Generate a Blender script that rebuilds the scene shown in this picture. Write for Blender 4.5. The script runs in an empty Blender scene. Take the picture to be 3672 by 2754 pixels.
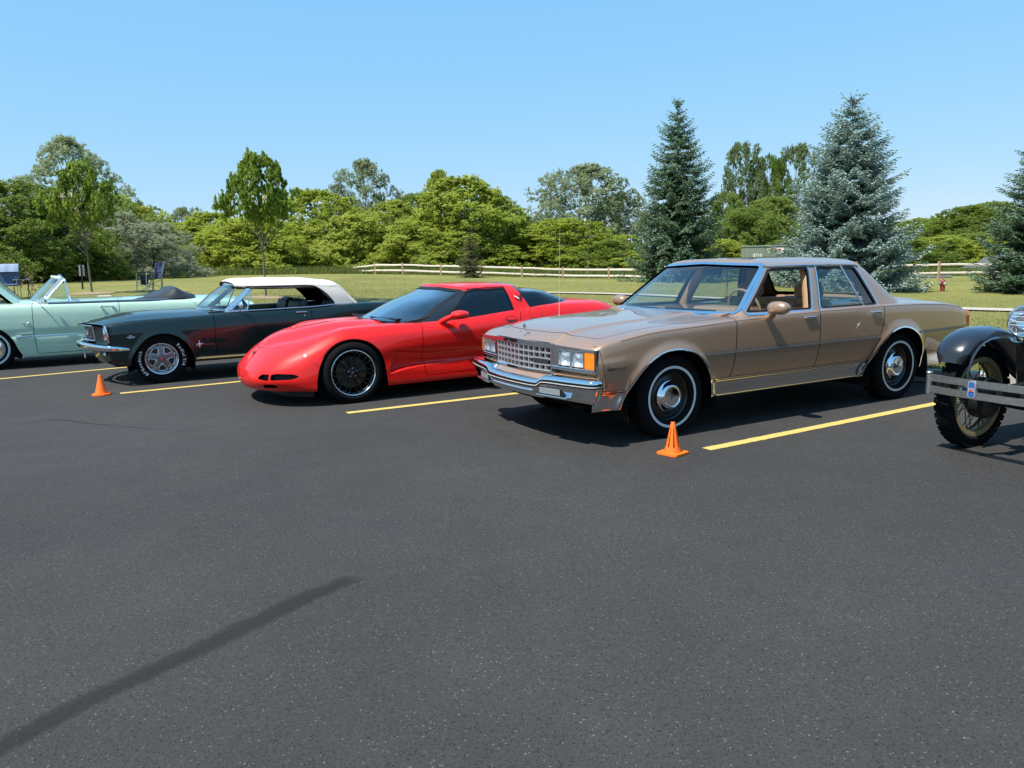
import bpy, math, random
import numpy as np
from mathutils import Vector, Matrix
random.seed(7); RNG = np.random.default_rng(11)
S = bpy.context.scene
COL = S.collection

# ------------------------------------------------------------------ camera, sky, sun, exposure
FPX, PITCH, ROLL, CAMH = 2745.4, 0.1576, -0.0218, 1.4409        # focal length in photo pixels (3672 wide)
PW, PH = 3672.0, 2754.0
_f = np.array([0, math.cos(PITCH), -math.sin(PITCH)]); _r = np.array([1.0, 0, 0]); _u = np.cross(_r, _f)
CR = math.cos(ROLL)*_r + math.sin(ROLL)*_u; CU = -math.sin(ROLL)*_r + math.cos(ROLL)*_u; CF = _f
cam_d = bpy.data.cameras.new('camera'); cam = bpy.data.objects.new('camera', cam_d); COL.objects.link(cam)
cam_d.sensor_width = 36; cam_d.lens = FPX/PW*36; cam_d.clip_start = 0.05; cam_d.clip_end = 3000
cam.matrix_world = Matrix(((CR[0], CU[0], -CF[0], 0), (CR[1], CU[1], -CF[1], 0), (CR[2], CU[2], -CF[2], CAMH), (0, 0, 0, 1)))
S.camera = cam

SUN_DIR = Vector((-0.4546, -0.374, 1.0)).normalized()           # towards the sun
world = bpy.data.worlds.new('World'); S.world = world; world.use_nodes = True
wn = world.node_tree; bg = wn.nodes['Background']
sky = wn.nodes.new('ShaderNodeTexSky'); sky.sky_type = 'NISHITA'; sky.sun_disc = False
sky.sun_elevation = math.asin(SUN_DIR.z); sky.sun_rotation = math.atan2(SUN_DIR.x, SUN_DIR.y)
sky.air_density = 1.0; sky.dust_density = 0.0; sky.ozone_density = 10.0; sky.altitude = 250
sep = wn.nodes.new('ShaderNodeSeparateColor'); cmb = wn.nodes.new('ShaderNodeCombineColor'); wn.links.new(sky.outputs[0], sep.inputs[0])   # the camera's colour response: a bright, clear blue
for i, (g, kk) in enumerate(((.57, 1.30), (.29, 2.36), (.05, 4.45))):
    pw = wn.nodes.new('ShaderNodeMath'); pw.operation = 'POWER'; pw.inputs[1].default_value = g; ml = wn.nodes.new('ShaderNodeMath'); ml.operation = 'MULTIPLY'; ml.inputs[1].default_value = kk
    wn.links.new(sep.outputs[i], pw.inputs[0]); wn.links.new(pw.outputs[0], ml.inputs[0]); wn.links.new(ml.outputs[0], cmb.inputs[i])
wn.links.new(cmb.outputs[0], bg.inputs[0]); bg.inputs[1].default_value = 0.13
sd = bpy.data.lights.new('sun', 'SUN'); sd.energy = 5.0; sd.angle = math.radians(0.53); sd.color = (1.0, 0.955, 0.88)
sun = bpy.data.objects.new('sun', sd); COL.objects.link(sun); sun.rotation_euler = SUN_DIR.to_track_quat('Z', 'Y').to_euler()
sun.location = (-20, -20, 40)
S.view_settings.view_transform = 'Standard'; S.view_settings.look = 'None'
S.view_settings.exposure = 0.65; S.view_settings.gamma = 1.0; S.view_settings.use_curve_mapping = False
S.render.engine = 'CYCLES'

# ------------------------------------------------------------------ tags and materials
def tag(o, label=None, cat=None, group=None, kind=None):
    if label: o['label'] = label
    if cat: o['category'] = cat
    if group: o['group'] = group
    if kind: o['kind'] = kind
    return o

def empty(name, loc=(0, 0, 0), rz=0.0, label=None, cat=None, group=None):
    o = bpy.data.objects.new(name, None); COL.objects.link(o); o.location = loc; o.rotation_euler = (0, 0, rz)
    o.empty_display_size = 0.2
    return tag(o, label, cat, group)

def copy_tree(o, parent=None):
    c = o.copy(); COL.objects.link(c); c.parent = parent
    for ch in list(o.children): copy_tree(ch, c)
    return c

MATS = {}
def mat(name, col, rough=0.5, metal=0.0, coat=0.0, coat_rough=0.03, spec=0.5, noise=None, trans=0.0, ior=1.5, alpha=1.0,
        bump=None, emit=None, sheen=0.0, flake=0.0):
    """principled material; noise=(scale, amount[, detail]) varies the base colour, bump=(scale, strength)"""
    if name in MATS: return MATS[name]
    m = bpy.data.materials.new(name); m.use_nodes = True; nt = m.node_tree; p = nt.nodes['Principled BSDF']
    c = tuple(col)+(1,) if len(col) == 3 else tuple(col)
    p.inputs['Base Color'].default_value = c
    p.inputs['Roughness'].default_value = rough; p.inputs['Metallic'].default_value = metal
    p.inputs['Coat Weight'].default_value = coat; p.inputs['Coat Roughness'].default_value = coat_rough
    p.inputs['Specular IOR Level'].default_value = spec; p.inputs['IOR'].default_value = ior
    p.inputs['Transmission Weight'].default_value = trans; p.inputs['Alpha'].default_value = alpha
    p.inputs['Sheen Weight'].default_value = sheen
    if emit: p.inputs['Emission Color'].default_value = tuple(emit[0])+(1,); p.inputs['Emission Strength'].default_value = emit[1]
    if noise or bump or flake:
        tc = nt.nodes.new('ShaderNodeTexCoord')
    if noise:
        n = nt.nodes.new('ShaderNodeTexNoise'); n.inputs['Scale'].default_value = noise[0]; n.inputs['Detail'].default_value = noise[2] if len(noise) > 2 else 4
        nt.links.new(tc.outputs['Object'], n.inputs['Vector'])
        mr = nt.nodes.new('ShaderNodeMapRange'); mr.inputs[3].default_value = 1-noise[1]; mr.inputs[4].default_value = 1+noise[1]
        nt.links.new(n.outputs[0], mr.inputs[0])
        mx = nt.nodes.new('ShaderNodeMix'); mx.data_type = 'RGBA'; mx.blend_type = 'MULTIPLY'; mx.inputs[0].default_value = 1
        mx.inputs[6].default_value = c; nt.links.new(mr.outputs[0], mx.inputs[7]); nt.links.new(mx.outputs[2], p.inputs['Base Color'])
    if bump:
        n2 = nt.nodes.new('ShaderNodeTexNoise'); n2.inputs['Scale'].default_value = bump[0]; n2.inputs['Detail'].default_value = 5
        nt.links.new(tc.outputs['Object'], n2.inputs['Vector'])
        b = nt.nodes.new('ShaderNodeBump'); b.inputs['Strength'].default_value = bump[1]; b.inputs['Distance'].default_value = 0.01
        nt.links.new(n2.outputs[0], b.inputs['Height']); nt.links.new(b.outputs[0], p.inputs['Normal'])
    if flake:
        v = nt.nodes.new('ShaderNodeTexNoise'); v.inputs['Scale'].default_value = 900; v.inputs['Detail'].default_value = 0
        nt.links.new(tc.outputs['Object'], v.inputs['Vector'])
        b = nt.nodes.new('ShaderNodeBump'); b.inputs['Strength'].default_value = flake; b.inputs['Distance'].default_value = 0.001
        nt.links.new(v.outputs[0], b.inputs['Height']); nt.links.new(b.outputs[0], p.inputs['Normal'])
    MATS[name] = m; return m

def glass_mat(name, tint, rough=0.0, refl=1.0):
    """thin pane: tinted see-through plus a mirror-like surface reflection by fresnel"""
    if name in MATS: return MATS[name]
    m = bpy.data.materials.new(name); m.use_nodes = True; nt = m.node_tree; nt.nodes.remove(nt.nodes['Principled BSDF'])
    out = nt.nodes['Material Output']
    tr = nt.nodes.new('ShaderNodeBsdfTransparent'); tr.inputs[0].default_value = tuple(tint)+(1,)
    gl = nt.nodes.new('ShaderNodeBsdfGlossy'); gl.inputs['Roughness'].default_value = rough
    fr = nt.nodes.new('ShaderNodeFresnel'); ge = nt.nodes.new('ShaderNodeNewGeometry'); io = nt.nodes.new('ShaderNodeMapRange')
    io.inputs[3].default_value = 1.5; io.inputs[4].default_value = 1/1.5; nt.links.new(ge.outputs['Backfacing'], io.inputs[0]); nt.links.new(io.outputs[0], fr.inputs[0])   # a thin pane reflects alike from both sides
    mu = nt.nodes.new('ShaderNodeMath'); mu.operation = 'MULTIPLY'; mu.inputs[1].default_value = 1.7*refl; mu.use_clamp = True
    mx = nt.nodes.new('ShaderNodeMixShader')
    nt.links.new(fr.outputs[0], mu.inputs[0]); nt.links.new(mu.outputs[0], mx.inputs[0])
    nt.links.new(tr.outputs[0], mx.inputs[1]); nt.links.new(gl.outputs[0], mx.inputs[2]); nt.links.new(mx.outputs[0], out.inputs[0])
    MATS[name] = m; return m
# ------------------------------------------------------------------ mesh kit: triangle patches with normals that can be cut by signed fields
class M:
    def __init__(s, V=None, N=None, T=None):
        s.V = np.zeros((0, 3)) if V is None else np.asarray(V, float)
        s.N = np.zeros((0, 3)) if N is None else np.asarray(N, float)
        s.T = np.zeros((0, 3), int) if T is None else np.asarray(T, int)
    def copy(s): return M(s.V.copy(), s.N.copy(), s.T.copy())
    def __add__(s, o):
        return M(np.vstack([s.V, o.V]), np.vstack([s.N, o.N]), np.vstack([s.T, o.T+len(s.V)]))
    def off(s, d): return M(s.V+s.N*d, s.N, s.T)
    def mir(s):
        f = np.array([1, -1, 1.]); return M(s.V*f, s.N*f, s.T[:, ::-1])
    def move(s, d): return M(s.V+np.asarray(d, float), s.N, s.T)
    def flip(s): return M(s.V, -s.N, s.T[:, ::-1])
    def tf(s, R, t=(0, 0, 0)):
        R = np.asarray(R, float); return M(s.V@R.T+np.asarray(t, float), s.N@R.T, s.T)
    def clean(s):
        u = np.unique(s.T); mp = np.full(len(s.V), -1); mp[u] = np.arange(len(u)); return M(s.V[u], s.N[u], mp[s.T])

def norm(a): return a/np.maximum(np.linalg.norm(a, axis=-1, keepdims=True), 1e-12)

def add(ms):
    r = M()
    for m in ms: r = r+m
    return r

def from_grid(P, out=None):
    """P (a,b,3) -> smooth patch; out = a direction (or point function) the normals should agree with"""
    a, b = P.shape[:2]
    du = np.gradient(P, axis=0) if a > 1 else np.zeros_like(P); dv = np.gradient(P, axis=1)
    n = np.cross(du, dv); l = np.linalg.norm(n, axis=-1)
    bad = l < 1e-10
    if bad.any():
        # degenerate rows borrow a neighbour's normal
        n2 = n.copy()
        for _ in range(4):
            s = np.zeros_like(n2); 
            for ax, sh in ((0, 1), (0, -1), (1, 1), (1, -1)): s += np.roll(n2, sh, ax)
            n2[bad] = s[bad]
        n = n2
    n = norm(n)
    idx = np.arange(a*b).reshape(a, b)
    q = np.stack([idx[:-1, :-1], idx[1:, :-1], idx[1:, 1:], idx[:-1, 1:]], -1).reshape(-1, 4)
    T = np.vstack([q[:, [0, 1, 2]], q[:, [0, 2, 3]]])
    m = M(P.reshape(-1, 3), n.reshape(-1, 3), T)
    if out is not None:
        o = np.asarray(out, float)
        d = (m.N@o).sum()
        if d < 0: m = m.flip()
    # drop degenerate triangles
    A = np.linalg.norm(np.cross(m.V[m.T[:, 1]]-m.V[m.T[:, 0]], m.V[m.T[:, 2]]-m.V[m.T[:, 0]]), axis=1)
    m.T = m.T[A > 1e-12]
    return m

def cut(m, phi):
    """split by the signed field phi (one value per vertex) -> (part where phi<0, part where phi>0)"""
    phi = np.asarray(phi, float).copy(); phi[np.abs(phi) < 1e-7] = 1e-7
    neg = phi < 0; k = neg[m.T].sum(1)
    inn = m.T[k == 3]; outn = m.T[k == 0]
    V = [m.V]; N = [m.N]; cache = {}; extra_in = []; extra_out = []
    cnt = len(m.V); nv = []; nn = []
    def mid(i, j):
        nonlocal cnt
        key = (i, j) if i < j else (j, i)
        r = cache.get(key)
        if r is None:
            t = phi[i]/(phi[i]-phi[j]); nv.append(m.V[i]+(m.V[j]-m.V[i])*t); nn.append(m.N[i]+(m.N[j]-m.N[i])*t)
            r = cnt; cache[key] = r; cnt += 1
        return r
    for t in m.T[(k == 1) | (k == 2)]:
        s = neg[t]; c = s.sum()
        if c == 1: i = int(np.argmax(s))
        else: i = int(np.argmin(s))
        a, b, d = int(t[i]), int(t[(i+1) % 3]), int(t[(i+2) % 3])
        ab = mid(a, b); ad = mid(a, d)
        one = [(a, ab, ad)]; two = [(ab, b, d), (ab, d, ad)]
        if c == 1: extra_in += one; extra_out += two
        else: extra_out += one; extra_in += two
    if nv:
        VV = np.vstack([m.V, np.array(nv)]); NN = norm(np.vstack([m.N, np.array(nn)]))
    else: VV, NN = m.V, m.N
    A = M(VV, NN, np.vstack([inn, np.array(extra_in, int).reshape(-1, 3)])).clean() if len(inn)+len(extra_in) else M()
    B = M(VV, NN, np.vstack([outn, np.array(extra_out, int).reshape(-1, 3)])).clean() if len(outn)+len(extra_out) else M()
    return A, B

def keep(m, f): return cut(m, f(m.V))[0] if len(m.T) else m       # where f<0
def drop(m, f): return cut(m, f(m.V))[1] if len(m.T) else m       # where f>0

def poly_field(poly, ax=(0, 2)):
    """signed distance (negative inside) to a simple polygon in the plane of the two axes"""
    P = np.asarray(poly, float); Q = np.roll(P, -1, 0)
    def f(V):
        X = V[:, list(ax)]; best = np.full(len(X), 1e9); ins = np.zeros(len(X), bool)
        for p, q in zip(P, Q):
            e = q-p; w = X-p; t = np.clip((w@e)/(e@e), 0, 1); d = np.linalg.norm(w-t[:, None]*e, axis=1); best = np.minimum(best, d)
            c = ((p[1] > X[:, 1]) != (q[1] > X[:, 1])); 
            with np.errstate(divide='ignore', invalid='ignore'):
                xi = (q[0]-p[0])*(X[:, 1]-p[1])/(q[1]-p[1])+p[0]
            ins ^= c & (X[:, 0] < xi)
        return np.where(ins, -best, best)
    return f

def rounded(poly, r, n=5):
    """polygon with its corners rounded by radius r"""
    P = [np.array(p, float) for p in poly]; out = []
    for i, p in enumerate(P):
        a, b = P[i-1], P[(i+1) % len(P)]
        da, db = a-p, b-p; la, lb = np.linalg.norm(da), np.linalg.norm(db); k = min(r, la*.45, lb*.45)
        A = p+da/la*k; B = p+db/lb*k
        for t in np.linspace(0, 1, n): out.append((1-t)**2*A+2*t*(1-t)*p+t*t*B)
    return np.array(out)

def flange(m, d, keepf=None, eps=1e-4):
    """turn the open edges of a patch inwards by d so that panels have thickness"""
    e = np.sort(np.vstack([m.T[:, [0, 1]], m.T[:, [1, 2]], m.T[:, [2, 0]]]), 1)
    key = e[:, 0].astype(np.int64)*(len(m.V)+1)+e[:, 1]
    u, c = np.unique(key, return_counts=True); one = u[c == 1]
    E = np.stack([one//(len(m.V)+1), one % (len(m.V)+1)], 1)
    E = E[~((np.abs(m.V[E[:, 0], 1]) < eps) & (np.abs(m.V[E[:, 1], 1]) < eps))]
    if keepf is not None: E = E[keepf((m.V[E[:, 0]]+m.V[E[:, 1]])/2)]
    if not len(E): return M()
    a, b = m.V[E[:, 0]], m.V[E[:, 1]]; na, nb = m.N[E[:, 0]], m.N[E[:, 1]]
    n = norm(np.cross(b-a, na)); k = len(E)
    V = np.vstack([a, b, b-nb*d, a-na*d]); N = np.vstack([n]*4); i = np.arange(k)
    T = np.vstack([np.stack([i, i+k, i+2*k], 1), np.stack([i, i+2*k, i+3*k], 1)])
    return M(V, N, T)

def mk(name, m, material, parent=None, mirror=False, loc=None, smooth=True):
    if isinstance(m, (list, tuple)): m = add(m)
    if mirror:
        if len(m.V) and np.abs(m.V[:, 1]).min() > .004:
            mk(name, m.mir(), material, parent, False, loc, smooth); return mk(name, m, material, parent, False, loc, smooth)
        m = m+m.mir()
    me = bpy.data.meshes.new(name)
    V = m.V.astype(np.float32); T = m.T.astype(np.int32)
    me.vertices.add(len(V)); me.vertices.foreach_set('co', V.ravel())
    me.loops.add(len(T)*3); me.loops.foreach_set('vertex_index', T.ravel())
    me.polygons.add(len(T)); me.polygons.foreach_set('loop_start', np.arange(0, len(T)*3, 3, dtype=np.int32))
    me.polygons.foreach_set('loop_total', np.full(len(T), 3, np.int32))
    me.polygons.foreach_set('use_smooth', np.full(len(T), smooth, bool))
    me.update(calc_edges=True)
    if smooth: me.normals_split_custom_set_from_vertices(norm(m.N).tolist())
    if material: me.materials.append(material)
    o = bpy.data.objects.new(name, me); COL.objects.link(o)
    if parent: o.parent = parent
    if loc is not None: o.location = loc
    return o

# ------------------------------------------------------------------ interpolation and lofts
def pieces(m):
    """split a patch into its connected pieces (vertices at the same place count as joined)"""
    _, inv = np.unique(np.round(m.V, 4), axis=0, return_inverse=True); inv = inv.ravel(); lab = np.arange(inv.max()+1); T = inv[m.T]
    while True:
        mn = lab[T].min(1); new = lab.copy(); np.minimum.at(new, T.ravel(), np.repeat(mn, 3)); new = new[new]
        if (new == lab).all(): break
        lab = new
    t = lab[T[:, 0]]
    return [M(m.V, m.N, m.T[t == v]).clean() for v in np.unique(t) if (t == v).sum() > 3]

def mk_runs(name, m, material, parent, breaks):
    """a strip that runs along the car, made as separate lengths between the given x positions"""
    b = [99]+list(breaks)+[-99]
    for hi, lo in zip(b[:-1], b[1:]):
        c = m.V[m.T].mean(1)[:, 0]; k = (c <= hi) & (c > lo)
        if k.any():
            for p in pieces(M(m.V, m.N, m.T[k]).clean()): mk(name, p, material, parent)

def pchip(x, Y, xq):
    x = np.asarray(x, float); Y = np.asarray(Y, float); h = np.diff(x); sh = (-1,)+(1,)*(Y.ndim-1)
    d = np.diff(Y, axis=0)/h.reshape(sh); n = len(x)
    D = np.zeros_like(Y)
    if n == 2: D[:] = d[0]
    else:
        w1 = (2*h[1:]+h[:-1]).reshape(sh); w2 = (h[1:]+2*h[:-1]).reshape(sh)
        with np.errstate(divide='ignore', invalid='ignore'):
            hm = (w1+w2)/(w1/d[:-1]+w2/d[1:])
        D[1:-1] = np.where(d[:-1]*d[1:] > 0, hm, 0)
        def end(h0, h1, d0, d1):
            r = ((2*h0+h1)*d0-h0*d1)/(h0+h1)
            r = np.where(np.sign(r) != np.sign(d0), 0, r)
            return np.where((np.sign(d0) != np.sign(d1)) & (np.abs(r) > 3*np.abs(d0)), 3*d0, r)
        D[0] = end(h[0], h[1], d[0], d[1]); D[-1] = end(h[-1], h[-2], d[-1], d[-2])
    i = np.clip(np.searchsorted(x, xq)-1, 0, n-2); t = (xq-x[i])/h[i]; tt = t.reshape(sh); hh = h[i].reshape(sh)
    return ((1+2*tt)*(1-tt)**2)*Y[i]+(tt*(1-tt)**2)*hh*D[i]+(tt*tt*(3-2*tt))*Y[i+1]+(tt*tt*(tt-1))*hh*D[i+1]

def catmull(x, Y, xq):
    x = np.asarray(x, float); Y = np.asarray(Y, float); D = np.gradient(Y, x, axis=0) if len(x) > 2 else np.repeat(np.diff(Y, axis=0)/np.diff(x)[0], 2, 0)
    h = np.diff(x); sh = (-1,)+(1,)*(Y.ndim-1); i = np.clip(np.searchsorted(x, xq)-1, 0, len(x)-2); t = (xq-x[i])/h[i]; tt = t.reshape(sh); hh = h[i].reshape(sh)
    return ((1+2*tt)*(1-tt)**2)*Y[i]+(tt*(1-tt)**2)*hh*D[i]+(tt*tt*(3-2*tt))*Y[i+1]+(tt*tt*(tt-1))*hh*D[i+1]

def dens(P, sp):
    """parameters along the first axis so that every segment is at most sp long"""
    L = np.linalg.norm(np.diff(P, axis=0), axis=-1); L = L.max(axis=tuple(range(1, L.ndim))) if L.ndim > 1 else L
    mean = np.linalg.norm(np.diff(P, axis=0), axis=-1); mean = mean.mean(axis=tuple(range(1, mean.ndim))) if mean.ndim > 1 else mean
    t = np.concatenate([[0], np.cumsum(np.maximum(mean, 1e-4))])
    q = np.concatenate([np.linspace(t[i], t[i+1], max(2, int(math.ceil(L[i]/sp)))+1)[:-1] for i in range(len(L))]+[[t[-1]]])
    return t, q

def loft(C, sp=0.02, sq=None, out=(0, 0, 1), fu=pchip, fv=pchip):
    C = np.asarray(C, float); t, q = dens(C, sp); A = fu(t, C, q)
    B = A.transpose(1, 0, 2); t2, q2 = dens(B, sq or sp); B = fv(t2, B, q2)
    return from_grid(B.transpose(1, 0, 2), out)

def curve(pts, sp=0.02, fn=pchip):
    P = np.asarray(pts, float); t, q = dens(P, sp); return fn(t, P, q)

# ------------------------------------------------------------------ small solids
def flat_tris(V, T):
    V = np.asarray(V, float); T = np.asarray(T, int)
    P = V[T]; n = norm(np.cross(P[:, 1]-P[:, 0], P[:, 2]-P[:, 0]))
    return M(P.reshape(-1, 3), np.repeat(n, 3, 0), np.arange(len(T)*3).reshape(-1, 3))

def box(x0, x1, y0, y1, z0, z1, b=0.0):
    if b > 0: return bevbox(x0, x1, y0, y1, z0, z1, b)
    V = [(x, y, z) for x in (x0, x1) for y in (y0, y1) for z in (z0, z1)]
    Q = [(0, 1, 3, 2), (4, 6, 7, 5), (0, 4, 5, 1), (2, 3, 7, 6), (0, 2, 6, 4), (1, 5, 7, 3)]
    T = [t for q in Q for t in ((q[0], q[1], q[2]), (q[0], q[2], q[3]))]
    return flat_tris(V, T)

def sphere_grid(nu=12, nv=18):
    u = np.linspace(-math.pi/2, math.pi/2, nu); v = np.linspace(0, 2*math.pi, nv)
    return np.stack([np.cos(u)[:, None]*np.cos(v), np.cos(u)[:, None]*np.sin(v), np.repeat(np.sin(u)[:, None], nv, 1)], -1)

def ellipsoid(c, r, nu=12, nv=20, p=1.0):
    G = sphere_grid(nu, nv)
    if p != 1.0: G = np.sign(G)*np.abs(G)**p
    P = G*np.asarray(r, float)
    m = from_grid(P); 
    if (m.N*m.V).sum() < 0: m = m.flip()
    return m.move(c)

def bevbox(x0, x1, y0, y1, z0, z1, b, n=3):
    """box with rounded edges"""
    c = np.array([(x0+x1)/2, (y0+y1)/2, (z0+z1)/2]); h = np.array([abs(x1-x0)/2, abs(y1-y0)/2, abs(z1-z0)/2]); b = min(b, *(h*.98))
    a = np.linspace(0, math.pi/2, n+1)
    u = np.concatenate([-math.pi/2+a, a]); v = np.concatenate([k*math.pi/2+a for k in range(4)]+[[2*math.pi]])
    su = np.concatenate([-np.ones(n+1), np.ones(n+1)]); sv = np.repeat([(1, 1), (-1, 1), (-1, -1), (1, -1)], n+1, 0).tolist()+[(1, 1)]
    sv = np.array(sv, float)
    D = np.stack([np.cos(u)[:, None]*np.cos(v), np.cos(u)[:, None]*np.sin(v), np.repeat(np.sin(u)[:, None], len(v), 1)], -1)
    P = D*b; P[..., 0] += sv[None, :, 0]*(h[0]-b); P[..., 1] += sv[None, :, 1]*(h[1]-b); P[..., 2] += su[:, None]*(h[2]-b)
    a_, b_ = P.shape[:2]; idx = np.arange(a_*b_).reshape(a_, b_)
    q = np.stack([idx[:-1, :-1], idx[:-1, 1:], idx[1:, 1:], idx[1:, :-1]], -1).reshape(-1, 4)
    T = np.vstack([q[:, [0, 1, 2]], q[:, [0, 2, 3]]])
    m = M(P.reshape(-1, 3)+c, D.reshape(-1, 3), T)
    # caps
    for row, s in ((0, -1), (a_-1, 1)):
        r = idx[row, :-1]; k = len(m.V); m.V = np.vstack([m.V, c+np.array([0, 0, s*h[2]])]); m.N = np.vstack([m.N, [0, 0, s]])
        t = np.stack([np.full(len(r), k), r, np.roll(r, -1)], 1)
        m.T = np.vstack([m.T, t if s > 0 else t[:, ::-1]])
    return m

def tube(pts, r, n=8, caps=True, closed=False):
    P = np.asarray(pts, float); k = len(P); r = np.full(k, r, float) if np.isscalar(r) else np.asarray(r, float)
    if closed: tan = norm(np.roll(P, -1, 0)-np.roll(P, 1, 0))
    else: tan = norm(np.gradient(P, axis=0))
    up = np.array([0, 0, 1.0]) if abs(tan[0][2]) < .9 else np.array([1.0, 0, 0])
    a = norm(np.cross(tan[0], up)); A = []
    for t in tan:
        a = norm(a-t*(a@t)); A.append(a)
    A = np.array(A); B = np.cross(tan, A); th = np.linspace(0, 2*math.pi, n+1)[:-1]
    D = A[:, None]*np.cos(th)[None, :, None]+B[:, None]*np.sin(th)[None, :, None]
    V = (P[:, None]+D*r[:, None, None]).reshape(-1, 3); N = D.reshape(-1, 3); T = []
    kk = k if closed else k-1
    i = np.arange(kk)[:, None]; j = np.arange(n)[None]; i2 = (i+1) % k; j2 = (j+1) % n
    q = np.stack([i*n+j+0*i2, i*n+j2, i2*n+j2, i2*n+j], -1).reshape(-1, 4)
    T = np.vstack([q[:, [0, 1, 2]], q[:, [0, 2, 3]]])
    m = M(V, N, T)
    if caps and not closed:
        for e, s in ((0, -1), (k-1, 1)):
            b = len(m.V); ring = V[e*n:(e+1)*n]; m.V = np.vstack([m.V, ring, P[e:e+1]]); m.N = np.vstack([m.N, np.repeat(tan[e:e+1]*s, n+1, 0)])
            jj = np.arange(n); t = np.stack([np.full(n, b+n), b+jj, b+(jj+1) % n], 1); m.T = np.vstack([m.T, t if s > 0 else t[:, ::-1]])
    return m

def lathe(prof, n=48, sharp=()):
    """revolve (radius, y) pairs about the y axis; corners listed in sharp (indices) are split"""
    out = []; prof = [tuple(p) for p in prof]; cuts = [0]+sorted(sharp)+[len(prof)-1]
    for a, b in zip(cuts[:-1], cuts[1:]):
        if b <= a: continue
        P = np.array(prof[a:b+1], float); th = np.linspace(0, 2*math.pi, n+1)
        G = np.stack([P[:, :1]*np.cos(th), np.repeat(P[:, 1:2], n+1, 1), P[:, :1]*np.sin(th)], -1)
        m = from_grid(G)
        # wrap normals at the seam, analytic from the profile
        t = np.gradient(P, axis=0) if len(P) > 1 else P
        nr = np.stack([t[:, 1], -t[:, 0]], 1)/np.maximum(np.linalg.norm(t, axis=1, keepdims=True), 1e-9)
        N = np.stack([nr[:, :1]*np.cos(th), np.repeat(nr[:, 1:2], n+1, 1), nr[:, :1]*np.sin(th)], -1).reshape(-1, 3)
        fn = np.cross(m.V[m.T[:, 1]]-m.V[m.T[:, 0]], m.V[m.T[:, 2]]-m.V[m.T[:, 0]])
        if (fn*N[m.T[:, 0]]).sum() < 0: m.T = m.T[:, ::-1]
        m.N = N; out.append(m)
    return add(out)

def prism(poly, axis, a, b, bevel=0.0):
    """extrude a polygon given in the other two axes along axis from a to b (flat shaded sides)"""
    from mathutils.geometry import tessellate_polygon
    P = [tuple(p) for p in poly]; n = len(P)
    tri = tessellate_polygon([[Vector((p[0], p[1], 0)) for p in P]])
    def at(p, w):
        if axis == 0: return (w, p[0], p[1])
        if axis == 1: return (p[0], w, p[1])
        return (p[0], p[1], w)
    V = [at(p, a) for p in P]+[at(p, b) for p in P]
    T = [tuple(t) for t in tri]+[(t[2]+n, t[1]+n, t[0]+n) for t in tri]
    for i in range(n):
        j = (i+1) % n; T += [(i, j, j+n), (i, j+n, i+n)]
    m = flat_tris(V, T); c = m.V.mean(0)
    # orient outwards by signed volume
    Q = m.V[m.T]; vol = np.einsum('ij,ij->i', Q[:, 0]-c, np.cross(Q[:, 1]-c, Q[:, 2]-c)).sum()
    return m if vol > 0 else m.flip()

def sweep(path, sec, closed_sec=True, up=(0, 0, 1), smooth_sec=False):
    """sweep a 2-D section (side, up) along a path; flat sections get split edges"""
    P = np.asarray(path, float); tan = norm(np.gradient(P, axis=0)); up = np.asarray(up, float)
    side = norm(np.cross(tan, up)); u = np.cross(side, tan); sec = np.asarray(sec, float)
    G = P[:, None]+side[:, None]*sec[None, :, :1]+u[:, None]*sec[None, :, 1:2]
    if closed_sec: G = np.concatenate([G, G[:, :1]], 1)
    if smooth_sec:
        m = from_grid(G); c = P.mean(0)
    else:
        m = add([from_grid(G[:, i:i+2]) for i in range(G.shape[1]-1)])
    # orient away from the path
    pc = np.repeat(P, G.shape[1], 0) if smooth_sec else np.concatenate([np.repeat(P, 2, 0)]*(G.shape[1]-1))
    if closed_sec:
        cen = G[:, :-1].mean(1); pc = np.repeat(cen, G.shape[1], 0) if smooth_sec else np.concatenate([np.repeat(cen, 2, 0)]*(G.shape[1]-1))
    if smooth_sec:
        if ((m.V-pc)*m.N).sum() < 0: m = m.flip()
    else:
        s = ((m.V-pc)*m.N).sum(1); n2 = len(P)*2
        parts = []
        for i in range(G.shape[1]-1):
            f = from_grid(G[:, i:i+2]); c = pc[i*n2:(i+1)*n2]
            if ((f.V-c)*f.N).sum() < 0: f = f.flip()
            parts.append(f)
        m = add(parts)
    if closed_sec:
        for e, s in ((0, -1), (-1, 1)):
            ring = G[e, :-1]; c = ring.mean(0); k = len(ring); i = np.arange(k)
            f = flat_tris(np.vstack([ring, c]), np.stack([np.full(k, k), i, (i+1) % k], 1))
            if (f.N@(tan[e]*s)).sum() < 0: f = f.flip()
            m = m+f
    return m

def rotx(a): c, s = math.cos(a), math.sin(a); return np.array([[1, 0, 0], [0, c, -s], [0, s, c]])
def roty(a): c, s = math.cos(a), math.sin(a); return np.array([[c, 0, s], [0, 1, 0], [-s, 0, c]])
def rotz(a): c, s = math.cos(a), math.sin(a); return np.array([[c, -s, 0], [s, c, 0], [0, 0, 1]])

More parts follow.
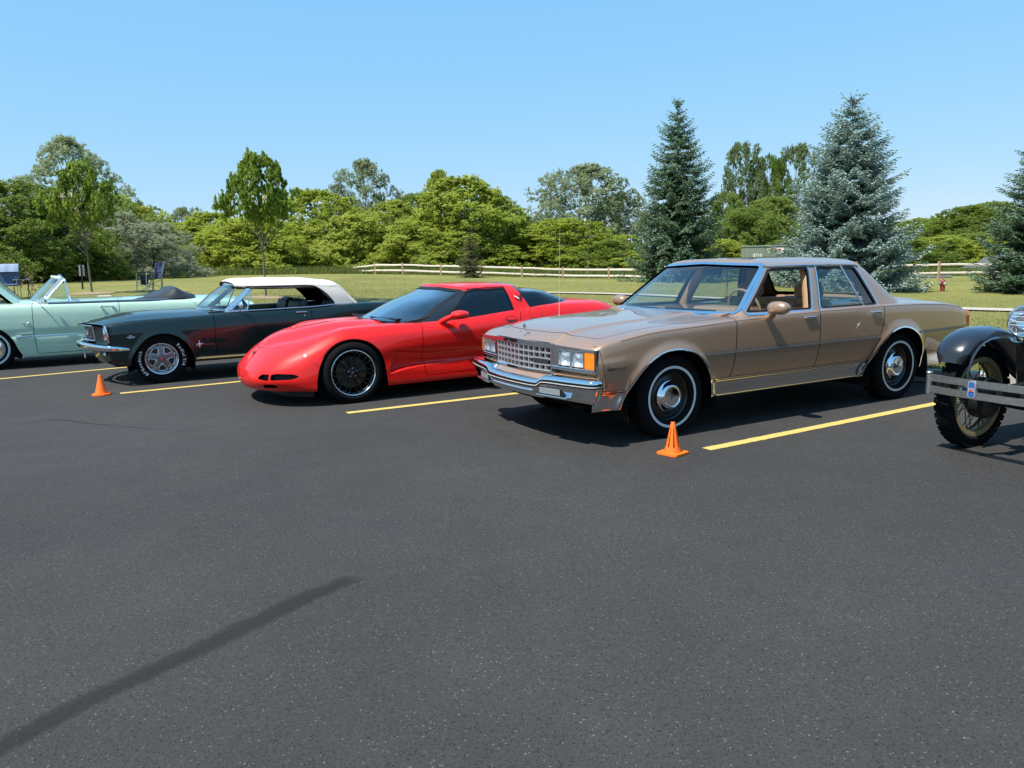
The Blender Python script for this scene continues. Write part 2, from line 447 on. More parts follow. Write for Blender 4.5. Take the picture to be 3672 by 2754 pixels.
def text_mesh(txt, size, depth=0.002, space=1.0, shear=0.0, bold=0.0):
    """lettering as a mesh in the x/z plane facing -y, centred"""
    cu = bpy.data.curves.new('txt', 'FONT'); cu.body = txt; cu.size = size; cu.extrude = depth; cu.align_x = 'CENTER'; cu.align_y = 'CENTER'
    cu.space_character = space; cu.shear = shear; cu.offset = bold; cu.resolution_u = 2
    ob = bpy.data.objects.new('txt', cu); me = bpy.data.meshes.new_from_object(ob)
    V = np.array([v.co[:] for v in me.vertices]); me.calc_loop_triangles(); T = np.array([t.vertices[:] for t in me.loop_triangles])
    bpy.data.objects.remove(ob); bpy.data.curves.remove(cu); bpy.data.meshes.remove(me)
    V = np.stack([V[:, 0], -V[:, 2], V[:, 1]], 1)
    return flat_tris(V, T)

def pix(px, py, depth):
    """point at a given distance along the view axis on the ray through photo pixel (px, py)"""
    d = CF+(px-PW/2)/FPX*CR-(py-PH/2)/FPX*CU
    return np.array([0, 0, CAMH])+d*depth
# ------------------------------------------------------------------ shared car kit (car frame: x forward, y left, z up, origin on the ground under the front axle)
CHROME = mat('chrome', (.80, .81, .83), .07, 1.0)
CHROME_SOFT = mat('brushed_bright_trim', (.62, .62, .63), .22, 1.0)
RUBBER = mat('tyre_rubber', (.0075, .0075, .008), .85, spec=.08, bump=(60, .25))
BLACK = mat('black_plastic', (.007, .007, .008), .45, spec=.3)
SATIN = mat('satin_black_steel', (.006, .006, .007), .32, coat=.15)
DARK = mat('dark_underbody', (.010, .010, .010), .9, spec=.1)
WHITE_RUBBER = mat('whitewall_rubber', (.62, .62, .60), .6)
WHITE_PAINT = mat('white_lettering', (.75, .75, .73), .6)
LENS = glass_mat('clear_lens', (.93, .95, .96), .02)
GLASS = glass_mat('window_glass', (.90, .96, .95), refl=1.0)
GLASS_DK = glass_mat('tinted_window_glass', (.10, .115, .12), refl=1.0)
MIRROR = mat('mirror_silver', (.85, .86, .88), .02, 1.0)
REFL = mat('lamp_reflector', (.92, .93, .95), .28, .55)

def loft_grid(C, sp=0.02, sq=None, fu=pchip, fv=pchip):
    C = np.asarray(C, float); t, q = dens(C, sp); A = fu(t, C, q)
    B = A.transpose(1, 0, 2); t2, q2 = dens(B, sq or sp); return fv(t2, B, q2).transpose(1, 0, 2)

def tyre_profile(R, w, rim):
    h = w/2
    P = [(rim, -h*.78), (rim+.012, -h*.90), (R-.065, -h), (R-.035, -h*.985), (R-.012, -h*.88), (R-.002, -h*.74), (R, -h*.4), (R, 0), (R, h*.4), (R-.002, h*.74), (R-.012, h*.88), (R-.035, h*.985), (R-.065, h), (rim+.012, h*.90), (rim, h*.78)]
    return curve(P, .006, catmull)

def sidewall_at(prof, r):
    P = np.array(prof); half = P[np.argmax(P[:, 0]):]           # outer sidewall, radius falling
    return np.interp(-r, -half[:, 0], half[:, 1])

def ring_on(prof, r0, r1, lift=.0015, n=64):
    rs = np.linspace(r1, r0, 6); return lathe([(r, sidewall_at(prof, r)+lift) for r in rs], n)

def wheel_root(parent, x, y, z, right=False, steer=0.0):
    w = bpy.data.objects.new('wheel', None); COL.objects.link(w); w.parent = parent; w.location = (x, y, z); w.empty_display_size = .1
    w.rotation_euler = (0, 0, steer+(math.pi if right else 0)); return w

def disc(r, y, n=40, r0=0.0):
    return lathe([(r, y), (max(r0, 1e-4), y)], n)

def patch_between(m, f, lo, hi):
    """the part of a patch where lo < f < hi"""
    if not len(m.T): return m
    m = cut(m, lo-f(m.V))[0]
    if not len(m.T): return m
    return cut(m, f(m.V)-hi)[0]

def halfspace(m, ax, val, sign=1):
    """keep the part with sign*(coord-val) > 0"""
    return cut(m, -sign*(m.V[:, ax]-val))[0] if len(m.T) else m

def line_field(pts):
    """z minus the height of a line z(x) given by points"""
    P = np.array(sorted(pts)); 
    return lambda V: V[:, 2]-pchip(P[:, 0], P[:, 1], np.clip(V[:, 0], P[0, 0], P[-1, 0]))

def seat(w, base_d, back_h, rake=.22, t=.16, ribs=5):
    """bench or bucket seat facing +x, origin at the middle of its rear bottom edge; returns cushion and back"""
    c = bevbox(0, base_d, -w/2, w/2, 0, t, .05)
    b = bevbox(-.07, .07, -w/2, w/2, 0, back_h, .06)
    R = roty(-rake); b = b.tf(R, (0, 0, .06))
    pads = [c, b]
    for i in range(ribs):
        yy = -w/2+w*(i+.5)/ribs; hw = w/ribs*.47
        p = bevbox(.04, .10, yy-hw, yy+hw, .12, back_h-.04, .035).tf(R, (0, 0, .06)); pads.append(p)
        pads.append(bevbox(.08, base_d-.03, yy-hw, yy+hw, t-.04, t+.025, .03))
    return add(pads)

def steering_wheel(r=.19, tr=.013, spokes=2):
    th = np.linspace(0, 2*math.pi, 40)[:-1]
    m = tube(np.stack([np.zeros_like(th), r*np.cos(th), r*np.sin(th)], 1), tr, 8, closed=True)
    m = m+ellipsoid((0, 0, 0), (.04, .07, .06), 8, 14)
    for a in ([math.pi, 0] if spokes == 2 else [math.pi/2, math.pi*7/6, math.pi*11/6]):
        m = m+tube([(0, 0, 0), (0, r*math.cos(a), r*math.sin(a)-.02)], .014, 6)
    return m
# ------------------------------------------------------------------ ground: lot, kerb, lawn, path, markings
K0 = np.array([4.75, 8.67]); KD = np.array([-.872, .490]); KD = KD/np.linalg.norm(KD); KN = np.array([-KD[1], KD[0]])*-1
if KN[1] < 0: KN = -KN
def horizon_xy(px, depth):
    y = PH/2-FPX*math.tan(PITCH)+(PW/2-px)*math.tan(-ROLL); p = pix(px, y, depth); return p[0], p[1]
HP = [(-12.6, 27, .69), (-7.9, 25, .46), (-10.3, 62, .70), (-16, 60, .85), (6.3, 52, .08), (3.8, 37.6, 0), (1.6, 37, -.03), (5.2, 33, -.06), (14.5, 25.5, -.40), (23, 41, -.62), (27.5, 49, -.30), (12, 48, .02), (-25, 30, .72), (-40, 60, .9), (45, 60, -.6), (0, 100, .3), (-80, 150, .5), (80, 150, -.8), (-6, 16.5, .22), (0, 14, .16), (7, 11, .12), (12, 9, .02), (-14, 20, .45), (60, 20, -.7), (-60, 30, .6), (0, 62, .35), (-2, 45, .3), (33, 30, -.6), (16, 52, -.05)]
_hp = np.array(HP, float)
def _tps(r): r = np.maximum(r, 1e-6); return r*r*np.log(r)
_A = _tps(np.linalg.norm(_hp[:, None, :2]-_hp[None, :, :2], axis=-1))+np.eye(len(_hp))*.05; _P = np.c_[np.ones(len(_hp)), _hp[:, :2]]
_sol = np.linalg.solve(np.block([[_A, _P], [_P.T, np.zeros((3, 3))]]), np.r_[_hp[:, 2], 0, 0, 0])
def ground_z(xy):
    xy = np.atleast_2d(np.asarray(xy, float)); d = np.linalg.norm(xy[:, None]-_hp[None, :, :2], axis=-1)
    z = _tps(d)@_sol[:-3]+np.c_[np.ones(len(xy)), xy]@_sol[-3:]
    z = np.clip(z, -1.2, 1.1); t = (xy-K0)@KN; b = np.clip(t/2.5, 0, 1); b = b*b*(3-2*b)
    return .115*(1-b)+z*b
def gz1(x, y): return float(ground_z([(x, y)])[0])

def node_asphalt():
    m = bpy.data.materials.new('asphalt'); m.use_nodes = True; nt = m.node_tree; p = nt.nodes['Principled BSDF']; N = nt.nodes.new; L = nt.links.new
    tc = N('ShaderNodeTexCoord')
    def noise(sc, det=4, rough=.55):
        n = N('ShaderNodeTexNoise'); n.inputs['Scale'].default_value = sc; n.inputs['Detail'].default_value = det; n.inputs['Roughness'].default_value = rough; L(tc.outputs['Object'], n.inputs['Vector']); return n.outputs[0]
    def ramp(src, stops):
        r = N('ShaderNodeValToRGB'); e = r.color_ramp.elements
        while len(e) < len(stops): e.new(.5)
        for k, (pos, v) in enumerate(stops): e[k].position = pos; e[k].color = (v if hasattr(v, '__len__') else (v, v, v))+(1,) if hasattr(v, '__len__') else (v, v, v, 1)
        L(src, r.inputs[0]); return r.outputs[0]
    def mul(a, b):
        x = N('ShaderNodeMix'); x.data_type = 'RGBA'; x.blend_type = 'MULTIPLY'; x.inputs[0].default_value = 1; L(a, x.inputs[6]); L(b, x.inputs[7]); return x.outputs[2]
    vor = N('ShaderNodeTexVoronoi'); vor.inputs['Scale'].default_value = 185; vor.inputs['Randomness'].default_value = 1; L(tc.outputs['Object'], vor.inputs['Vector'])
    sep = N('ShaderNodeSeparateColor'); L(vor.outputs['Color'], sep.inputs[0])
    stone = ramp(sep.outputs[0], [(0, .36), (.05, .50), (.10, .88), (.5, 1.0), (.90, 1.10), (.985, 1.3), (.9978, 3.4)])
    pit = ramp(vor.outputs['Distance'], [(0, 1.03), (.45, 1.0), (.65, .92), (.9, .72)])
    big = ramp(noise(.35, 5), [(.28, .80), (.5, 1.0), (.74, 1.20)]); mid = ramp(noise(2.6, 5, .65), [(.3, .90), (.55, 1.0), (.75, 1.10)]); fine = ramp(noise(46, 4, .7), [(.30, .86), (.5, 1.0), (.72, 1.10)])
    hue = ramp(noise(1.1, 3), [(.35, (.0370, .0350, .0335)), (.65, (.0385, .0360, .0330))])
    c = hue
    for f in (stone, pit, big, mid, fine): c = mul(c, f)
    dust = N('ShaderNodeTexNoise'); dust.inputs['Scale'].default_value = 9; dust.inputs['Detail'].default_value = 8; dust.inputs['Roughness'].default_value = .8; L(tc.outputs['Object'], dust.inputs['Vector'])
    dm = ramp(dust.outputs[0], [(.66, 0.0), (.80, .30)]); mx = N('ShaderNodeMix'); mx.data_type = 'RGBA'; L(dm, mx.inputs[0]); L(c, mx.inputs[6]); mx.inputs[7].default_value = (.080, .078, .070, 1); c = mx.outputs[2]
    L(c, p.inputs['Base Color']); p.inputs['Roughness'].default_value = .88; p.inputs['Specular IOR Level'].default_value = .30
    inv = N('ShaderNodeMath'); inv.operation = 'MULTIPLY_ADD'; inv.inputs[1].default_value = -1; inv.inputs[2].default_value = 1; L(vor.outputs['Distance'], inv.inputs[0])
    ad = N('ShaderNodeMath'); ad.operation = 'ADD'; L(inv.outputs[0], ad.inputs[0]); L(noise(60, 4, .7), ad.inputs[1])
    b = N('ShaderNodeBump'); b.inputs['Strength'].default_value = .40; b.inputs['Distance'].default_value = .003; L(ad.outputs[0], b.inputs['Height']); L(b.outputs[0], p.inputs['Normal'])
    return m
ASPH = node_asphalt()
k = lambda s, t: K0+KD*s+KN*t
lot = np.array([[list(k(s, t))+[0.0] for t in (-90, -40, -15, -5, -2, .05)] for s in np.linspace(-110, 110, 23)])
tag(mk('asphalt_lot', from_grid(lot, (0, 0, 1)), ASPH), kind='structure')

def node_lawn():
    m = bpy.data.materials.new('lawn'); m.use_nodes = True; nt = m.node_tree; p = nt.nodes['Principled BSDF']; N = nt.nodes.new; L = nt.links.new; tc = N('ShaderNodeTexCoord')
    def noise(sc, det=5, rough=.6):
        n = N('ShaderNodeTexNoise'); n.inputs['Scale'].default_value = sc; n.inputs['Detail'].default_value = det; n.inputs['Roughness'].default_value = rough; L(tc.outputs['Object'], n.inputs['Vector']); return n.outputs[0]
    r = N('ShaderNodeValToRGB'); e = r.color_ramp.elements; e[0].position = .34; e[0].color = (.150, .165, .040, 1); e[1].position = .70; e[1].color = (.335, .275, .115, 1); x = e.new(.52); x.color = (.215, .210, .066, 1)
    mx = N('ShaderNodeMath'); mx.operation = 'MULTIPLY_ADD'; mx.inputs[1].default_value = .45; L(noise(.22), mx.inputs[0])
    m2 = N('ShaderNodeMath'); m2.operation = 'MULTIPLY'; m2.inputs[1].default_value = .55; L(noise(2.2, 6, .75), m2.inputs[0]); L(m2.outputs[0], mx.inputs[2]); L(mx.outputs[0], r.inputs[0])
    r2 = N('ShaderNodeValToRGB'); e = r2.color_ramp.elements; e[0].position = .30; e[0].color = (.62, .62, .62, 1); e[1].position = .7; e[1].color = (1.2, 1.2, 1.15, 1); L(noise(22, 4, .8), r2.inputs[0])
    q = N('ShaderNodeMix'); q.data_type = 'RGBA'; q.blend_type = 'MULTIPLY'; q.inputs[0].default_value = 1; L(r.outputs[0], q.inputs[6]); L(r2.outputs[0], q.inputs[7]); L(q.outputs[2], p.inputs['Base Color']); p.inputs['Roughness'].default_value = .95; p.inputs['Specular IOR Level'].default_value = .1
    b = N('ShaderNodeBump'); b.inputs['Strength'].default_value = .8; b.inputs['Distance'].default_value = .05; L(noise(16, 5, .8), b.inputs['Height']); L(b.outputs[0], p.inputs['Normal'])
    return m
LAWN = node_lawn()
ts = np.concatenate([[.14, .5, 1, 1.6, 2.2, 3], np.arange(4, 40, 1.5), np.arange(40, 90, 4), [100, 120, 150, 200, 280, 400]]); ss = np.concatenate([[-300, -200, -140, -100], np.arange(-75, 76, 2.5), [100, 140, 200, 300]])
XY = np.array([[k(s, t) for t in ts] for s in ss]); Zg = ground_z(XY.reshape(-1, 2)).reshape(XY.shape[:2]); G = np.concatenate([XY, Zg[..., None]], -1)
tag(mk('lawn', from_grid(G, (0, 0, 1)), LAWN), kind='structure')
# far ground behind the camera, below the lot
tag(mk('far_ground', from_grid(np.array([[(x, y, -.25) for y in np.linspace(-900, 12, 3)] for x in np.linspace(-900, 900, 3)]), (0, 0, 1)), LAWN), kind='structure')
KERB = mat('kerb_concrete', (.34, .33, .30), .9, noise=(7, .18, 8), bump=(40, .4))
for s in np.arange(-32, 32, 2.0):
    a, b = k(s+.006, 0), k(s+1.994, 0); pth = [(a[0], a[1], 0), (b[0], b[1], 0)]
    m = sweep(pth, [(-.075, -.05), (.075, -.05), (.075, .12), (.060, .13), (-.055, .13), (-.075, .11)])
    tag(mk('kerb_stone', m, KERB), kind='structure')
# concrete path beyond the verge
CON = mat('path_concrete', (.40, .345, .28), .9, noise=(3, .14, 8), bump=(30, .3))
# centre line as seen: from the left end by the coupe to the right edge of the frame
pc = curve([(1.35, 36.6), (5.3, 32.9), (9.5, 29.2), (14.3, 25.2), (17.0, 23.0), (21, 19.6), (27, 14.5)], .5)
tan = norm(np.gradient(pc, axis=0)); nn_ = np.stack([-tan[:, 1], tan[:, 0]], 1); wd = np.interp(np.linspace(0, 1, len(pc)), [0, .3, .6, 1], [.42, .62, 1.25, 1.6])
step = 3
for i in range(0, len(pc)-step, step):
    ii = np.arange(i, i+step+1); g = np.array([[list(pc[j]+nn_[j]*wd[j]*o)+[0] for o in (-1, -.33, .33, 1)] for j in ii]); g[..., 2] = ground_z(g[..., :2].reshape(-1, 2)).reshape(g.shape[:2])+.05
    g[0] = g[0]+(g[1]-g[0])*.012; m = from_grid(g, (0, 0, 1)); m = m+flange(m, .09); tag(mk('path_slab', m, CON), kind='structure')
def mark_mat(name, col, edge=(.35, 1.0), noise=9.0, amt=.55, cover=1.0, var=.3):
    """a worn mark on the asphalt: its cover fades and breaks up towards the 'edge' attribute's rim"""
    m = bpy.data.materials.new(name); m.use_nodes = True; nt = m.node_tree; p = nt.nodes['Principled BSDF']; out = nt.nodes['Material Output']; N = nt.nodes.new; L = nt.links.new
    tc = N('ShaderNodeTexCoord'); at = N('ShaderNodeAttribute'); at.attribute_name = 'edge'
    def nz(sc, d=7, ro=.75):
        n = N('ShaderNodeTexNoise'); n.inputs['Scale'].default_value = sc; n.inputs['Detail'].default_value = d; n.inputs['Roughness'].default_value = ro; L(tc.outputs['Object'], n.inputs['Vector']); return n.outputs[0]
    ma = N('ShaderNodeMath'); ma.operation = 'MULTIPLY_ADD'; ma.inputs[1].default_value = amt*2; L(nz(noise), ma.inputs[0]); L(at.outputs['Fac'], ma.inputs[2])
    mr = N('ShaderNodeMapRange'); mr.inputs[1].default_value = edge[0]+amt; mr.inputs[2].default_value = edge[1]+amt; mr.inputs[3].default_value = cover; mr.inputs[4].default_value = 0; L(ma.outputs[0], mr.inputs[0])
    r2 = N('ShaderNodeMapRange'); r2.inputs[3].default_value = 1-var; r2.inputs[4].default_value = 1+var; L(nz(60, 5), r2.inputs[0]); mx = N('ShaderNodeMix'); mx.data_type = 'RGBA'; mx.blend_type = 'MULTIPLY'; mx.inputs[0].default_value = 1; mx.inputs[6].default_value = tuple(col)+(1,); L(r2.outputs[0], mx.inputs[7]); L(mx.outputs[2], p.inputs['Base Color']); p.inputs['Roughness'].default_value = .88; p.inputs['Specular IOR Level'].default_value = .25
    tr = N('ShaderNodeBsdfTransparent'); ms = N('ShaderNodeMixShader'); L(mr.outputs[0], ms.inputs[0]); L(tr.outputs[0], ms.inputs[1]); L(p.outputs[0], ms.inputs[2]); L(ms.outputs[0], out.inputs[0]); return m
def strip(name, pts, w, z, material, jag=.0, seed=1, tips=True):
    P = curve(pts, .05, catmull); t = norm(np.gradient(P, axis=0)); n_ = np.stack([-t[:, 1], t[:, 0]], 1); wq = np.interp(np.linspace(0, 1, len(P)), np.linspace(0, 1, len(w)), w); rr = np.random.default_rng(seed); o_ = (1, .6, .2, -.2, -.6, -1)
    j = np.stack([rr.normal(0, jag, len(P))]*3+[rr.normal(0, jag, len(P))]*3, 1)
    g = np.array([[list(P[i]+n_[i]*(wq[i]+j[i, q])*o)+[z] for q, o in enumerate(o_)] for i in range(len(P))]); ob = mk(name, from_grid(g, (0, 0, 1)), material)
    f = np.linspace(0, 1, len(P)); L_ = np.linalg.norm(np.diff(P, axis=0), axis=1).sum(); tip = np.clip(1-np.minimum(f, 1-f)*L_/.12, 0, 1) if tips else 0*f
    e = np.maximum(np.abs(np.array(o_))[None], tip[:, None]); at = ob.data.attributes.new('edge', 'FLOAT', 'POINT'); at.data.foreach_set('value', e.astype(np.float32).ravel()); return tag(ob, kind='structure')
# yellow stall lines, worn along their rims
YEL = mark_mat('yellow_line_paint', (.50, .365, .105), (.72, .98), 26, .22, 1.0, .22)
for (a, b, ln) in (((1.47, 5.68), (4.15, 7.31), 5.0), ((-1.64, 7.45), (-.04, 8.34), 5.2), ((-4.66, 8.99), (-3.5, 9.74), 5.2), ((-7.75, 9.95), (-5.89, 11.42), 5.2), ((-8.9, 12.1), (-7.34, 13.08), 5.2), ((4.7, 4.1), (7.3, 5.62), 5.2)):
    a, b = np.array(a), np.array(b); d = (b-a)/np.linalg.norm(b-a); strip('stall_line', [a+d*t for t in np.linspace(0, ln, 5)], [.056], .004, YEL, .0015, int(abs(a[0])*100), tips=False)
# dark sealant streak in the foreground, scuffs and a fine crack
def gpx(px, py): 
    d = pix(px, py, 1)-np.array([0, 0, CAMH]); t = -CAMH/d[2]; return (d[0]*t, d[1]*t)
SEAL = mark_mat('sealant_streak', (.0240, .0228, .0215), (.30, 1.0), 14, .40, .62, .30)
strip('sealant_streak', [gpx(-150, 2748), gpx(0, 2680), gpx(283, 2528), gpx(613, 2374), gpx(896, 2240), gpx(1131, 2128), gpx(1290, 2066)], [.062, .064, .066, .064, .066, .070, .074, .072, .066, .055], .003, SEAL, .003)
SCUFF = mark_mat('pale_scuff', (.095, .092, .086), (.2, .9), 40, .6, .75, .3)
for i, (a, b, w) in enumerate((((1715, 1508), (1750, 1530), .010), ((1770, 1532), (1850, 1550), .008), ((1840, 1562), (1915, 1582), .014), ((280, 1349), (325, 1348), .016), ((20, 1688), (75, 1678), .008), ((1620, 1885), (1640, 1880), .010), ((3380, 2290), (3440, 2300), .007), ((3160, 2480), (3190, 2478), .006), ((3560, 1735), (3672, 1716), .005), ((540, 2077), (600, 2080), .006), ((3100, 2090), (3130, 2105), .006))):
    p0, p1 = np.array(gpx(*a)), np.array(gpx(*b)); strip('pale_scuff', [p0, (p0*.6+p1*.4)+.01, p1], [.001, w, w*.8, w*.5, .001], .003, SCUFF, w*.25, i)
CRK = mark_mat('hairline_crack', (.014, .014, .014), (.2, .9), 25, .6, .8, .2)
strip('asphalt_crack', [gpx(60, 1525), gpx(160, 1508), gpx(330, 1520), gpx(560, 1540), gpx(830, 1552)], [.004, .012, .009, .006, .004, .002], .003, CRK, .003, 4)
strip('asphalt_crack', [gpx(2900, 1655), gpx(3150, 1660), gpx(3400, 1690), gpx(3672, 1722)], [.002, .004, .005, .004], .003, SCUFF, .003, 5)
# ------------------------------------------------------------------ tan sedan
def build_sedan():
    root = empty('parked_car', (.8519, 6.893, 0), 3.6592, 'boxy tan four-door sedan with chrome grille, whitewall tyres and driver window down', 'car', 'classic cars parked in the row')
    PAINT = mat('tan_metallic_paint', (.365, .226, .143), .34, .45, coat=1.0, coat_rough=.02, flake=.05)
    TAN = mat('tan_upholstery', (.36, .22, .11), .85, sheen=.3, noise=(30, .12)); TAN_D = mat('tan_trim_plastic', (.30, .19, .10), .6)
    xs = np.array([.775, .70, .5, .2, -.3, -.66, -1.3, -1.9, -2.6, -3.1, -3.6, -4.0, -4.17])
    w3 = np.array([.918, .936, .950, .957, .958, .958, .958, .958, .956, .946, .928, .898, .872])
    zb = np.array([.770, .808, .846, .884, .908, .926, .944, .955, .958, .951, .930, .880, .800])
    zc = np.array([.803, .880, .906, .930, .957, .975, .98, .98, .99, 1.005, .978, .925, .835])
    xf = lambda y: np.interp(y, [0, .2, .455, .80, .90, .95], [.898, .886, .850, .798, .764, .750])
    xr = lambda y: np.interp(y, [0, .6, .8, .95], [-4.20, -4.19, -4.17, -4.13])
    C = np.zeros((len(xs), 14, 3))
    for i, x in enumerate(xs):
        w, b, c = w3[i], zb[i], zc[i]
        f = min(1.0, max(0, (x+.6)/1.2)); edge = b+.010
        hood = np.array([(w-.15, .93), (.72, .80), (.475, .16), (.44, .06), (0, 0)])
        rows = [(w-.13, .285), (w-.056, .292), (w-.046, .412), (w-.041, .430), (w-.013, .550), (w, .655), (w-.004, max(b-.12, .70)), (w-.013, b-.020), (w-.030, b-.002), (w-.058, b+.006)]
        zin = [(w-.16, edge+.25*(c-edge)), (.715, edge+.38*(c-edge)), (.478, c-.015), (.448, c-.001), (.0, c+.004)]
        rows = rows+zin[1:]
        for r, (y, z) in enumerate(rows): C[i, r] = (x, y, z)
    for r in range(14):
        C[0, r, 0] = xf(C[0, r, 1]); C[-1, r, 0] = xr(C[-1, r, 1])
    C[0, 10:, 2] = [.777, .788, .796, .803]; C[0, 9, 2] = .773
    front_arch = curve([(.56, .24), (.515, .36), (.454, .46), (.316, .622), (.175, .700), (.02, .722), (-.142, .690), (-.297, .572), (-.385, .43), (-.405, .24)], .02, catmull)
    rear_arch = curve([(-2.33, .24), (-2.395, .36), (-2.473, .46), (-2.601, .600), (-2.735, .692), (-2.90, .727), (-3.075, .690), (-3.225, .575), (-3.30, .43), (-3.29, .34), (-3.26, .24)], .02, catmull)
    FA = poly_field(np.vstack([front_arch, [(-.405, 0), (.56, 0)]])); RA = poly_field(np.vstack([rear_arch, [(-3.26, 0), (-2.33, 0)]]))
    arch = lambda V: np.minimum(FA(V), RA(V))
    G = loft_grid(C, .022, .018)
    sh = G.shape; Vf = G.reshape(-1, 3)
    side = (Vf[:, 2] < .80) & (Vf[:, 1] > .6)
    a = arch(Vf); G = (Vf+np.stack([0*a, np.where(side, .020*np.exp(-(np.clip(a, 0, 1)/.045)**2), 0), 0*a], 1)).reshape(sh)
    body = from_grid(G, (0, .3, 1))
    body = drop(body, arch)
    # the cabin opening
    base = [(-.60, 0, .985), (-.64, .42, .982), (-.72, .70, .978), (-.800, .822, .976), (-.865, .872, .966), (-1.25, .898, .955), (-1.65, .905, .957), (-2.55, .895, .960), (-2.86, .872, .985), (-2.98, .80, 1.000), (-3.06, .45, 1.006), (-3.08, 0, 1.008)]
    bp_ = np.array([(p[0], p[1]) for p in base]); ring2 = np.vstack([bp_, bp_[::-1]*[1, -1]])
    hole = rounded(np.vstack([[(-.615, 0)], bp_[1:4]-[.015, 0], [(-.86, .86)], [(-2.85, .86)], [(-3.0, .78)], [(-3.07, 0)]]), .001, 2)
    hole = np.vstack([hole, hole[::-1]*[1, -1]])
    HF = poly_field(hole, (0, 1))
    top = lambda V: np.where(V[:, 2] > .90, HF(V), 1.0)
    body = drop(body, top)
    full = body
    # panels cut from the shell
    hoodp = np.array([(.760, 0), (.748, .25), (.722, .46), (.665, .76), (.640, .800), (-.60, .822), (-.735, .795), (-.62, .45), (-.60, 0)]); hoodp = np.vstack([hoodp, hoodp[1:-1][::-1]*[1, -1]])
    HO = poly_field(hoodp, (0, 1)); hf = lambda V: np.where(V[:, 2] > .74, HO(V), 1.0)
    hood = keep(body, hf); body = drop(body, lambda V: hf(V)-.006)
    decal = np.array([(-3.10, 0), (-3.10, .70), (-3.2, .76), (-4.05, .74), (-4.10, 0)]); decal = np.vstack([decal, decal[1:-1][::-1]*[1, -1]])
    DK = poly_field(decal, (0, 1)); df = lambda V: np.where(V[:, 2] > .80, DK(V), 1.0)
    trunk = keep(body, df); body = drop(body, lambda V: df(V)-.006)
    d1 = rounded([(-.595, .30), (-.64, .60), (-.66, .965), (-1.70, .99), (-1.69, .60), (-1.655, .30)], .02)
    d2 = np.array([(-1.655, .30), (-1.69, .60), (-1.70, .99), (-2.62, 1.0), (-2.615, .80), (-2.55, .64), (-2.42, .45), (-2.36, .30)])
    D1, D2 = poly_field(d1), poly_field(d2)
    sidef = lambda f: (lambda V: np.where(V[:, 1] > .5, f(V), 1.0))
    dk = lambda V: sidef(D1)(V)+.004
    door1 = keep(body, dk); body = drop(body, lambda V: sidef(D1)(V)-.004)
    door2 = keep(body, lambda V: sidef(D2)(V)+.004); body = drop(body, lambda V: sidef(D2)(V)-.004)
    wf = lambda m: m+flange(m, .025)
    mk('body', wf(body), PAINT, root, True)
    ho = mk('hood', wf(hood), PAINT, root, True); mk('trunk_lid', wf(trunk), PAINT, root, True)
    doors = []
    for m, nm in ((door1, 'front'), (door2, 'rear')):
        for s in (1, -1):
            mm = wf(m); doors.append(mk('door', mm if s > 0 else mm.mir(), PAINT, root))
    # bright trim laid on the shell
    skin = keep(full, lambda V: .55-V[:, 1])
    am = patch_between(keep(skin, lambda V: V[:, 2]-.78), arch, -.001, .014).off(.004)
    rock = keep(keep(skin, lambda V: V[:, 2]-.412), lambda V: .020-arch(V)).off(.003)
    tw = []
    for z0, z1 in ((.420, .428), (.436, .446)):
        tw.append(keep(patch_between(skin, lambda V: V[:, 2], z0, z1), lambda V: .02-arch(V)).off(.008))
    dark_line = keep(patch_between(skin, lambda V: V[:, 2], .4285, .4355), lambda V: .02-arch(V)).off(.005)
    mould = keep(patch_between(skin, lambda V: V[:, 2], .652, .674), lambda V: np.maximum(np.minimum(np.maximum(V[:, 0]+.30, -2.555-V[:, 0]), np.maximum(V[:, 0]+3.16, -4.15-V[:, 0])), .045-arch(V)))
    mould_c = keep(mould, lambda V: np.abs(V[:, 2]-.663)-.0035).off(.011)
    seams = lambda V: .006-np.minimum(np.abs(V[:, 0]+1.69), np.abs(V[:, 0]+.647))
    mo = mould.off(.007); mo = keep(mo, seams)
    for s in (1, -1):
        q = (lambda m: m) if s > 0 else (lambda m: m.mir())
        mk_runs('wheel_arch_trim', q(am+flange(am, .006)), CHROME, root, (-1.5,))
        mk_runs('rocker_moulding', q(rock+flange(rock, .004)+add(tw)), mat('bright_rocker', (.62, .62, .63), .12, 1.0), root, (.2, -2.9))
        mk_runs('rocker_stripe', q(dark_line), BLACK, root, (.2, -2.9))
        mk_runs('side_moulding', q(mo+flange(mo, .007)), mat('grey_trim', (.16, .14, .12), .4), root, (-.6405, -.6535, -1.6835, -1.6965, -2.50, -2.8))
        mk_runs('side_moulding_bright', q(keep(mould_c, seams)), CHROME, root, (-.6405, -.6535, -1.6835, -1.6965, -2.50, -2.8))
    belt = patch_between(keep(skin, lambda V: V[:, 0]-.55), lambda V: V[:, 2]-pchip(-xs, zb, np.clip(-V[:, 0], -.775, 4.17))+.012, -.0032, .0032)
    fs_ = keep(keep(skin, lambda V: np.maximum(V[:, 2]-.80, .47-V[:, 2])), lambda V: .6-V[:, 0]); fs_ = patch_between(fs_, lambda V: V[:, 0]-(.690+.22*(V[:, 2]-.55)), -.0022, .0022)
    mk('fender_seam', fs_.off(.0008), mat('seam_brown', (.05, .035, .025), .6), root, True)
    mk('belt_crease_shade', belt.off(.0015), mat('crease_shade_brown', (.10, .065, .04), .4), root, True)  # the belt crease's dark shade line, painted on as a thin brown strip
    # ---------------- roof and pillars
    topr = [(-1.175, 0, 1.392), (-1.195, .33, 1.388), (-1.240, .55, 1.375), (-1.275, .635, 1.364), (-1.33, .690, 1.352), (-1.55, .715, 1.352), (-1.85, .722, 1.352), (-2.45, .705, 1.345), (-2.57, .665, 1.350), (-2.625, .58, 1.362), (-2.665, .33, 1.378), (-2.68, 0, 1.384)]
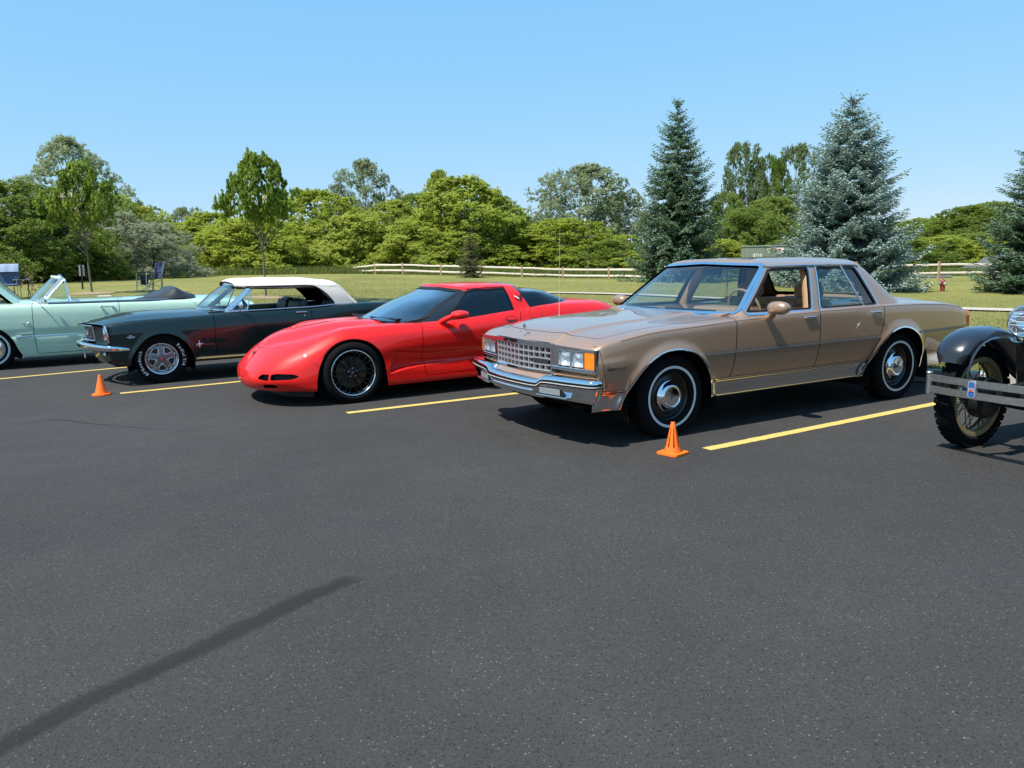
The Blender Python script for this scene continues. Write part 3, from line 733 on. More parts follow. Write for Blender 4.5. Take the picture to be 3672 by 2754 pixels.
    base, topr = np.array(base), np.array(topr)
    bot = base+(base-topr)*.085
    mid = (base*.5+topr*.5); mid[:, 1] += .012*np.sin(np.clip(np.linspace(0, 1, 12), 0, 1)*math.pi)
    c0 = np.array([-1.90, 0, 0])
    def shrink(k, dz): 
        q = topr.copy(); q[:, 0] = c0[0]+(q[:, 0]-c0[0])*(1-(1-k)*.8); q[:, 1] *= k; q[:, 2] += dz; return q
    r1 = shrink(.955, .024); r2 = shrink(.88, .040); r3 = shrink(.6, .062); r4 = shrink(.3, .071); r5 = shrink(.0, .074)
    r3[:, 2] = 1.431-.010*((r3[:, 0]+1.9)/.7)**2; r4[:, 2] = 1.439-.010*((r4[:, 0]+1.9)/.7)**2; r5[:, 2] = 1.442-.010*((r5[:, 0]+1.9)/.7)**2
    R = np.stack([bot, base, mid, topr, r1, r2, r3, r4, r5])
    gh = from_grid(loft_grid(R.transpose(1, 0, 2), .022, .02), (0, 0, 1))
    # windscreen, rear window (front view), side windows (side view)
    ws = poly_field(rounded([(0, .976), (-.812, .973), (-.632, 1.362), (0, 1.386), (.632, 1.362), (.812, .973)], .03), (1, 2))
    wsf = lambda V: np.where(V[:, 0]+.36*(V[:, 2]-1.0)*0 > -1.305+0*V[:, 0], ws(V), 1.0)
    wsf = lambda V: np.where((V[:, 0] > -.90-1.12*(V[:, 2]-.975)), ws(V), 1.0)
    rw = poly_field(rounded([(0, 1.035), (-.70, 1.035), (-.57, 1.345), (.57, 1.345), (.70, 1.035)], .04), (1, 2)); rwf = lambda V: np.where(V[:, 0] < -2.60, rw(V), 1.0)
    fd = rounded([(-.845, .972), (-1.280, 1.335), (-1.752, 1.338), (-1.625, .966)], .02); rd = rounded([(-1.76, .966), (-1.868, 1.338), (-2.43, 1.332), (-2.575, .966)], .03)
    fdf, rdf = [(lambda f: (lambda V: np.where((V[:, 1] > .5) & (V[:, 2] < 1.345), f(V), 1.0)))(poly_field(p)) for p in (fd, rd)]
    wsg = keep(gh, lambda V: wsf(V)-.012); rwg = keep(gh, lambda V: rwf(V)-.012); rdg = keep(gh, lambda V: rdf(V)-.012); fdg = keep(gh, lambda V: fdf(V)-.012)
    shell = gh
    for f in (wsf, rwf, fdf, rdf): shell = drop(shell, f)
    mk('roof', shell+flange(shell, .03), PAINT, root, True)
    lin = keep(shell, lambda V: 1.33-V[:, 2]).off(-.035).flip(); mk('headliner', lin, TAN_D, root, True)
    def rim(f, lo, hi, lift): 
        t = patch_between(gh, f, lo, hi).off(lift); return t+flange(t, .006)
    wst = rim(wsf, -.004, .020, .005); mk('windscreen_trim', wst, CHROME, root, True)
    mk('rear_window_trim', rim(rwf, -.004, .020, .005), CHROME, root, True)
    for s in (1, -1):
        q = (lambda m: m) if s > 0 else (lambda m: m.mir())
        for f in (fdf, rdf):
            mk('window_trim', q(rim(f, .006, .024, .004)), CHROME, root)
            mk('window_seal', q(rim(f, -.016, .005, -.002)), BLACK, root)
    g = mk('windscreen', wsg.off(-.008), GLASS, root, True)
    mk('rear_window', rwg.off(-.008), GLASS, root, True)
    for s in (1, -1):
        q = (lambda m: m) if s > 0 else (lambda m: m.mir())
        mk('window', q(rdg.off(-.012)), glass_mat('rear_door_glass', (.66, .74, .70)), root)
        if s < 0: mk('window', q(fdg.off(-.012)), GLASS, root)
        bar = tube(curve([(-2.23, .722, 1.345), (-2.30, .80, 1.16), (-2.385, .889, .955)], .05), .012, 6); mk('window_divider', q(bar), CHROME_SOFT, root)
        dr = curve([(-1.262, .652, 1.366), (-1.32, .706, 1.356), (-1.6, .731, 1.358), (-2.0, .734, 1.358), (-2.45, .716, 1.350), (-2.53, .715, 1.30)], .04)
        mk('drip_rail', q(tube(dr, .009, 6)), CHROME, root)
    # wiper recess, wipers, cowl
    cw = prism([(-.60, 0), (-.66, .45), (-.74, .74), (-.80, .82), (-.90, .80), (-.80, .45), (-.74, 0), (-.80, -.45), (-.90, -.80), (-.80, -.82), (-.74, -.74), (-.66, -.45)], 2, .93, .962); mk('cowl', cw, BLACK, root)
    for (y0, y1) in ((.62, .05), (-.05, -.62)):
        mk('wiper', tube([(-.66-.12*abs(y0), y0, .982), (-.655-.12*abs(y1), y1, .990)], .008, 5), SATIN, root)
    # ---------------- front: header, grille, lamps
    ys = np.linspace(0, .925, 60); zs_ = np.linspace(.46, .800, 24)
    P = np.array([[(xf(y)-.060, y, z) for z in zs_] for y in ys])
    tops = np.interp(ys, [0, .46, .72, .925], [.803, .790, .780, .768])
    P[..., 2] = zs_[0]+(tops[:, None]-zs_[0])*np.linspace(0, 1, 24)[None]
    hd = from_grid(P, (1, 0, 0)); mk('header_panel', hd, PAINT, root, True)
    # strip between grille and bumper sloping forward
    P = np.array([[(xf(y)-.02+.075*t, y, .565-.055*t) for t in (0, .5, 1)] for y in ys]); mk('filler_panel', from_grid(P, (0, 0, 1)), PAINT, root, True)
    gx = lambda y: xf(abs(y))+.012
    cols = np.linspace(-.437, .437, 13); rows_ = np.linspace(.570, .762, 5); bars = []
    GR = mat('grille_bright_grey', (.56, .57, .60), .25, .7)
    for y in cols: bars.append(box(gx(y)-.030, gx(y), y-.007, y+.007, .560, .770))
    for z in rows_:
        for sgn in (1, -1):
            pth = [(gx(y)-.014, y, z) for y in np.linspace(0, .437*sgn, 9)]; bars.append(sweep(pth, [(-.015, -.007), (.015, -.007), (.015, .007), (-.015, .007)]))
    gr = mk('grille', bars, GR, root)
    back = from_grid(np.array([[(gx(y)-.034, y, z) for z in (.55, .79)] for y in np.linspace(-.44, .44, 23)]), (1, 0, 0)); mk('grille_backing', back, BLACK, gr)
    fr = []
    for sgn in (1, -1):
        for z, h, lift in ((.780, .016, .010), (.560, .009, .006)):
            pth = [(gx(y)+lift-.02, y, z+(.010-.030*abs(y) if z > .7 else 0)) for y in np.linspace(0, .45*sgn, 9)]; fr.append(sweep(pth, [(-.022, -h), (.022, -h), (.022, h), (-.022, h)]))
        fr.append(bevbox(gx(.45)-.03, gx(.45)+.012, sgn*.437, sgn*.455, .552, .797, .004))
    mk('grille_surround', fr, CHROME, gr)
    Rz = rotz(math.atan2(gx(.22)-gx(.41), .19))
    pl = box(-.008, .004, -.095, .095, -.018, .018).tf(Rz, (gx(.315), .315, .645)); mk('nameplate', pl, SATIN, gr)
    tx = text_mesh('CHEVROLET', .036, .0012, 1.0).tf(rotz(math.pi/2)).tf(Rz, (gx(.315)+.0065, .315, .645)); mk('nameplate_lettering', tx, CHROME, gr)
    AMBER = mat('amber_lens', (.72, .20, .006), .2, coat=1.0, bump=(160, .3))
    for s in (1, -1):
        L = empty_child('headlight_cluster', root)
        def at(y, z, d=0): return (xf(y)+.004+d, y, z)
        sl = math.atan2(xf(.50)-xf(.78), .28); Rl = rotz(sl)          # the lamps lie along the swept nose
        sl2 = math.atan2(xf(.80)-xf(.90), .10); Rl2 = rotz(sl2)
        def cor(y0, y1, z0, z1, d0, d1, b=.004):
            yc = (y0+y1)/2; hw = (y1-y0)/2/math.cos(sl2); return bevbox(d0, d1, -hw, hw, z0, z1, b).tf(Rl2, (xf(yc), yc, 0))
        def lamp(y0, y1, z0, z1, d0, d1, b=.006):
            yc = (y0+y1)/2; hw = (y1-y0)/2/math.cos(sl); return bevbox(d0, d1, -hw, hw, z0, z1, b).tf(Rl, (xf(yc), yc, 0))
        bez = [lamp(.455, .808, .755, .773, -.03, .020), lamp(.455, .808, .596, .622, -.03, .020), lamp(.455, .524, .60, .775, -.03, .012), cor(.806, .915, .757, .774, -.05, .020), cor(.806, .915, .598, .620, -.05, .020), cor(.905, .920, .598, .774, -.06, .020)]
        lipz = lambda y: np.interp(y, [.455, .72, .80, .92], [.789, .779, .776, .770])
        tp = [(xf(y)+.004, y, lipz(y)-.010) for y in np.linspace(.452, .918, 14)]; bez.append(sweep(tp, [(-.02, -.012), (.016, -.012), (.016, .011), (-.02, .011)]))
        bez += [lamp(.515, .806, .738, .758, -.03, .010), lamp(.654, .672, .62, .745, -.03, .012), lamp(.800, .810, .615, .765, -.03, .016)]
        mk('headlight_bezel', [b if s > 0 else b.mir() for b in bez], CHROME, L)
        bk = lamp(.46, .90, .60, .765, -.085, -.062); mk('bezel_shadow_gap', bk if s > 0 else bk.mir(), BLACK, L)
        for y0, y1 in ((.526, .652), (.674, .800)):
            yc = (y0+y1)/2
            rf = lamp(y0, y1, .628, .738, -.018, -.002); 
            # reflector: a shallow dished bowl behind the glass
            gg = np.array([[(-.006-.045*(1-(2*u-1)**4)*(1-(2*v-1)**2), -(y1-y0)/2+(y1-y0)*u, .630+.106*v) for v in np.linspace(0, 1, 9)] for u in np.linspace(0, 1, 9)])
            bowl = from_grid(gg, (1, 0, 0)).tf(Rl, (xf(yc), yc, 0)); mk('reflector', bowl if s > 0 else bowl.mir(), REFL, L)
            ln = lamp(y0, y1, .629, .737, -.004, .004, .003); ln2 = add([lamp(y0+.01, y1-.01, z, z+.003, .004, .006, .001) for z in np.linspace(.645, .720, 5)])
            mk('headlight', ln if s > 0 else ln.mir(), LENS, L)
        am_ = cor(.812, .905, .620, .757, -.03, .018, .008); mk('corner_lamp', am_ if s > 0 else am_.mir(), AMBER, L)
        ed = cor(.906, .916, .606, .768, -.03, .0235, .002); mk('lamp_edge', ed if s > 0 else ed.mir(), BLACK, L)
    # ---------------- bumper
    yb = np.array([0, .15, .30, .40, .425, .465, .6, .75, .88, .955, .980, .958])
    xb = np.array([1.000, .998, .992, .984, .980, .973, .948, .915, .878, .852, .815, .740])
    zt = np.array([.507, .508, .510, .514, .528, .548, .553, .553, .553, .553, .553, .553])
    zl = np.array([.352, .352, .352, .354, .360, .368, .366, .362, .360, .358, .357, .362])
    t, q = dens(np.stack([xb, yb], 1), .018)
    xbq, ybq, ztq, zlq = pchip(t, xb, q), pchip(t, yb, q), pchip(t, zt, q), pchip(t, zl, q)
    tx_ = np.gradient(np.stack([xbq, ybq], 1), axis=0); nx = np.stack([tx_[:, 1], -tx_[:, 0]], 1); nx /= np.linalg.norm(nx, axis=1, keepdims=True)
    def bsec(i):
        a, b = ztq[i], zlq[i]; pr = .014*(1 if ybq[i] < .33 else max(0, 1-(ybq[i]-.33)/.02))
        return [(-.16, a-.006), (-.09, a), (-.035, a), (-.012, a-.006), (0, a-.022), (.002, a-.034), (.002, a-.070), (-.006, a-.082), (-.012+pr, a-.10), (-.030+pr, b+.05), (-.046+pr, b+.012), (-.062, b), (-.13, b)]
    secs = [curve([(d, z) for d, z in bsec(i)], .008) for i in range(len(q))]
    nmin = min(len(s_) for s_ in secs)
    def res(s_, n=70):
        t_ = np.concatenate([[0], np.cumsum(np.linalg.norm(np.diff(s_, axis=0), axis=1))]); return np.stack([np.interp(np.linspace(0, t_[-1], n), t_, s_[:, k]) for k in (0, 1)], 1)
    secs = np.array([res(s_) for s_ in secs])
    G = np.stack([xbq[:, None]+nx[:, :1]*secs[..., 0], ybq[:, None]+nx[:, 1:2]*secs[..., 0], secs[..., 1]], -1)
    bm = from_grid(G, (1, .5, 0)); bump_o = mk('front_bumper', bm, CHROME, root, True)
    for nm, o0, o1, lift, mt in (('rub_strip', -.066, -.030, .006, BLACK), ('rub_strip_line', -.053, -.047, .0085, WHITE_PAINT)):
        g2 = np.array([[(xbq[i]+nx[i, 0]*(.002+lift), ybq[i]+nx[i, 1]*(.002+lift), ztq[i]+o) for o in (o1, o1-.004, (o0+o1)/2, o0+.004, o0)] for i in range(len(q)) if xbq[i] > .755])
        p = from_grid(g2, (1, .5, 0)); mk(nm, p+flange(p, .01), mt, bump_o, True)
    for s in (1, -1):
        sl = math.atan2(.980-.930, .66-.43); Rl = rotz(sl)
        f = lambda m: m.tf(Rl, (.953, .545, 0)) if s > 0 else m.tf(Rl, (.953, .545, 0)).mir()
        rec = bevbox(-.06, .001, -.125, .125, .402, .460, .004); mk('lamp_recess', f(rec), SATIN, bump_o)
        ln = bevbox(-.03, .002, -.115, .115, .408, .455, .002)+add([bevbox(-.005, .0042, -.113+.226*i/18, -.113+.226*(i+.6)/18, .410, .453, .001) for i in range(18)])
        mk('turn_signal', f(ln), mat('frosted_lens', (.34, .37, .38), .12, .35, coat=1), bump_o)
        lip = bevbox(-.04, .018, -.14, .20, .384, .402, .006); mk('bumper_lip', f(lip), CHROME, bump_o)
    rb = [bevbox(-4.33, -4.17, -.90, .90, .40, .53, .03)]; mk('rear_bumper', rb, CHROME, root)
    tl = from_grid(np.array([[(-4.165, y, z) for z in (.50, .83)] for y in (-.87, 0, .87)]), (-1, 0, 0)); mk('tail_panel', tl, PAINT, root)
    RED = mat('red_lens', (.33, .008, .010), .2, coat=1)
    for s in (1, -1):
        b = bevbox(-4.195, -4.10, .52, .874, .655, .785, .010); mk('tail_light', b if s > 0 else b.mir(), RED, root)
    # ---------------- hood ornament, emblems, handles, mirrors, antenna
    orn = [bevbox(.80, .885, -.012, .012, .858, .872, .005), tube([(.845, 0, .868), (.845, 0, .905)], .004, 6), bevbox(.841, .849, -.026, .026, .893, .905, .003), bevbox(.841, .849, -.022, .022, .905, .922, .003), ellipsoid((.845, 0, .927), (.004, .006, .008), 6, 8)]
    orn += [ellipsoid((.845, y, .917), (.004, .004, .009), 6, 8) for y in (-.019, .019)]
    mk('hood_ornament', orn, CHROME, root)
    cs = text_mesh('Caprice Classic', .031, .0015, .92, shear=.35, bold=.0012)
    for s in (1, -1):
        m = cs.tf(rotz(math.pi), (.606, .952, .624)) if s > 0 else cs.tf(np.eye(3), (.606, -.952, .624)); mk('fender_script', m, CHROME, root)
        e = add([bevbox(-2.735+.0, -2.675, -.004, .004, .0, .012, .003), bevbox(-2.727, -2.683, -.004, .004, .012, .026, .003), ellipsoid((-2.705, 0, .034), (.008, .005, .011), 6, 8), ellipsoid((-2.733, 0, .020), (.007, .005, .009), 6, 8), ellipsoid((-2.677, 0, .020), (.007, .005, .009), 6, 8)]).tf(rotx(.42)).move((0, .865, 1.0))
        mk('pillar_emblem', e if s > 0 else e.mir(), CHROME, root)
        for x in (-1.555, -2.485):
            h = bevbox(x-.080, x+.068, .938, .968, .886, .908, .008)+bevbox(x-.090, x+.078, .925, .950, .868, .886, .004)
            mk('door_handle', h if s > 0 else h.mir(), CHROME, root)
        lk = ellipsoid((-1.668, .938, .900), (.012, .008, .012), 8, 12); mk('door_lock', lk if s > 0 else lk.mir(), CHROME, root)
    hd_ = ellipsoid((-1.005, 1.075, 1.012), (.062, .105, .058), 14, 24, .85)
    hd_ = keep(hd_, lambda V: -1.052-V[:, 0])
    ap = curve([(-1.035, .905, .900), (-1.02, .985, .945), (-1.005, 1.05, 1.0)], .02); arm = tube(ap, np.linspace(.042, .026, len(ap)), 12)
    mface = lathe([(.092, 0), (.0001, 0)], 28); mface = mface.tf(np.array([[0, -1, 0], [1, 0, 0], [0, 0, .55]]), (-1.0515, 1.075, 1.012))
    m_o = mk('door_mirror', hd_+arm, PAINT, root); mk('mirror_glass', mface, MIRROR, m_o)
    m_o = mk('door_mirror', (hd_+arm).mir(), PAINT, root); mk('mirror_glass', mface.mir(), MIRROR, m_o)
    an = tube([(-.03, -.80, .90), (-.03, -.80, .93), (-.05, -.80, 1.75)], [.009, .0030, .0012], 6); mk('antenna', an, mat('antenna_steel', (.75, .75, .72), .3, .7), root)
    # ---------------- cabin
    cab = empty_child('interior', root)
    dash = prism([(-.62, .60), (-.64, .955), (-.80, .985), (-1.10, .955), (-1.16, .90), (-1.12, .60)], 1, -.78, .78); mk('dashboard', dash, mat('taupe_dash', (.20, .14, .095), .6), cab)
    pod = bevbox(-1.18, -.92, .12, .66, .90, 1.0, .03); mk('instrument_pod', pod, mat('taupe_dash', (.2, .14, .095)), cab)
    fs = seat(1.36, .52, .56, .25, .17, 8).move((-2.04, 0, .42)); mk('front_seat', fs, TAN, cab)
    rs = seat(1.40, .52, .57, .32, .17, 9).move((-2.90, 0, .42)); mk('rear_seat', rs, TAN, cab)
    for y in (.38, -.38):
        hr = bevbox(-2.28, -2.17, y-.16, y+.16, 1.02, 1.165, .05); mk('headrest', hr, TAN, cab)
    sw = steering_wheel(.19, .012).tf(roty(.35), (-1.34, .38, .965)); mk('steering_wheel', sw, mat('taupe_wheel', (.22, .17, .12), .5), cab)
    shelf = box(-3.05, -2.75, -.72, .72, .955, .985); mk('parcel_shelf', shelf, TAN_D, cab)
    for s in (1, -1):
        pl_ = prism([(-1.60, .90), (-1.755, 1.335), (-1.86, 1.335), (-1.75, .90)], 1, 0, .03).tf(rotx(.435), (0, 0, 0))
        pts = curve([(-1.675, .845, .90), (-1.74, .77, 1.12), (-1.81, .665, 1.335)], .05); b = tube(pts, .055, 8); mk('pillar_trim', b if s > 0 else b.mir(), TAN_D, cab)
        cpil = tube(curve([(-2.66, .80, .97), (-2.60, .715, 1.16), (-2.52, .62, 1.335)], .05), .07, 8); mk('pillar_trim', cpil if s > 0 else cpil.mir(), TAN_D, cab)
        dp = box(-2.6, -.75, .82, .845, .50, .945); mk('door_card', dp if s > 0 else dp.mir(), TAN_D, cab)
        sv = bevbox(-1.50, -1.345, s*.36-.19, s*.36+.19, 1.345, 1.358, .006); mk('sun_visor', sv, TAN_D, cab)
    mk('rear_view_mirror', bevbox(-1.30, -1.27, -.12, .12, 1.275, 1.335, .012)+tube([(-1.25, 0, 1.33), (-1.22, 0, 1.375)], .008, 6), BLACK, cab)
    mk('floor_pan', box(-4.0, .7, -.80, .80, .28, .30)+box(-4.1, -3.05, -.8, .8, .5, .52), DARK, root)
    wells = []
    for x in (0, -2.946):
        th = np.linspace(-.25, math.pi+.25, 24); wp = np.stack([x+.47*np.cos(th), 0*th, .29+.455*np.sin(th)], 1)
        wells.append(from_grid(np.stack([wp+[0, .50, 0], wp+[0, .915, 0]], 1), (0, 0, -1)).off(0)); ring = wp+[0, .50, 0]
        wells.append(flat_tris(np.vstack([ring, [[x, .5, .29]]]), [(i, i+1, len(ring)) for i in range(len(ring)-1)]))
    [mk('wheel_well', q_, DARK, root, True) for q_ in wells]
    mk('axle', [tube([(x, -.75, .33), (x, .75, .33)], .05, 8) for x in (0, -2.946)]+[tube([(-3.6, -.4, .34), (-3.2, -.4, .36), (-1.0, -.2, .28)], .03, 8)], DARK, root)
    # ---------------- wheels
    first = None
    for x in (0, -2.946):
        for s in (1, -1):
            if first is None:
                w = wheel_root(root, x, s*.80, .336, s < 0); first = w
                pr = tyre_profile(.345, .205, .195); t_ = mk('tyre', lathe(pr, 64), RUBBER, w)
                mk('whitewall', ring_on(pr, .232, .253), WHITE_RUBBER, t_)
                rimp = [(.195, -.08), (.203, -.075), (.203, .062), (.197, .070), (.190, .066), (.178, .050), (.172, .030), (.160, .028), (.140, .040), (.105, .046), (.02, .046)]
                r_ = mk('rim', lathe(rimp, 64, (2,)), SATIN, w)
                cap = [(.134, .044), (.134, .052), (.128, .062), (.118, .068), (.108, .085), (.098, .100), (.090, .104), (.080, .103), (.076, .098), (.070, .098), (.0005, .1005)]
                hc = mk('hub_cap', lathe(cap, 64, (2, 6, 8)), CHROME, w)
                bow = prism([(-.026, .006), (-.010, .006), (-.008, .011), (.010, .011), (.008, .006), (.026, .006), (.022, -.006), (.008, -.006), (.006, -.011), (-.012, -.011), (-.010, -.006), (-.030, -.006)], 1, .0995, .1025).tf(roty(.9)); mk('cap_emblem', bow, mat('cap_emblem_dark', (.10, .09, .08), .4), hc)
            else:
                w = copy_tree(first, root); w.location = (x, s*.80, .336); w.rotation_euler = (0, 0, math.pi if s < 0 else 0)
    return root

def empty_child(name, parent):
    o = bpy.data.objects.new(name, None); COL.objects.link(o); o.parent = parent; o.empty_display_size = .1; return o

build_sedan()
# ------------------------------------------------------------------ red coupe
def seam(m, f, w=.0028, lift=.0006):
    return patch_between(m, f, -w, w).off(lift)

def build_coupe():
    root = empty('parked_car', (-2.1157, 8.785, 0), 3.6592, 'low red sports coupe with black mesh wheels and dark tinted glass', 'car', 'classic cars parked in the row')
    RED = mat('red_gloss_paint', (.66, .009, .005), .42, 0, coat=.75, coat_rough=.012, spec=.2)
    SEAM = mat('panel_seam', (.05, .002, .002), .6)
    T = [
     [(.90,0,.160),(.955,0,.172),(.985,0,.250),(.978,0,.340),(.948,0,.385),(.905,0,.432),(.860,0,.476),(.820,0,.516),(.785,0,.552),(.762,0,.578),(.745,0,.598)],
     [(.875,.20,.160),(.935,.22,.172),(.968,.24,.250),(.960,.24,.345),(.928,.23,.395),(.885,.22,.446),(.838,.20,.498),(.792,.17,.546),(.748,.13,.592),(.705,.07,.640),(.680,0,.664)],
     [(.80,.40,.160),(.868,.45,.172),(.905,.50,.250),(.897,.50,.350),(.865,.49,.406),(.815,.47,.467),(.752,.44,.532),(.690,.38,.590),(.625,.28,.644),(.570,.15,.702),(.535,0,.732)],
     [(.68,.58,.160),(.735,.66,.172),(.775,.705,.250),(.768,.71,.350),(.737,.70,.420),(.680,.67,.500),(.605,.62,.575),(.535,.54,.634),(.465,.42,.682),(.405,.23,.744),(.365,0,.772)],
     [(.50,.70,.160),(.545,.815,.172),(.578,.842,.250),(.572,.842,.360),(.545,.827,.455),(.492,.79,.552),(.425,.72,.638),(.365,.63,.690),(.305,.48,.720),(.255,.26,.777),(.225,0,.795)],
     [(.36,.75,.160),(.385,.888,.165),(.400,.905,.250),(.395,.903,.380),(.370,.887,.500),(.322,.847,.610),(.265,.767,.703),(.212,.67,.742),(.162,.50,.750),(.122,.28,.798),(.10,0,.812)],
     [(.12,.78,.155),(.130,.915,.160),(.135,.927,.270),(.130,.927,.420),(.120,.917,.560),(.100,.872,.690),(.08,.780,.770),(.05,.66,.784),(.02,.50,.770),(.0,.29,.812),(-.01,0,.824)],
     [(-.15,.78,.155),(-.15,.915,.158),(-.15,.930,.270),(-.15,.932,.420),(-.15,.924,.570),(-.15,.877,.705),(-.15,.787,.788),(-.15,.66,.798),(-.15,.50,.786),(-.15,.30,.820),(-.15,0,.830)],
     [(-.45,.78,.155),(-.45,.912,.158),(-.45,.924,.270),(-.45,.915,.420),(-.45,.922,.580),(-.45,.887,.720),(-.45,.802,.797),(-.45,.67,.806),(-.45,.50,.802),(-.45,.30,.822),(-.45,0,.828)],
     [(-.85,.78,.155),(-.85,.905,.158),(-.85,.915,.260),(-.85,.900,.400),(-.85,.925,.580),(-.85,.905,.720),(-.85,.835,.798),(-.85,.74,.800),(-.85,.50,.790),(-.85,.30,.790),(-.85,0,.790)],
     [(-1.4,.78,.155),(-1.4,.900,.158),(-1.4,.912,.240),(-1.4,.905,.380),(-1.4,.928,.600),(-1.4,.915,.740),(-1.4,.852,.826),(-1.4,.77,.832),(-1.4,.50,.80),(-1.4,.30,.80),(-1.4,0,.80)],
     [(-1.95,.78,.155),(-1.95,.908,.160),(-1.95,.926,.280),(-1.95,.928,.450),(-1.95,.937,.620),(-1.95,.922,.770),(-1.95,.858,.872),(-1.95,.78,.884),(-1.95,.50,.86),(-1.95,.30,.86),(-1.95,0,.86)],
     [(-2.3,.78,.160),(-2.3,.912,.165),(-2.3,.935,.300),(-2.3,.940,.460),(-2.3,.943,.630),(-2.3,.925,.790),(-2.3,.860,.900),(-2.3,.77,.922),(-2.3,.50,.93),(-2.3,.30,.93),(-2.3,0,.93)],
     [(-2.65,.78,.165),(-2.65,.912,.170),(-2.65,.938,.300),(-2.65,.944,.460),(-2.65,.942,.630),(-2.65,.922,.800),(-2.65,.852,.915),(-2.65,.76,.942),(-2.65,.55,.953),(-2.65,.30,.958),(-2.65,0,.958)],
     [(-3.05,.76,.170),(-3.05,.90,.180),(-3.05,.926,.300),(-3.05,.932,.460),(-3.05,.927,.630),(-3.05,.900,.800),(-3.05,.826,.908),(-3.05,.73,.942),(-3.05,.55,.955),(-3.05,.30,.961),(-3.05,0,.962)],
     [(-3.40,.70,.200),(-3.40,.845,.215),(-3.40,.872,.320),(-3.40,.877,.460),(-3.40,.870,.630),(-3.40,.842,.790),(-3.40,.768,.884),(-3.40,.67,.918),(-3.40,.50,.934),(-3.40,.30,.940),(-3.40,0,.941)],
     [(-3.54,.66,.230),(-3.54,.790,.245),(-3.54,.812,.340),(-3.54,.815,.460),(-3.54,.806,.630),(-3.54,.775,.770),(-3.54,.700,.850),(-3.54,.60,.880),(-3.54,.45,.896),(-3.54,.25,.902),(-3.54,0,.903)],
     [(-3.60,.60,.260),(-3.60,.70,.280),(-3.60,.720,.360),(-3.60,.722,.460),(-3.60,.712,.620),(-3.60,.680,.730),(-3.60,.600,.790),(-3.60,.52,.815),(-3.60,.38,.828),(-3.60,.22,.833),(-3.60,0,.834)]]
    C = np.array(T, float); k_ = np.array([0, .2, .5, .8, 1, 1, 1, 1, .8]+[0]*9); C[:, 8, 2] -= .016*k_; C[:, 9, 2] += .007*k_; C[:, 10, 2] -= .004*k_
    G = loft_grid(C, .015, .014, catmull, catmull); sh = G.shape; V = G.reshape(-1, 3)
    # side cove behind the front wheel, drawn out along the door
    st = lambda a, b, v: np.clip((v-a)/(b-a), 0, 1)**2*(3-2*np.clip((v-a)/(b-a), 0, 1))
    lo = np.interp(-V[:, 0], [.39, .60, .82, 1.5, 1.9], [.285, .325, .345, .37, .38]); hi = np.interp(-V[:, 0], [.39, .48, .82, 1.4, 1.9], [.50, .548, .505, .505, .50])
    fx = -.395-.31*(V[:, 2]-.285)
    dep = st(0, .018, fx-V[:, 0])*st(0, .025, V[:, 2]-lo)*st(0, .04, hi-V[:, 2])*np.interp(-V[:, 0], [.4, .55, .82, 1.3, 1.8], [.072, .060, .032, .013, 0])
    dep = np.where((V[:, 1] > .6), dep, 0); V[:, 1] -= dep
    body = from_grid(V.reshape(sh), (0, .3, 1))
    fa = curve([(.395, .05), (.392, .16), (.385, .30), (.345, .44), (.255, .572), (.125, .652), (-.02, .675), (-.165, .650), (-.275, .565), (-.338, .44), (-.362, .30), (-.372, .16), (-.375, .05)], .02, catmull)
    ra = fa*[-1, 1]+[-2.654, 0] if False else np.stack([fa[:, 0]*1.0-2.654, fa[:, 1]], 1)
    FA, RA = poly_field(fa), poly_field(ra); arch = lambda W: np.minimum(FA(W), RA(W))
    body = drop(body, lambda W: np.where(W[:, 1] > .45, arch(W), 1.0))
    # vents in the nose
    vent = [rounded([(.505, .300), (.655, .285), (.655, .352), (.56, .350)], .012), rounded([(.672, .292), (.82, .302), (.858, .325), (.83, .354), (.73, .362), (.672, .350)], .015), rounded([(.555, .205), (.70, .212), (.715, .232), (.69, .250), (.575, .242)], .015)]
    VF = [poly_field(v, (1, 2)) for v in vent]; vf = lambda W: np.where(W[:, 0] > .42, np.minimum(np.minimum(VF[0](W), VF[1](W)), VF[2](W)), 1.0)
    hol = keep(body, lambda W: vf(W)-.01); body = drop(body, vf)
    base = np.array([(-.43, 0, .822), (-.49, .30, .820), (-.645, .60, .808), (-.80, .755, .802), (-.98, .822, .805), (-1.5, .848, .838), (-2.02, .848, .882), (-2.25, .835, .908), (-2.60, .79, .940), (-2.86, .68, .955), (-3.02, .40, .962), (-3.07, 0, .964)])
    b2 = base[:, :2].copy(); b2[:, 1] -= .02; b2[:3, 0] -= .02; b2[-3:, 0] += .03; b2[[0, -1], 1] = 0; b2 = np.vstack([b2, b2[1:-1][::-1]*[1, -1]]); HB = poly_field(b2, (0, 1))
    body = drop(body, lambda W: np.where(W[:, 2] > .74, HB(W), 1.0))
    full = body
    d = rounded([(-.825, .225), (-.79, .48), (-.80, .66), (-.83, .90), (-2.06, .95), (-2.075, .86), (-2.02, .72), (-1.98, .50), (-1.96, .24)], .04); D = poly_field(d)
    sd_ = lambda W: np.where(W[:, 1] > .55, D(W), 1.0)
    door = keep(body, lambda W: sd_(W)+.003); body = drop(body, lambda W: sd_(W)-.003)
    wf = lambda m: m+flange(m, .025)
    mk('body', body+flange(body, .04), RED, root, True)
    mk('nose_vent_backing', hol.off(-.045), mat('dark_vent', (.014, .010, .010), .8), root, True)
    for s in (1, -1):
        m = wf(door); mk('door', m if s > 0 else m.mir(), RED, root)
    # seams: pop-up lamps, hood, front clip, plate
    topf = lambda P_, ax: (lambda f: (lambda W: f(W)))(poly_field(P_, ax))
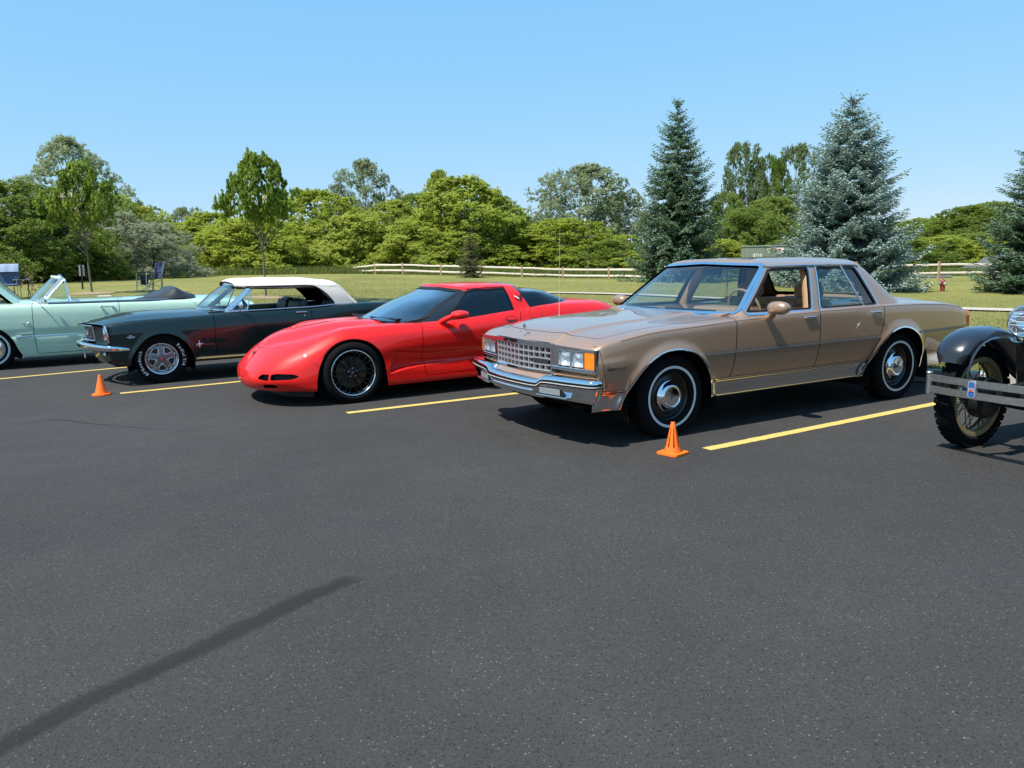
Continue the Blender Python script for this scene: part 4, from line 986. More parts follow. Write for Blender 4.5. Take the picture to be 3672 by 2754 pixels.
    for s in (1, -1):
        q = (lambda m: m) if s > 0 else (lambda m: m.mir())
        lid = topf(rounded([(.600, .675), (.640, .445), (.40, .485), (.315, .555), (.322, .665), (.39, .705)], .05), (0, 1))
        z = keep(full, lambda W: .42-W[:, 2]); mk('headlamp_lid_seam', q(seam(z, lid)), SEAM, root)
        lf = keep(full, lambda W: np.maximum(.30-W[:, 2], W[:, 2]-.56)); lf = keep(lf, lambda W: np.maximum(.33-W[:, 0], W[:, 0]-.60)); lf = keep(lf, lambda W: .70-W[:, 1])
        sl = lambda W: (W[:, 2]-.455)-np.clip((W[:, 0]-.40)*.75, -.2, .25); mk('front_clip_seam', q(seam(lf, sl)), SEAM, root)
        hs = keep(full, lambda W: np.maximum(np.maximum(.60-W[:, 2], -.80-W[:, 0]), W[:, 0]-.34)); hl = lambda W: W[:, 1]-np.interp(-W[:, 0], [-.34, -.2, 0, .3, .6, .8], [.60, .665, .70, .735, .79, .80]); mk('hood_seam', q(seam(hs, hl)), SEAM, root)
    hx = keep(full, lambda W: np.maximum(.45-W[:, 2], W[:, 1]-.46)); hm = lambda W: W[:, 0]-np.interp(W[:, 1], [0, .2, .46], [.768, .745, .655]); mk('hood_front_seam', seam(hx, hm), SEAM, root, True)
    pf = topf(rounded([(-.16, .205), (-.165, .375), (.165, .375), (.16, .205)], .02), (1, 2)); px_ = keep(full, lambda W: .80-W[:, 0]); mk('plate_recess_seam', seam(px_, pf), SEAM, root, True)
    fd = lambda W: np.hypot(W[:, 0]+2.27, (W[:, 2]-.835)*1.1)-.085; fs = keep(full, lambda W: .6-W[:, 1]); mk('fuel_door_seam', seam(fs, fd), SEAM, root)
    ho = lambda W: np.hypot((W[:, 0]+1.925)/1.9, W[:, 2]-.782-.05*(W[:, 0]+1.925))-.040
    hs_ = keep(door, lambda W: ho(W)+.006); 
    for s in (1, -1):
        q = (lambda m: m) if s > 0 else (lambda m: m.mir())
        hd = mk('door_handle', q(seam(door, ho)), SEAM, root)
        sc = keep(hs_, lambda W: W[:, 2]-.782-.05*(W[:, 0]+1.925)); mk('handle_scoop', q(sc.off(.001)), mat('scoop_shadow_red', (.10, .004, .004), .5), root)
    # ---------------- glasshouse
    topr = np.array([(-1.30, 0, 1.180), (-1.32, .28, 1.174), (-1.40, .49, 1.156), (-1.475, .588, 1.140), (-1.56, .632, 1.138), (-1.75, .655, 1.147), (-1.96, .660, 1.148), (-2.10, .645, 1.143), (-2.20, .58, 1.140), (-2.23, .44, 1.158), (-2.24, .24, 1.172), (-2.24, 0, 1.177)])
    bot = base+(base-topr)*.09
    mid = base*.52+topr*.48; mid[4:9, 1] += .022; mid[:3, 2] += .015; mid[8:, 2] += .035; mid[2:5, 1] += .012
    c0 = -1.80
    def shrink(k, z): q = topr.copy(); q[:, 0] = c0+(q[:, 0]-c0)*(1-(1-k)*.9); q[:, 1] *= k; q[:, 2] = z-.020*((q[:, 0]-c0)/.5)**2-(.028*k**3); return q
    r1 = topr.copy(); r1[:, 1] *= .955; r1[:, 0] = c0+(r1[:, 0]-c0)*.96; r1[:, 2] += .020
    R = np.stack([bot, base, mid, topr, r1, shrink(.82, 1.205), shrink(.55, 1.208), shrink(.28, 1.209), shrink(0, 1.209)])
    gh = from_grid(loft_grid(R.transpose(1, 0, 2), .02, .018, catmull, catmull), (0, 0, 1))
    ws = poly_field(rounded([(0, .79), (-.775, .79), (-.592, 1.136), (-.3, 1.166), (.3, 1.166), (.592, 1.136), (.775, .79)], .03), (1, 2))
    wsf = lambda W: np.where(W[:, 0] > -.86-1.85*(W[:, 2]-.80)-.02, ws(W), .3)
    sw = poly_field(rounded([(-1.045, .79), (-1.47, 1.118), (-1.56, 1.134), (-1.965, 1.142), (-2.005, .86)], .012)); swf = lambda W: np.where((W[:, 1] > .4) & (W[:, 0] < -.9), sw(W), .3)
    L1 = lambda W: W[:, 0]-(-2.005+(W[:, 2]-.88)*.15); L2 = lambda W: W[:, 0]-(-2.225+(W[:, 2]-.91)*.42)+.06*np.clip(.55-W[:, 1], 0, 1)
    rear = keep(gh, lambda W: L2(W)); front = drop(gh, lambda W: L2(W))
    wsg = keep(front, wsf); front = drop(front, wsf); sg = keep(front, swf); front = drop(front, swf)
    pil = lambda W: np.maximum(np.maximum(-1.53-W[:, 0], W[:, 2]-1.126), -1.0+0*W[:, 0])
    ap = keep(front, pil); red = drop(front, pil)
    mk('roof', red+flange(red, .02), RED, root, True)
    mk('pillar', ap, mat('gloss_black', (.010, .010, .011), .12, coat=.5), root, True)
    mk('windscreen', wsg.off(-.004), glass_mat('windscreen_smoke', (.46, .52, .52), refl=2.4), root, True)
    mk('rear_window', rear.off(-.003), GLASS_DK, root, True)
    for s in (1, -1):
        m = sg.off(-.004); mk('window', m if s > 0 else m.mir(), GLASS_DK, root)
    wt = lambda f, a, b: patch_between(gh, f, a, b).off(.002)
    mk('window_seal', wt(swf, -.012, .006), BLACK, root, True); mk('windscreen_seal', wt(wsf, -.022, .004).off(-.0005), BLACK, root, True)
    tq = keep(red, lambda W: np.maximum(-2.3-W[:, 0], -(W[:, 2]-1.10))); sm = lambda W: W[:, 0]+1.975+.10*np.clip(.6-W[:, 1], 0, 1); mk('roof_panel_seam', seam(tq, sm, .003), SEAM, root, True)
    jt = add([tube([(-1.50, .612, 1.145), (-1.56, .646, 1.146), (-1.75, .667, 1.155), (-1.97, .672, 1.156)], .006, 6)]); mk('roof_rail_seal', jt, BLACK, root, True)
    for s in (1, -1):
        e1 = prism([(.062, .030), (.03, .016), (.0, -.020), (.010, -.030), (.04, -.002), (.056, .014)], 1, -.003, .003); e2 = prism([(-.056, .040), (-.03, .026), (.0, -.020), (-.010, -.030), (-.038, .0), (-.050, .022)], 1, -.003, .003)
        rg = tube([(.030*math.cos(a), .001, .030*math.sin(a)) for a in np.linspace(0, 2*math.pi, 17)[:-1]], .003, 5, closed=True)
        f = lambda m: (m.tf(roty(.10)).tf(rotx(.60), (-2.105, .780, 1.03)) if s > 0 else m.tf(roty(.10)).tf(rotx(.60), (-2.105, .780, 1.03)).mir())
        b_ = mk('pillar_emblem', f(e1.move((0, .004, 0))), mat('emblem_silver', (.50, .50, .51), .3), root); mk('emblem_flag', f(e2.move((0, .004, 0))), BLACK, b_); mk('emblem_ring', f(rg.move((0, .003, 0))), SATIN, b_)
    ne = add([prism([(-.05, .012), (-.01, 0), (0, -.012), (-.03, -.006)], 0, -.003, .003), prism([(.05, .012), (.01, 0), (0, -.012), (.03, -.006)], 0, -.003, .003), tube([(.001, .022*math.cos(a), .022*math.sin(a)) for a in np.linspace(0, 2*math.pi, 13)[:-1]], .003, 5, closed=True)]).tf(roty(-.72), (.822, 0, .522)); mk('nose_emblem', ne, SATIN, root)
    # mirrors, wipers, splitter, tail
    for s in (1, -1):
        q = (lambda m: m) if s > 0 else (lambda m: m.mir())
        ap_ = curve([(-1.05, .845, .792), (-1.08, .905, .825), (-1.14, .97, .862), (-1.19, 1.0, .876)], .02)
        hd = ellipsoid((0, 0, 0), (.105, .095, .050), 14, 24, .9).tf(rotz(.30), (-1.215, 1.005, .878)); hd = keep(hd, lambda W: -1.275-W[:, 0]-.3*(W[:, 1]-1.0))
        mo = mk('door_mirror', q(hd+tube(ap_, np.linspace(.034, .026, len(ap_)), 10)), RED, root)
        mk('mirror_glass', q(lathe([(.085, 0), (.001, 0)], 24).tf(np.array([[0, -1, 0], [1, 0, 0], [0, 0, .5]])).tf(rotz(.30), (-1.272, 1.0, .878))), MIRROR, mo)
    for y0, y1 in ((.62, .10), (.02, -.55)): mk('wiper', tube([(-.62-.05*(y0 > .3), y0, .835), (-.50, y1, .848)], .009, 6)+bevbox(-.66, -.60, y0-.02, y0+.02, .82, .85, .006), SATIN, root)
    cw = from_grid(np.array([[(x+d, y, z) for d, z in ((0, .826), (.055, .828))] for x, y, z in curve(base[:4], .03)]), (0, 0, 1)); mk('cowl', cw.move((-.02, 0, .004)), BLACK, root, True)
    sp = prism([(.70, 0), (.68, .30), (.60, .52), (.44, .70), (.385, .74), (.385, -.74), (.44, -.70), (.60, -.52), (.68, -.30)], 2, .085, .17); mk('air_dam', sp, BLACK, root)
    mk('underbody', box(-3.5, .36, -.72, .72, .13, .16)+box(-.37, .30, -.46, .46, .16, .60)+box(-3.04, -2.27, -.46, .46, .16, .80), DARK, root)
    mk('tail_panel', from_grid(np.array([[(-3.598, y, z) for z in (.28, .83)] for y in (-.7, 0, .7)]), (-1, 0, 0)), RED, root)
    for s in (1, -1):
        for y in (.30, .56): mk('tail_light', lathe([(.075, 0), (.070, .012), (.0005, .016)], 28).tf(np.array([[0, -1, 0], [1, 0, 0], [0, 0, .8]]), (-3.60, s*y, .66)), mat('red_lens', (.33, .008, .010), .2, coat=1), root)
    cab = empty_child('interior', root); IN = mat('black_cabin', (.012, .012, .013), .7)
    mk('dashboard', prism([(-.60, .60), (-.62, .80), (-.95, .86), (-1.15, .83), (-1.20, .60)], 1, -.76, .76), IN, cab)
    for y in (.37, -.37):
        mk('seat', seat(.48, .50, .62, .38, .14, 3).move((-1.98, y, .34)), IN, cab); mk('headrest', bevbox(-2.18, -2.08, y-.13, y+.13, .90, 1.06, .04), IN, cab)
    mk('steering_wheel', steering_wheel(.18, .014, 3).tf(roty(.35), (-1.30, .37, .82)), IN, cab)
    mk('cargo_floor', box(-3.05, -2.0, -.74, .74, .70, .73)+box(-2.2, -.6, -.78, .78, .30, .33), IN, cab)
    for s in (1, -1): m = box(-2.2, -.75, .80, .83, .30, .80); mk('door_card', m if s > 0 else m.mir(), IN, cab)
    wells = []
    for x in (0, -2.654):
        th = np.linspace(-.3, math.pi+.3, 22); wp = np.stack([x+.385*np.cos(th), 0*th, .30+.385*np.sin(th)], 1)
        wells.append(from_grid(np.stack([wp+[0, .48, 0], wp+[0, .90, 0]], 1), (0, 0, -1)))
        ring = wp+[0, .48, 0]; wells.append(flat_tris(np.vstack([ring, [[x, .48, .30]]]), [(i, i+1, len(ring)) for i in range(len(ring)-1)]))
    [mk('wheel_well', q_, DARK, root, True) for q_ in wells]
    first = None; ALU = mat('polished_lip', (.78, .78, .80), .12, 1.0); IRON = mat('brake_iron', (.11, .085, .06), .4, .7)
    for x in (0, -2.654):
        for s in (1, -1):
            R_ = .327 if x == 0 else .327
            if first is None:
                w = first = wheel_root(root, x, s*.792, .326, s < 0)
                pr = tyre_profile(.327, .262, .238); tm = lathe(pr, 72)
                ty = mk('tyre', tm, RUBBER, w)
                gr = []
                for k in range(60):
                    a = k*2*math.pi/60
                    for yy in (-.085, -.03, .03, .085): gr.append(bevbox(-.0125, .0125, yy-.020, yy+.020, .322, .3295, .002, 1).tf(roty(a+.03*(yy > 0))))
                tag(mk('tread_blocks', gr, RUBBER, ty), kind='stuff')
                lipp = [(.232, -.11), (.240, -.105), (.240, .108), (.2465, .116), (.2445, .124), (.238, .126), (.231, .120), (.2285, .112)]
                mk('rim_lip', lathe(lipp, 72), ALU, w)
                brl = [(.2285, .112), (.224, .092), (.216, .088), (.212, .080), (.205, .06), (.20, -.10)]
                rm = mk('rim', lathe(brl, 72), mat('gloss_black_wheel', (.005, .005, .006), .30, spec=.35), w)
                sp_ = []
                for k in range(10):
                    a = k*2*math.pi/10
                    for da in (-.13, .13):
                        p0 = (.052*math.cos(a+da*.6), .074, .052*math.sin(a+da*.6)); p1 = (.13*math.cos(a+da*.75), .078, .13*math.sin(a+da*.75)); p2 = (.216*math.cos(a+da), .086, .216*math.sin(a+da))
                        sp_.append(tube(curve([p0, p1, p2], .05), .0092, 6))
                for q_ in sp_: mk('spoke', q_, MATS['gloss_black_wheel'], rm)
                hub = lathe([(.062, .05), (.062, .078), (.055, .084), (.035, .084), (.033, .088), (.0005, .090)], 36); mk('hub', hub, MATS['gloss_black_wheel'], rm)
                rv = [ellipsoid((.2205*math.cos(a), .0915, .2205*math.sin(a)), (.0042,)*3, 5, 8) for a in np.linspace(0, 2*math.pi, 25)[:-1]]; tag(mk('rivets', rv, CHROME, rm), kind='stuff')
                for a in np.linspace(.3, .3+2*math.pi, 6)[:-1]: mk('lug_nut', ellipsoid((.047*math.cos(a), .086, .047*math.sin(a)), (.007, .008, .007), 6, 8), CHROME, rm)
                mk('brake_disc', lathe([(.165, .02), (.165, .034), (.09, .034), (.088, .05), (.0005, .05)], 40, (1, 2)), IRON, w)
                mk('brake_backing', lathe([(.20, -.03), (.0005, -.03)], 32), DARK, w)
                mk('cap_badge', bevbox(-.018, .018, .089, .0915, -.004, .004, .001).tf(roty(.5)), CHROME, rm)
            else:
                w = copy_tree(first, root); w.location = (x, s*.792, .326); w.rotation_euler = (0, 0, math.pi if s < 0 else 0)
    return root
build_coupe()
# ------------------------------------------------------------------ dark green convertible with a white top
def arc_text(txt, r, size, a0, y, step=None):
    """raised sidewall lettering: each letter a piece placed round the wheel, clockwise seen from outside"""
    out = []; a = a0
    wd = {'i': .42, 'l': .42, 'T': .85, '/': .6, ' ': .5, 'G': 1.05, 'R': 1.0, 'A': 1.0, 'd': .9, 'r': .65}
    for ch in txt:
        k = wd.get(ch, .85)*size/r*.88
        if ch != ' ':
            m = text_mesh(ch, size, .0012, bold=.0012*size/.045)
            # upright letter facing +y at the top of the wheel, then turned to its angle
            m = m.tf(rotz(math.pi)).tf(np.eye(3), (0, 0, r)).tf(roty(-(a+k/2))); out.append(m.move((0, y, 0)))
        a += k
    return out

def build_convertible():
    root = empty('parked_car', (-4.8749, 10.4544, 0), 3.6592, 'dark green sixties convertible with its white soft top raised and side windows down', 'car', 'classic cars parked in the row')
    GREEN = mat('dark_green_paint', (.0035, .0120, .0115), .35, .0, coat=.75, spec=.2, coat_rough=.015)
    xs = np.array([.60, .50, .30, .0, -.40, -.85, -1.4, -1.95, -2.4, -2.743, -3.2, -3.6, -3.74])
    w = np.array([.840, .850, .858, .862, .862, .860, .860, .862, .866, .866, .855, .825, .80])
    zb = np.array([.770, .798, .818, .828, .838, .856, .866, .874, .895, .905, .900, .885, .86])
    zc = np.array([.775, .862, .895, .905, .905, .905, .90, .90, .905, .908, .905, .895, .87])
    xf = lambda y: np.interp(y, [0, .25, .5, .70, .86], [.895, .845, .750, .665, .600]); xr = lambda y: np.interp(y, [0, .6, .86], [-3.78, -3.76, -3.73])
    C = np.zeros((len(xs), 11, 3))
    for i, x in enumerate(xs):
        W, b, c = w[i], zb[i], zc[i]; br = 1 if x > -.85 else 0
        rows = [(W-.13, .245), (W-.035, .252), (W-.010, .34), (W-.004, .50), (W, .660), (W-.012, b-.085), (W-.032, b-.028), (W-.065, b), (W-.115, b+.010), (.45, b+(c-b)*.72+.004), (0, c)]
        for r, (y, z) in enumerate(rows): C[i, r] = (x, y, z)
    for r in range(11): C[0, r, 0] = xf(C[0, r, 1]); C[-1, r, 0] = xr(C[-1, r, 1])
    C[0, 7:, 2] = [.778, .784, .790, .775]; C[0, 4, 2] = .66
    C[0, 0:3, 2] = [.30, .31, .37]; C[0, 0:4, 0] -= [.05, .05, .03, .015]
    sh_ = loft_grid(C, .022, .018); shp = sh_.shape; V = sh_.reshape(-1, 3)
    fa = curve([(.385, .10), (.372, .25), (.335, .37), (.27, .48), (.16, .590), (.03, .640), (-.08, .640), (-.20, .595), (-.305, .50), (-.365, .37), (-.392, .25), (-.40, .10)], .02, catmull)
    ra = fa*[1, 1]+[-2.743, 0]; FA, RA = poly_field(fa), poly_field(ra); arch = lambda Q: np.minimum(FA(Q), RA(Q))
    a = arch(V); V[:, 1] += np.where((V[:, 1] > .6) & (V[:, 2] < .74), .016*np.exp(-(np.clip(a, 0, 1)/.035)**2), 0)
    # sculpted flank behind the door line
    V[:, 1] -= np.where((V[:, 1] > .6), .012*np.exp(-((V[:, 2]-.735)/.03)**2)*np.clip((V[:, 0]+2.1)*-1/.3+1, 0, 1)*0, 0)
    body = from_grid(V.reshape(shp), (0, .3, 1)); body = drop(body, lambda Q: np.where(Q[:, 1] > .45, arch(Q), 1.0))
    cab = np.array([(-.545, 0), (-.60, .35), (-.72, .62), (-.80, .715), (-2.35, .74), (-2.60, .69), (-2.74, .45), (-2.78, 0)]); cab = np.vstack([cab, cab[1:-1][::-1]*[1, -1]]); CB = poly_field(cab, (0, 1))
    body = drop(body, lambda Q: np.where(Q[:, 2] > .70, CB(Q), 1.0)); full = body
    hp = np.array([(.84, 0), (.79, .25), (.70, .5), (.60, .67), (.55, .70), (-.50, .735), (-.62, .60), (-.52, .3), (-.49, 0)]); hp = np.vstack([hp, hp[1:-1][::-1]*[1, -1]]); HO = poly_field(hp, (0, 1)); hf = lambda Q: np.where(Q[:, 2] > .72, HO(Q), 1.0)
    hood = keep(body, hf); body = drop(body, lambda Q: hf(Q)-.006)
    d = rounded([(-.66, .29), (-.66, .93), (-1.945, .95), (-1.945, .45), (-1.90, .29)], .03); D = poly_field(d); df = lambda Q: np.where(Q[:, 1] > .6, D(Q), 1.0)
    door = keep(body, lambda Q: df(Q)+.003); body = drop(body, lambda Q: df(Q)-.003)
    mk('body', body+flange(body, .03), GREEN, root, True); mk('hood', hood+flange(hood, .02), GREEN, root, True)
    for s in (1, -1): m = door+flange(door, .03); mk('door', m if s > 0 else m.mir(), GREEN, root)
    skin = keep(full, lambda Q: .55-Q[:, 1])
    for s in (1, -1):
        q = (lambda m: m) if s > 0 else (lambda m: m.mir())
        rk = keep(patch_between(skin, lambda Q: Q[:, 2], .285, .312), lambda Q: np.maximum(.02-arch(Q), np.maximum(Q[:, 0]+.36, -2.36-Q[:, 0]))).off(.005); mk('rocker_moulding', q(rk+flange(rk, .006)), CHROME_SOFT, root)
        hd = bevbox(-1.875, -1.725, .862, .884, .822, .836, .006)+ellipsoid((-1.74, .87, .829), (.014, .014, .012), 8, 12); mk('door_handle', q(hd), CHROME, root); mk('door_lock', q(ellipsoid((-1.845, .862, .775), (.011, .006, .011), 6, 10)), CHROME, root)
        bs = tube(curve([(-.80, .79, .872), (-1.4, .80, .882), (-1.94, .805, .890), (-2.36, .80, .915)], .05), .008, 6); mk('belt_moulding', q(bs), CHROME, root)
        em = add([tube([(.29, .864, .622), (.335, .866, .608), (.38, .864, .622)], .006, 5), bevbox(.315, .357, .858, .866, .624, .640, .004)]); mk('fender_emblem', q(em), CHROME, root)
        pn = add([bevbox(-.462, -.450, .860, .868, .437, .452, .002), bevbox(-.462, -.450, .860, .868, .490, .525, .002), bevbox(-.468, -.444, .860, .868, .452, .49, .003), ellipsoid((-.456, .867, .478), (.034, .006, .011), 6, 10), tube([(-.49, .867, .474), (-.50, .867, .49)], .005, 5), tube([(-.43, .867, .470), (-.415, .867, .455)], .004, 5)]); mk('fender_badge', q(pn), CHROME, root)
        tx = text_mesh('MUSTANG', .025, .001, 1.15); tx = tx.tf(rotz(math.pi), (-.575, .865, .470)) if s > 0 else tx.tf(np.eye(3), (-.575, -.865, .470)); mk('fender_script', tx, mat('red_script', (.30, .05, .05), .4), root)
    # ---------------- nose
    nose = np.array([[(xf(y)-.035-.10*np.clip((.60-z)/.2, 0, 1)**1.5*0, y, z) for z in np.linspace(.57, .775, 16)] for y in np.linspace(0, .50, 26)]); gb = from_grid(nose, (1, 0, 0)).move((-.05, 0, 0)); mk('grille_backing', gb, BLACK, root, True)
    for z in np.linspace(.60, .74, 8): 
        pth = [(xf(abs(y))-.055, y, z) for y in np.linspace(-.46, .46, 21)]; mk('grille_bar', sweep(pth, [(-.004, -.0022), (.004, -.0022), (.004, .0022), (-.004, .0022)]), CHROME_SOFT, root)
    gp = [(xf(abs(y))-.012, y, .762) for y in np.linspace(-.50, .50, 25)]; gq = [(xf(abs(y))-.030, y, .575) for y in np.linspace(-.50, .50, 25)]
    mk('grille_surround', [tube(gp, .010, 6), tube(gq, .010, 6)]+[tube([gp[k], gq[k]], .010, 6) for k in (0, -1)], CHROME, root)
    hb = add([bevbox(.775, .800, -.20, .20, .655, .672, .004), bevbox(.775, .80, -.012, .012, .59, .75, .004), tube([(.79, -.09, .63), (.79, .09, .63), (.79, .09, .71), (.79, -.09, .71)], .009, 6, closed=True), ellipsoid((.80, 0, .67), (.012, .055, .022), 8, 14)]); mk('grille_emblem', hb, CHROME, root)
    for s in (1, -1):
        q = (lambda m: m) if s > 0 else (lambda m: m.mir())
        # inner nose panel sloping from grille to lamp, then the lamp in its bucket
        pa = from_grid(np.array([[(xf(y)-.03-.05*math.sin((y-.5)/.34*math.pi)*(.3), y, z) for z in np.linspace(.50, .778, 12)] for y in np.linspace(.50, .845, 16)]), (1, 0, 0)); mk('lamp_panel', q(pa), GREEN, root)
        bz = lathe([(.115, -.05), (.118, .012), (.108, .022), (.095, .016), (.090, -.01)], 36).tf(np.array([[0, 1, 0], [-1, 0, 0], [0, 0, 1]])).tf(rotz(-.05), (.605, .655, .668)); hl = mk('headlight_bezel', q(bz), CHROME, root)
        ln = lathe([(.094, -.002), (.07, .016), (.04, .024), (.0005, .027)], 30).tf(np.array([[0, 1, 0], [-1, 0, 0], [0, 0, 1]])).tf(rotz(-.05), (.605, .655, .668)); mk('headlight', q(ln), mat('sealed_beam', (.72, .75, .78), .06, .6, coat=1), hl)
        ed = tube(curve([(.612, .835, .775), (.602, .850, .70), (.592, .848, .62), (.585, .835, .565)], .03), [.014]*len(curve([(.612, .835, .775), (.602, .850, .70), (.592, .848, .62), (.585, .835, .565)], .03)), 8); mk('fender_edge_trim', q(ed), CHROME, root)
    # valance, bumper, guards
    va = np.array([[(np.interp(y, [0, .4, .7, .84], [.80, .72, .60, .47])-.12*t**1.5*(1), y*(1-.10*t), .53-.27*t) for t in np.linspace(0, 1, 8)] for y in np.linspace(0, .85, 24)]); mk('valance', from_grid(va, (1, 0, 0)), GREEN, root, True)
    by = np.array([0, .25, .5, .70, .82, .875, .882]); bx = np.array([.925, .885, .800, .715, .635, .54, .365]); bz_ = np.array([.515, .512, .506, .500, .495, .488, .468]); bh = np.array([.038, .038, .038, .037, .036, .033, .018])
    t, qq = dens(np.stack([bx, by], 1), .02); X, Y, Z_, H_ = [pchip(t, v, qq) for v in (bx, by, bz_, bh)]; tg = np.gradient(np.stack([X, Y], 1), axis=0); nx = norm(np.stack([tg[:, 1], -tg[:, 0]], 1))
    sec = curve([(-.05, .6), (-.012, 1.0), (.004, .75), (.010, .2), (.006, -.3), (.0, -.75), (-.012, -1.0), (-.05, -.7)], .05); 
    G = np.array([[(X[i]+nx[i, 0]*d, Y[i]+nx[i, 1]*d, Z_[i]+H_[i]*k) for d, k in sec] for i in range(len(qq))]); bo = mk('front_bumper', from_grid(G, (1, .3, 0)), CHROME, root, True)
    for y in (.30, -.30): mk('bumper_guard', bevbox(.82, .872, y-.03, y+.03, .455, .52, .014).tf(np.eye(3)), CHROME, bo)
    mk('licence_plate', bevbox(.845, .852, -.15, .15, .33, .46, .003).tf(roty(0)), mat('plate_pale', (.55, .55, .52), .4), root)
    for s in (1, -1): mk('parking_lamp', ellipsoid((.625, s*.62, .405), (.03, .05, .034), 8, 14), CHROME, root)
    # ---------------- windscreen and soft top
    wb = curve([(-.565, 0, .905), (-.615, .35, .902), (-.73, .62, .895), (-.815, .705, .885)], .02, catmull); wt_ = curve([(-.965, 0, 1.225), (-1.0, .30, 1.218), (-1.085, .53, 1.195), (-1.165, .60, 1.175)], .02, catmull)
    n = 30; res = lambda P: np.stack([np.interp(np.linspace(0, 1, n), np.linspace(0, 1, len(P)), P[:, k]) for k in range(3)], 1)
    wb, wt_ = res(wb), res(wt_); G = np.stack([wb*(1-t)+wt_*t+np.array([.02*math.sin(math.pi*t), 0, .01*math.sin(math.pi*t)]) for t in np.linspace(0, 1, 12)], 1)
    mk('windscreen', from_grid(G, (1, 0, 1)), GLASS, root, True)
    fr = tube(np.vstack([wb[::-1]*[1, -1, 1], wb[1:]]), .014, 8); ft = tube(np.vstack([wt_[::-1]*[1, -1, 1], wt_[1:]]), .015, 8)
    wsfm = mk('windscreen_frame', fr+ft, CHROME, root)
    for s in (1, -1):
        q = (lambda m: m) if s > 0 else (lambda m: m.mir())
        p = np.linspace(0, 1, 8)[:, None]; pl = np.array([(-.83, .720, .872)])*(1-p)+np.array([(-1.185, .607, 1.178)])*p; mk('windscreen_pillar', q(sweep(pl, [(-.028, -.012), (.028, -.012), (.028, .014), (-.028, .014)], up=(0, 1, 0))), CHROME, root)
        # quarter light
        A_, B_, C_ = (-.90, .735, .885), (-1.215, .622, 1.168), (-1.105, .745, .882)
        mk('quarter_light_frame', q(add([tube([A_, B_], .008, 6), tube([B_, C_], .009, 6), tube([C_, A_], .008, 6)])), CHROME, root)
        mk('quarter_light', q(flat_tris([A_, B_, C_], [(0, 1, 2)])), GLASS, root)
        mi = add([lathe([(.056, -.01), (.056, .004), (.045, .022), (.0005, .03)], 24).tf(np.array([[0, 1, 0], [-1, 0, 0], [0, 0, 1]]), (-1.01, .885, .955)), tube([(-1.0, .80, .88), (-1.0, .86, .91), (-1.01, .885, .95)], .010, 6)]); mk('door_mirror', q(mi), CHROME, root)
    for y0, y1 in ((.58, .12), (-.05, -.50)): mk('wiper', tube([(-.60-.12*max(0, y0), y0, .912), (-.615, y1, .965)], .007, 5)+tube([(-.60-.12*max(0, y0), y0, .90), (-.60-.12*max(0, y0), y0, .93)], .014, 6), CHROME_SOFT, root)
    CAN = mat('white_canvas', (.56, .535, .475), .8, bump=(220, .08), noise=(6, .05))
    st = [(-.935, .560, 1.215, 1.262, -.06), (-1.02, .60, 1.215, 1.292, -.02), (-1.40, .655, 1.205, 1.308, 0), (-1.90, .665, 1.20, 1.298, 0), (-2.22, .655, 1.185, 1.270, 0), (-2.38, .645, 1.165, 1.232, -.05), (-2.455, .640, 1.110, 1.185, -.07), (-2.56, .665, 1.0, 1.060, -.10), (-2.66, .69, .905, .935, -.12)]
    C2 = []
    for x, y, ze, zc_, dx in st: C2.append([(x-.09*(x > -1.1)*1.0, y+.004, ze-.035), (x-.06*(x > -1.1), y, ze-.008), (x-.05*(x > -1.1), y-.02, ze+.018), (x-.03*(x > -1.1)+dx*.2, y*.82, ze+(zc_-ze)*.62), (x+dx*.6, y*.5, ze+(zc_-ze)*.90), (x+dx, 0, zc_)])
    G2 = loft_grid(np.array(C2), .03, .025, catmull, pchip)
    # slight sag between the bows
    xx = G2[..., 0]; G2[..., 2] -= .007*np.sin(np.clip((-xx-1.0)/.48, 0, 3)*math.pi)**2*(xx > -2.35)
    top = from_grid(G2, (0, 0, 1))
    # side: canvas behind the side window
    side = poly_field(np.array([(-.9, 1.0), (-1.20, 1.178), (-2.06, 1.172), (-2.16, 1.10), (-2.335, .92), (-2.34, .7), (-.9, .7)]))
    quarter = loft_grid(np.array([[(x, .655+.02*(1.2-z)/.3, z) for z in (1.215, 1.10, 1.0, .90)] for x in (-1.95, -2.15, -2.38)]), .02, .02)
    q2 = np.array([[(-2.02-.30*t_-.0*u, 0, 0) for u in np.linspace(0, 1, 10)] for t_ in np.linspace(0, 1, 10)])
    up_, lo_ = np.linspace(0, 1, 14), np.linspace(0, 1, 14)
    Q = np.zeros((14, 14, 3))
    for i, u in enumerate(up_):
        a0 = np.array([-2.03, .660, 1.192])*(1-u)+np.array([-2.405, .645, 1.150])*u; b0 = np.array([-2.315, .715, .912])*(1-u)+np.array([-2.60, .690, .905])*u
        for j, v in enumerate(lo_): Q[i, j] = a0*(1-v)+b0*v+np.array([-.02*math.sin(math.pi*v), .012*math.sin(math.pi*v), 0])
    qm = from_grid(Q, (0, 1, 0))
    # strip above the window
    sr = np.array([[(x, .657-.01*(x > -1.2), z) for z in (1.208, 1.172)] for x in np.linspace(-1.10, -2.06, 20)])
    ctop = mk('soft_top', top+qm+qm.mir().flip().flip()+M(), CAN, root) if False else None
    ct = mk('soft_top', [top, top.mir(), qm, qm.mir()], CAN, root)
    hem = tube(curve([(-1.12, .648, 1.190), (-1.5, .668, 1.186), (-1.9, .675, 1.182), (-2.03, .672, 1.172), (-2.16, .690, 1.10), (-2.315, .722, .915)], .03), .012, 6)
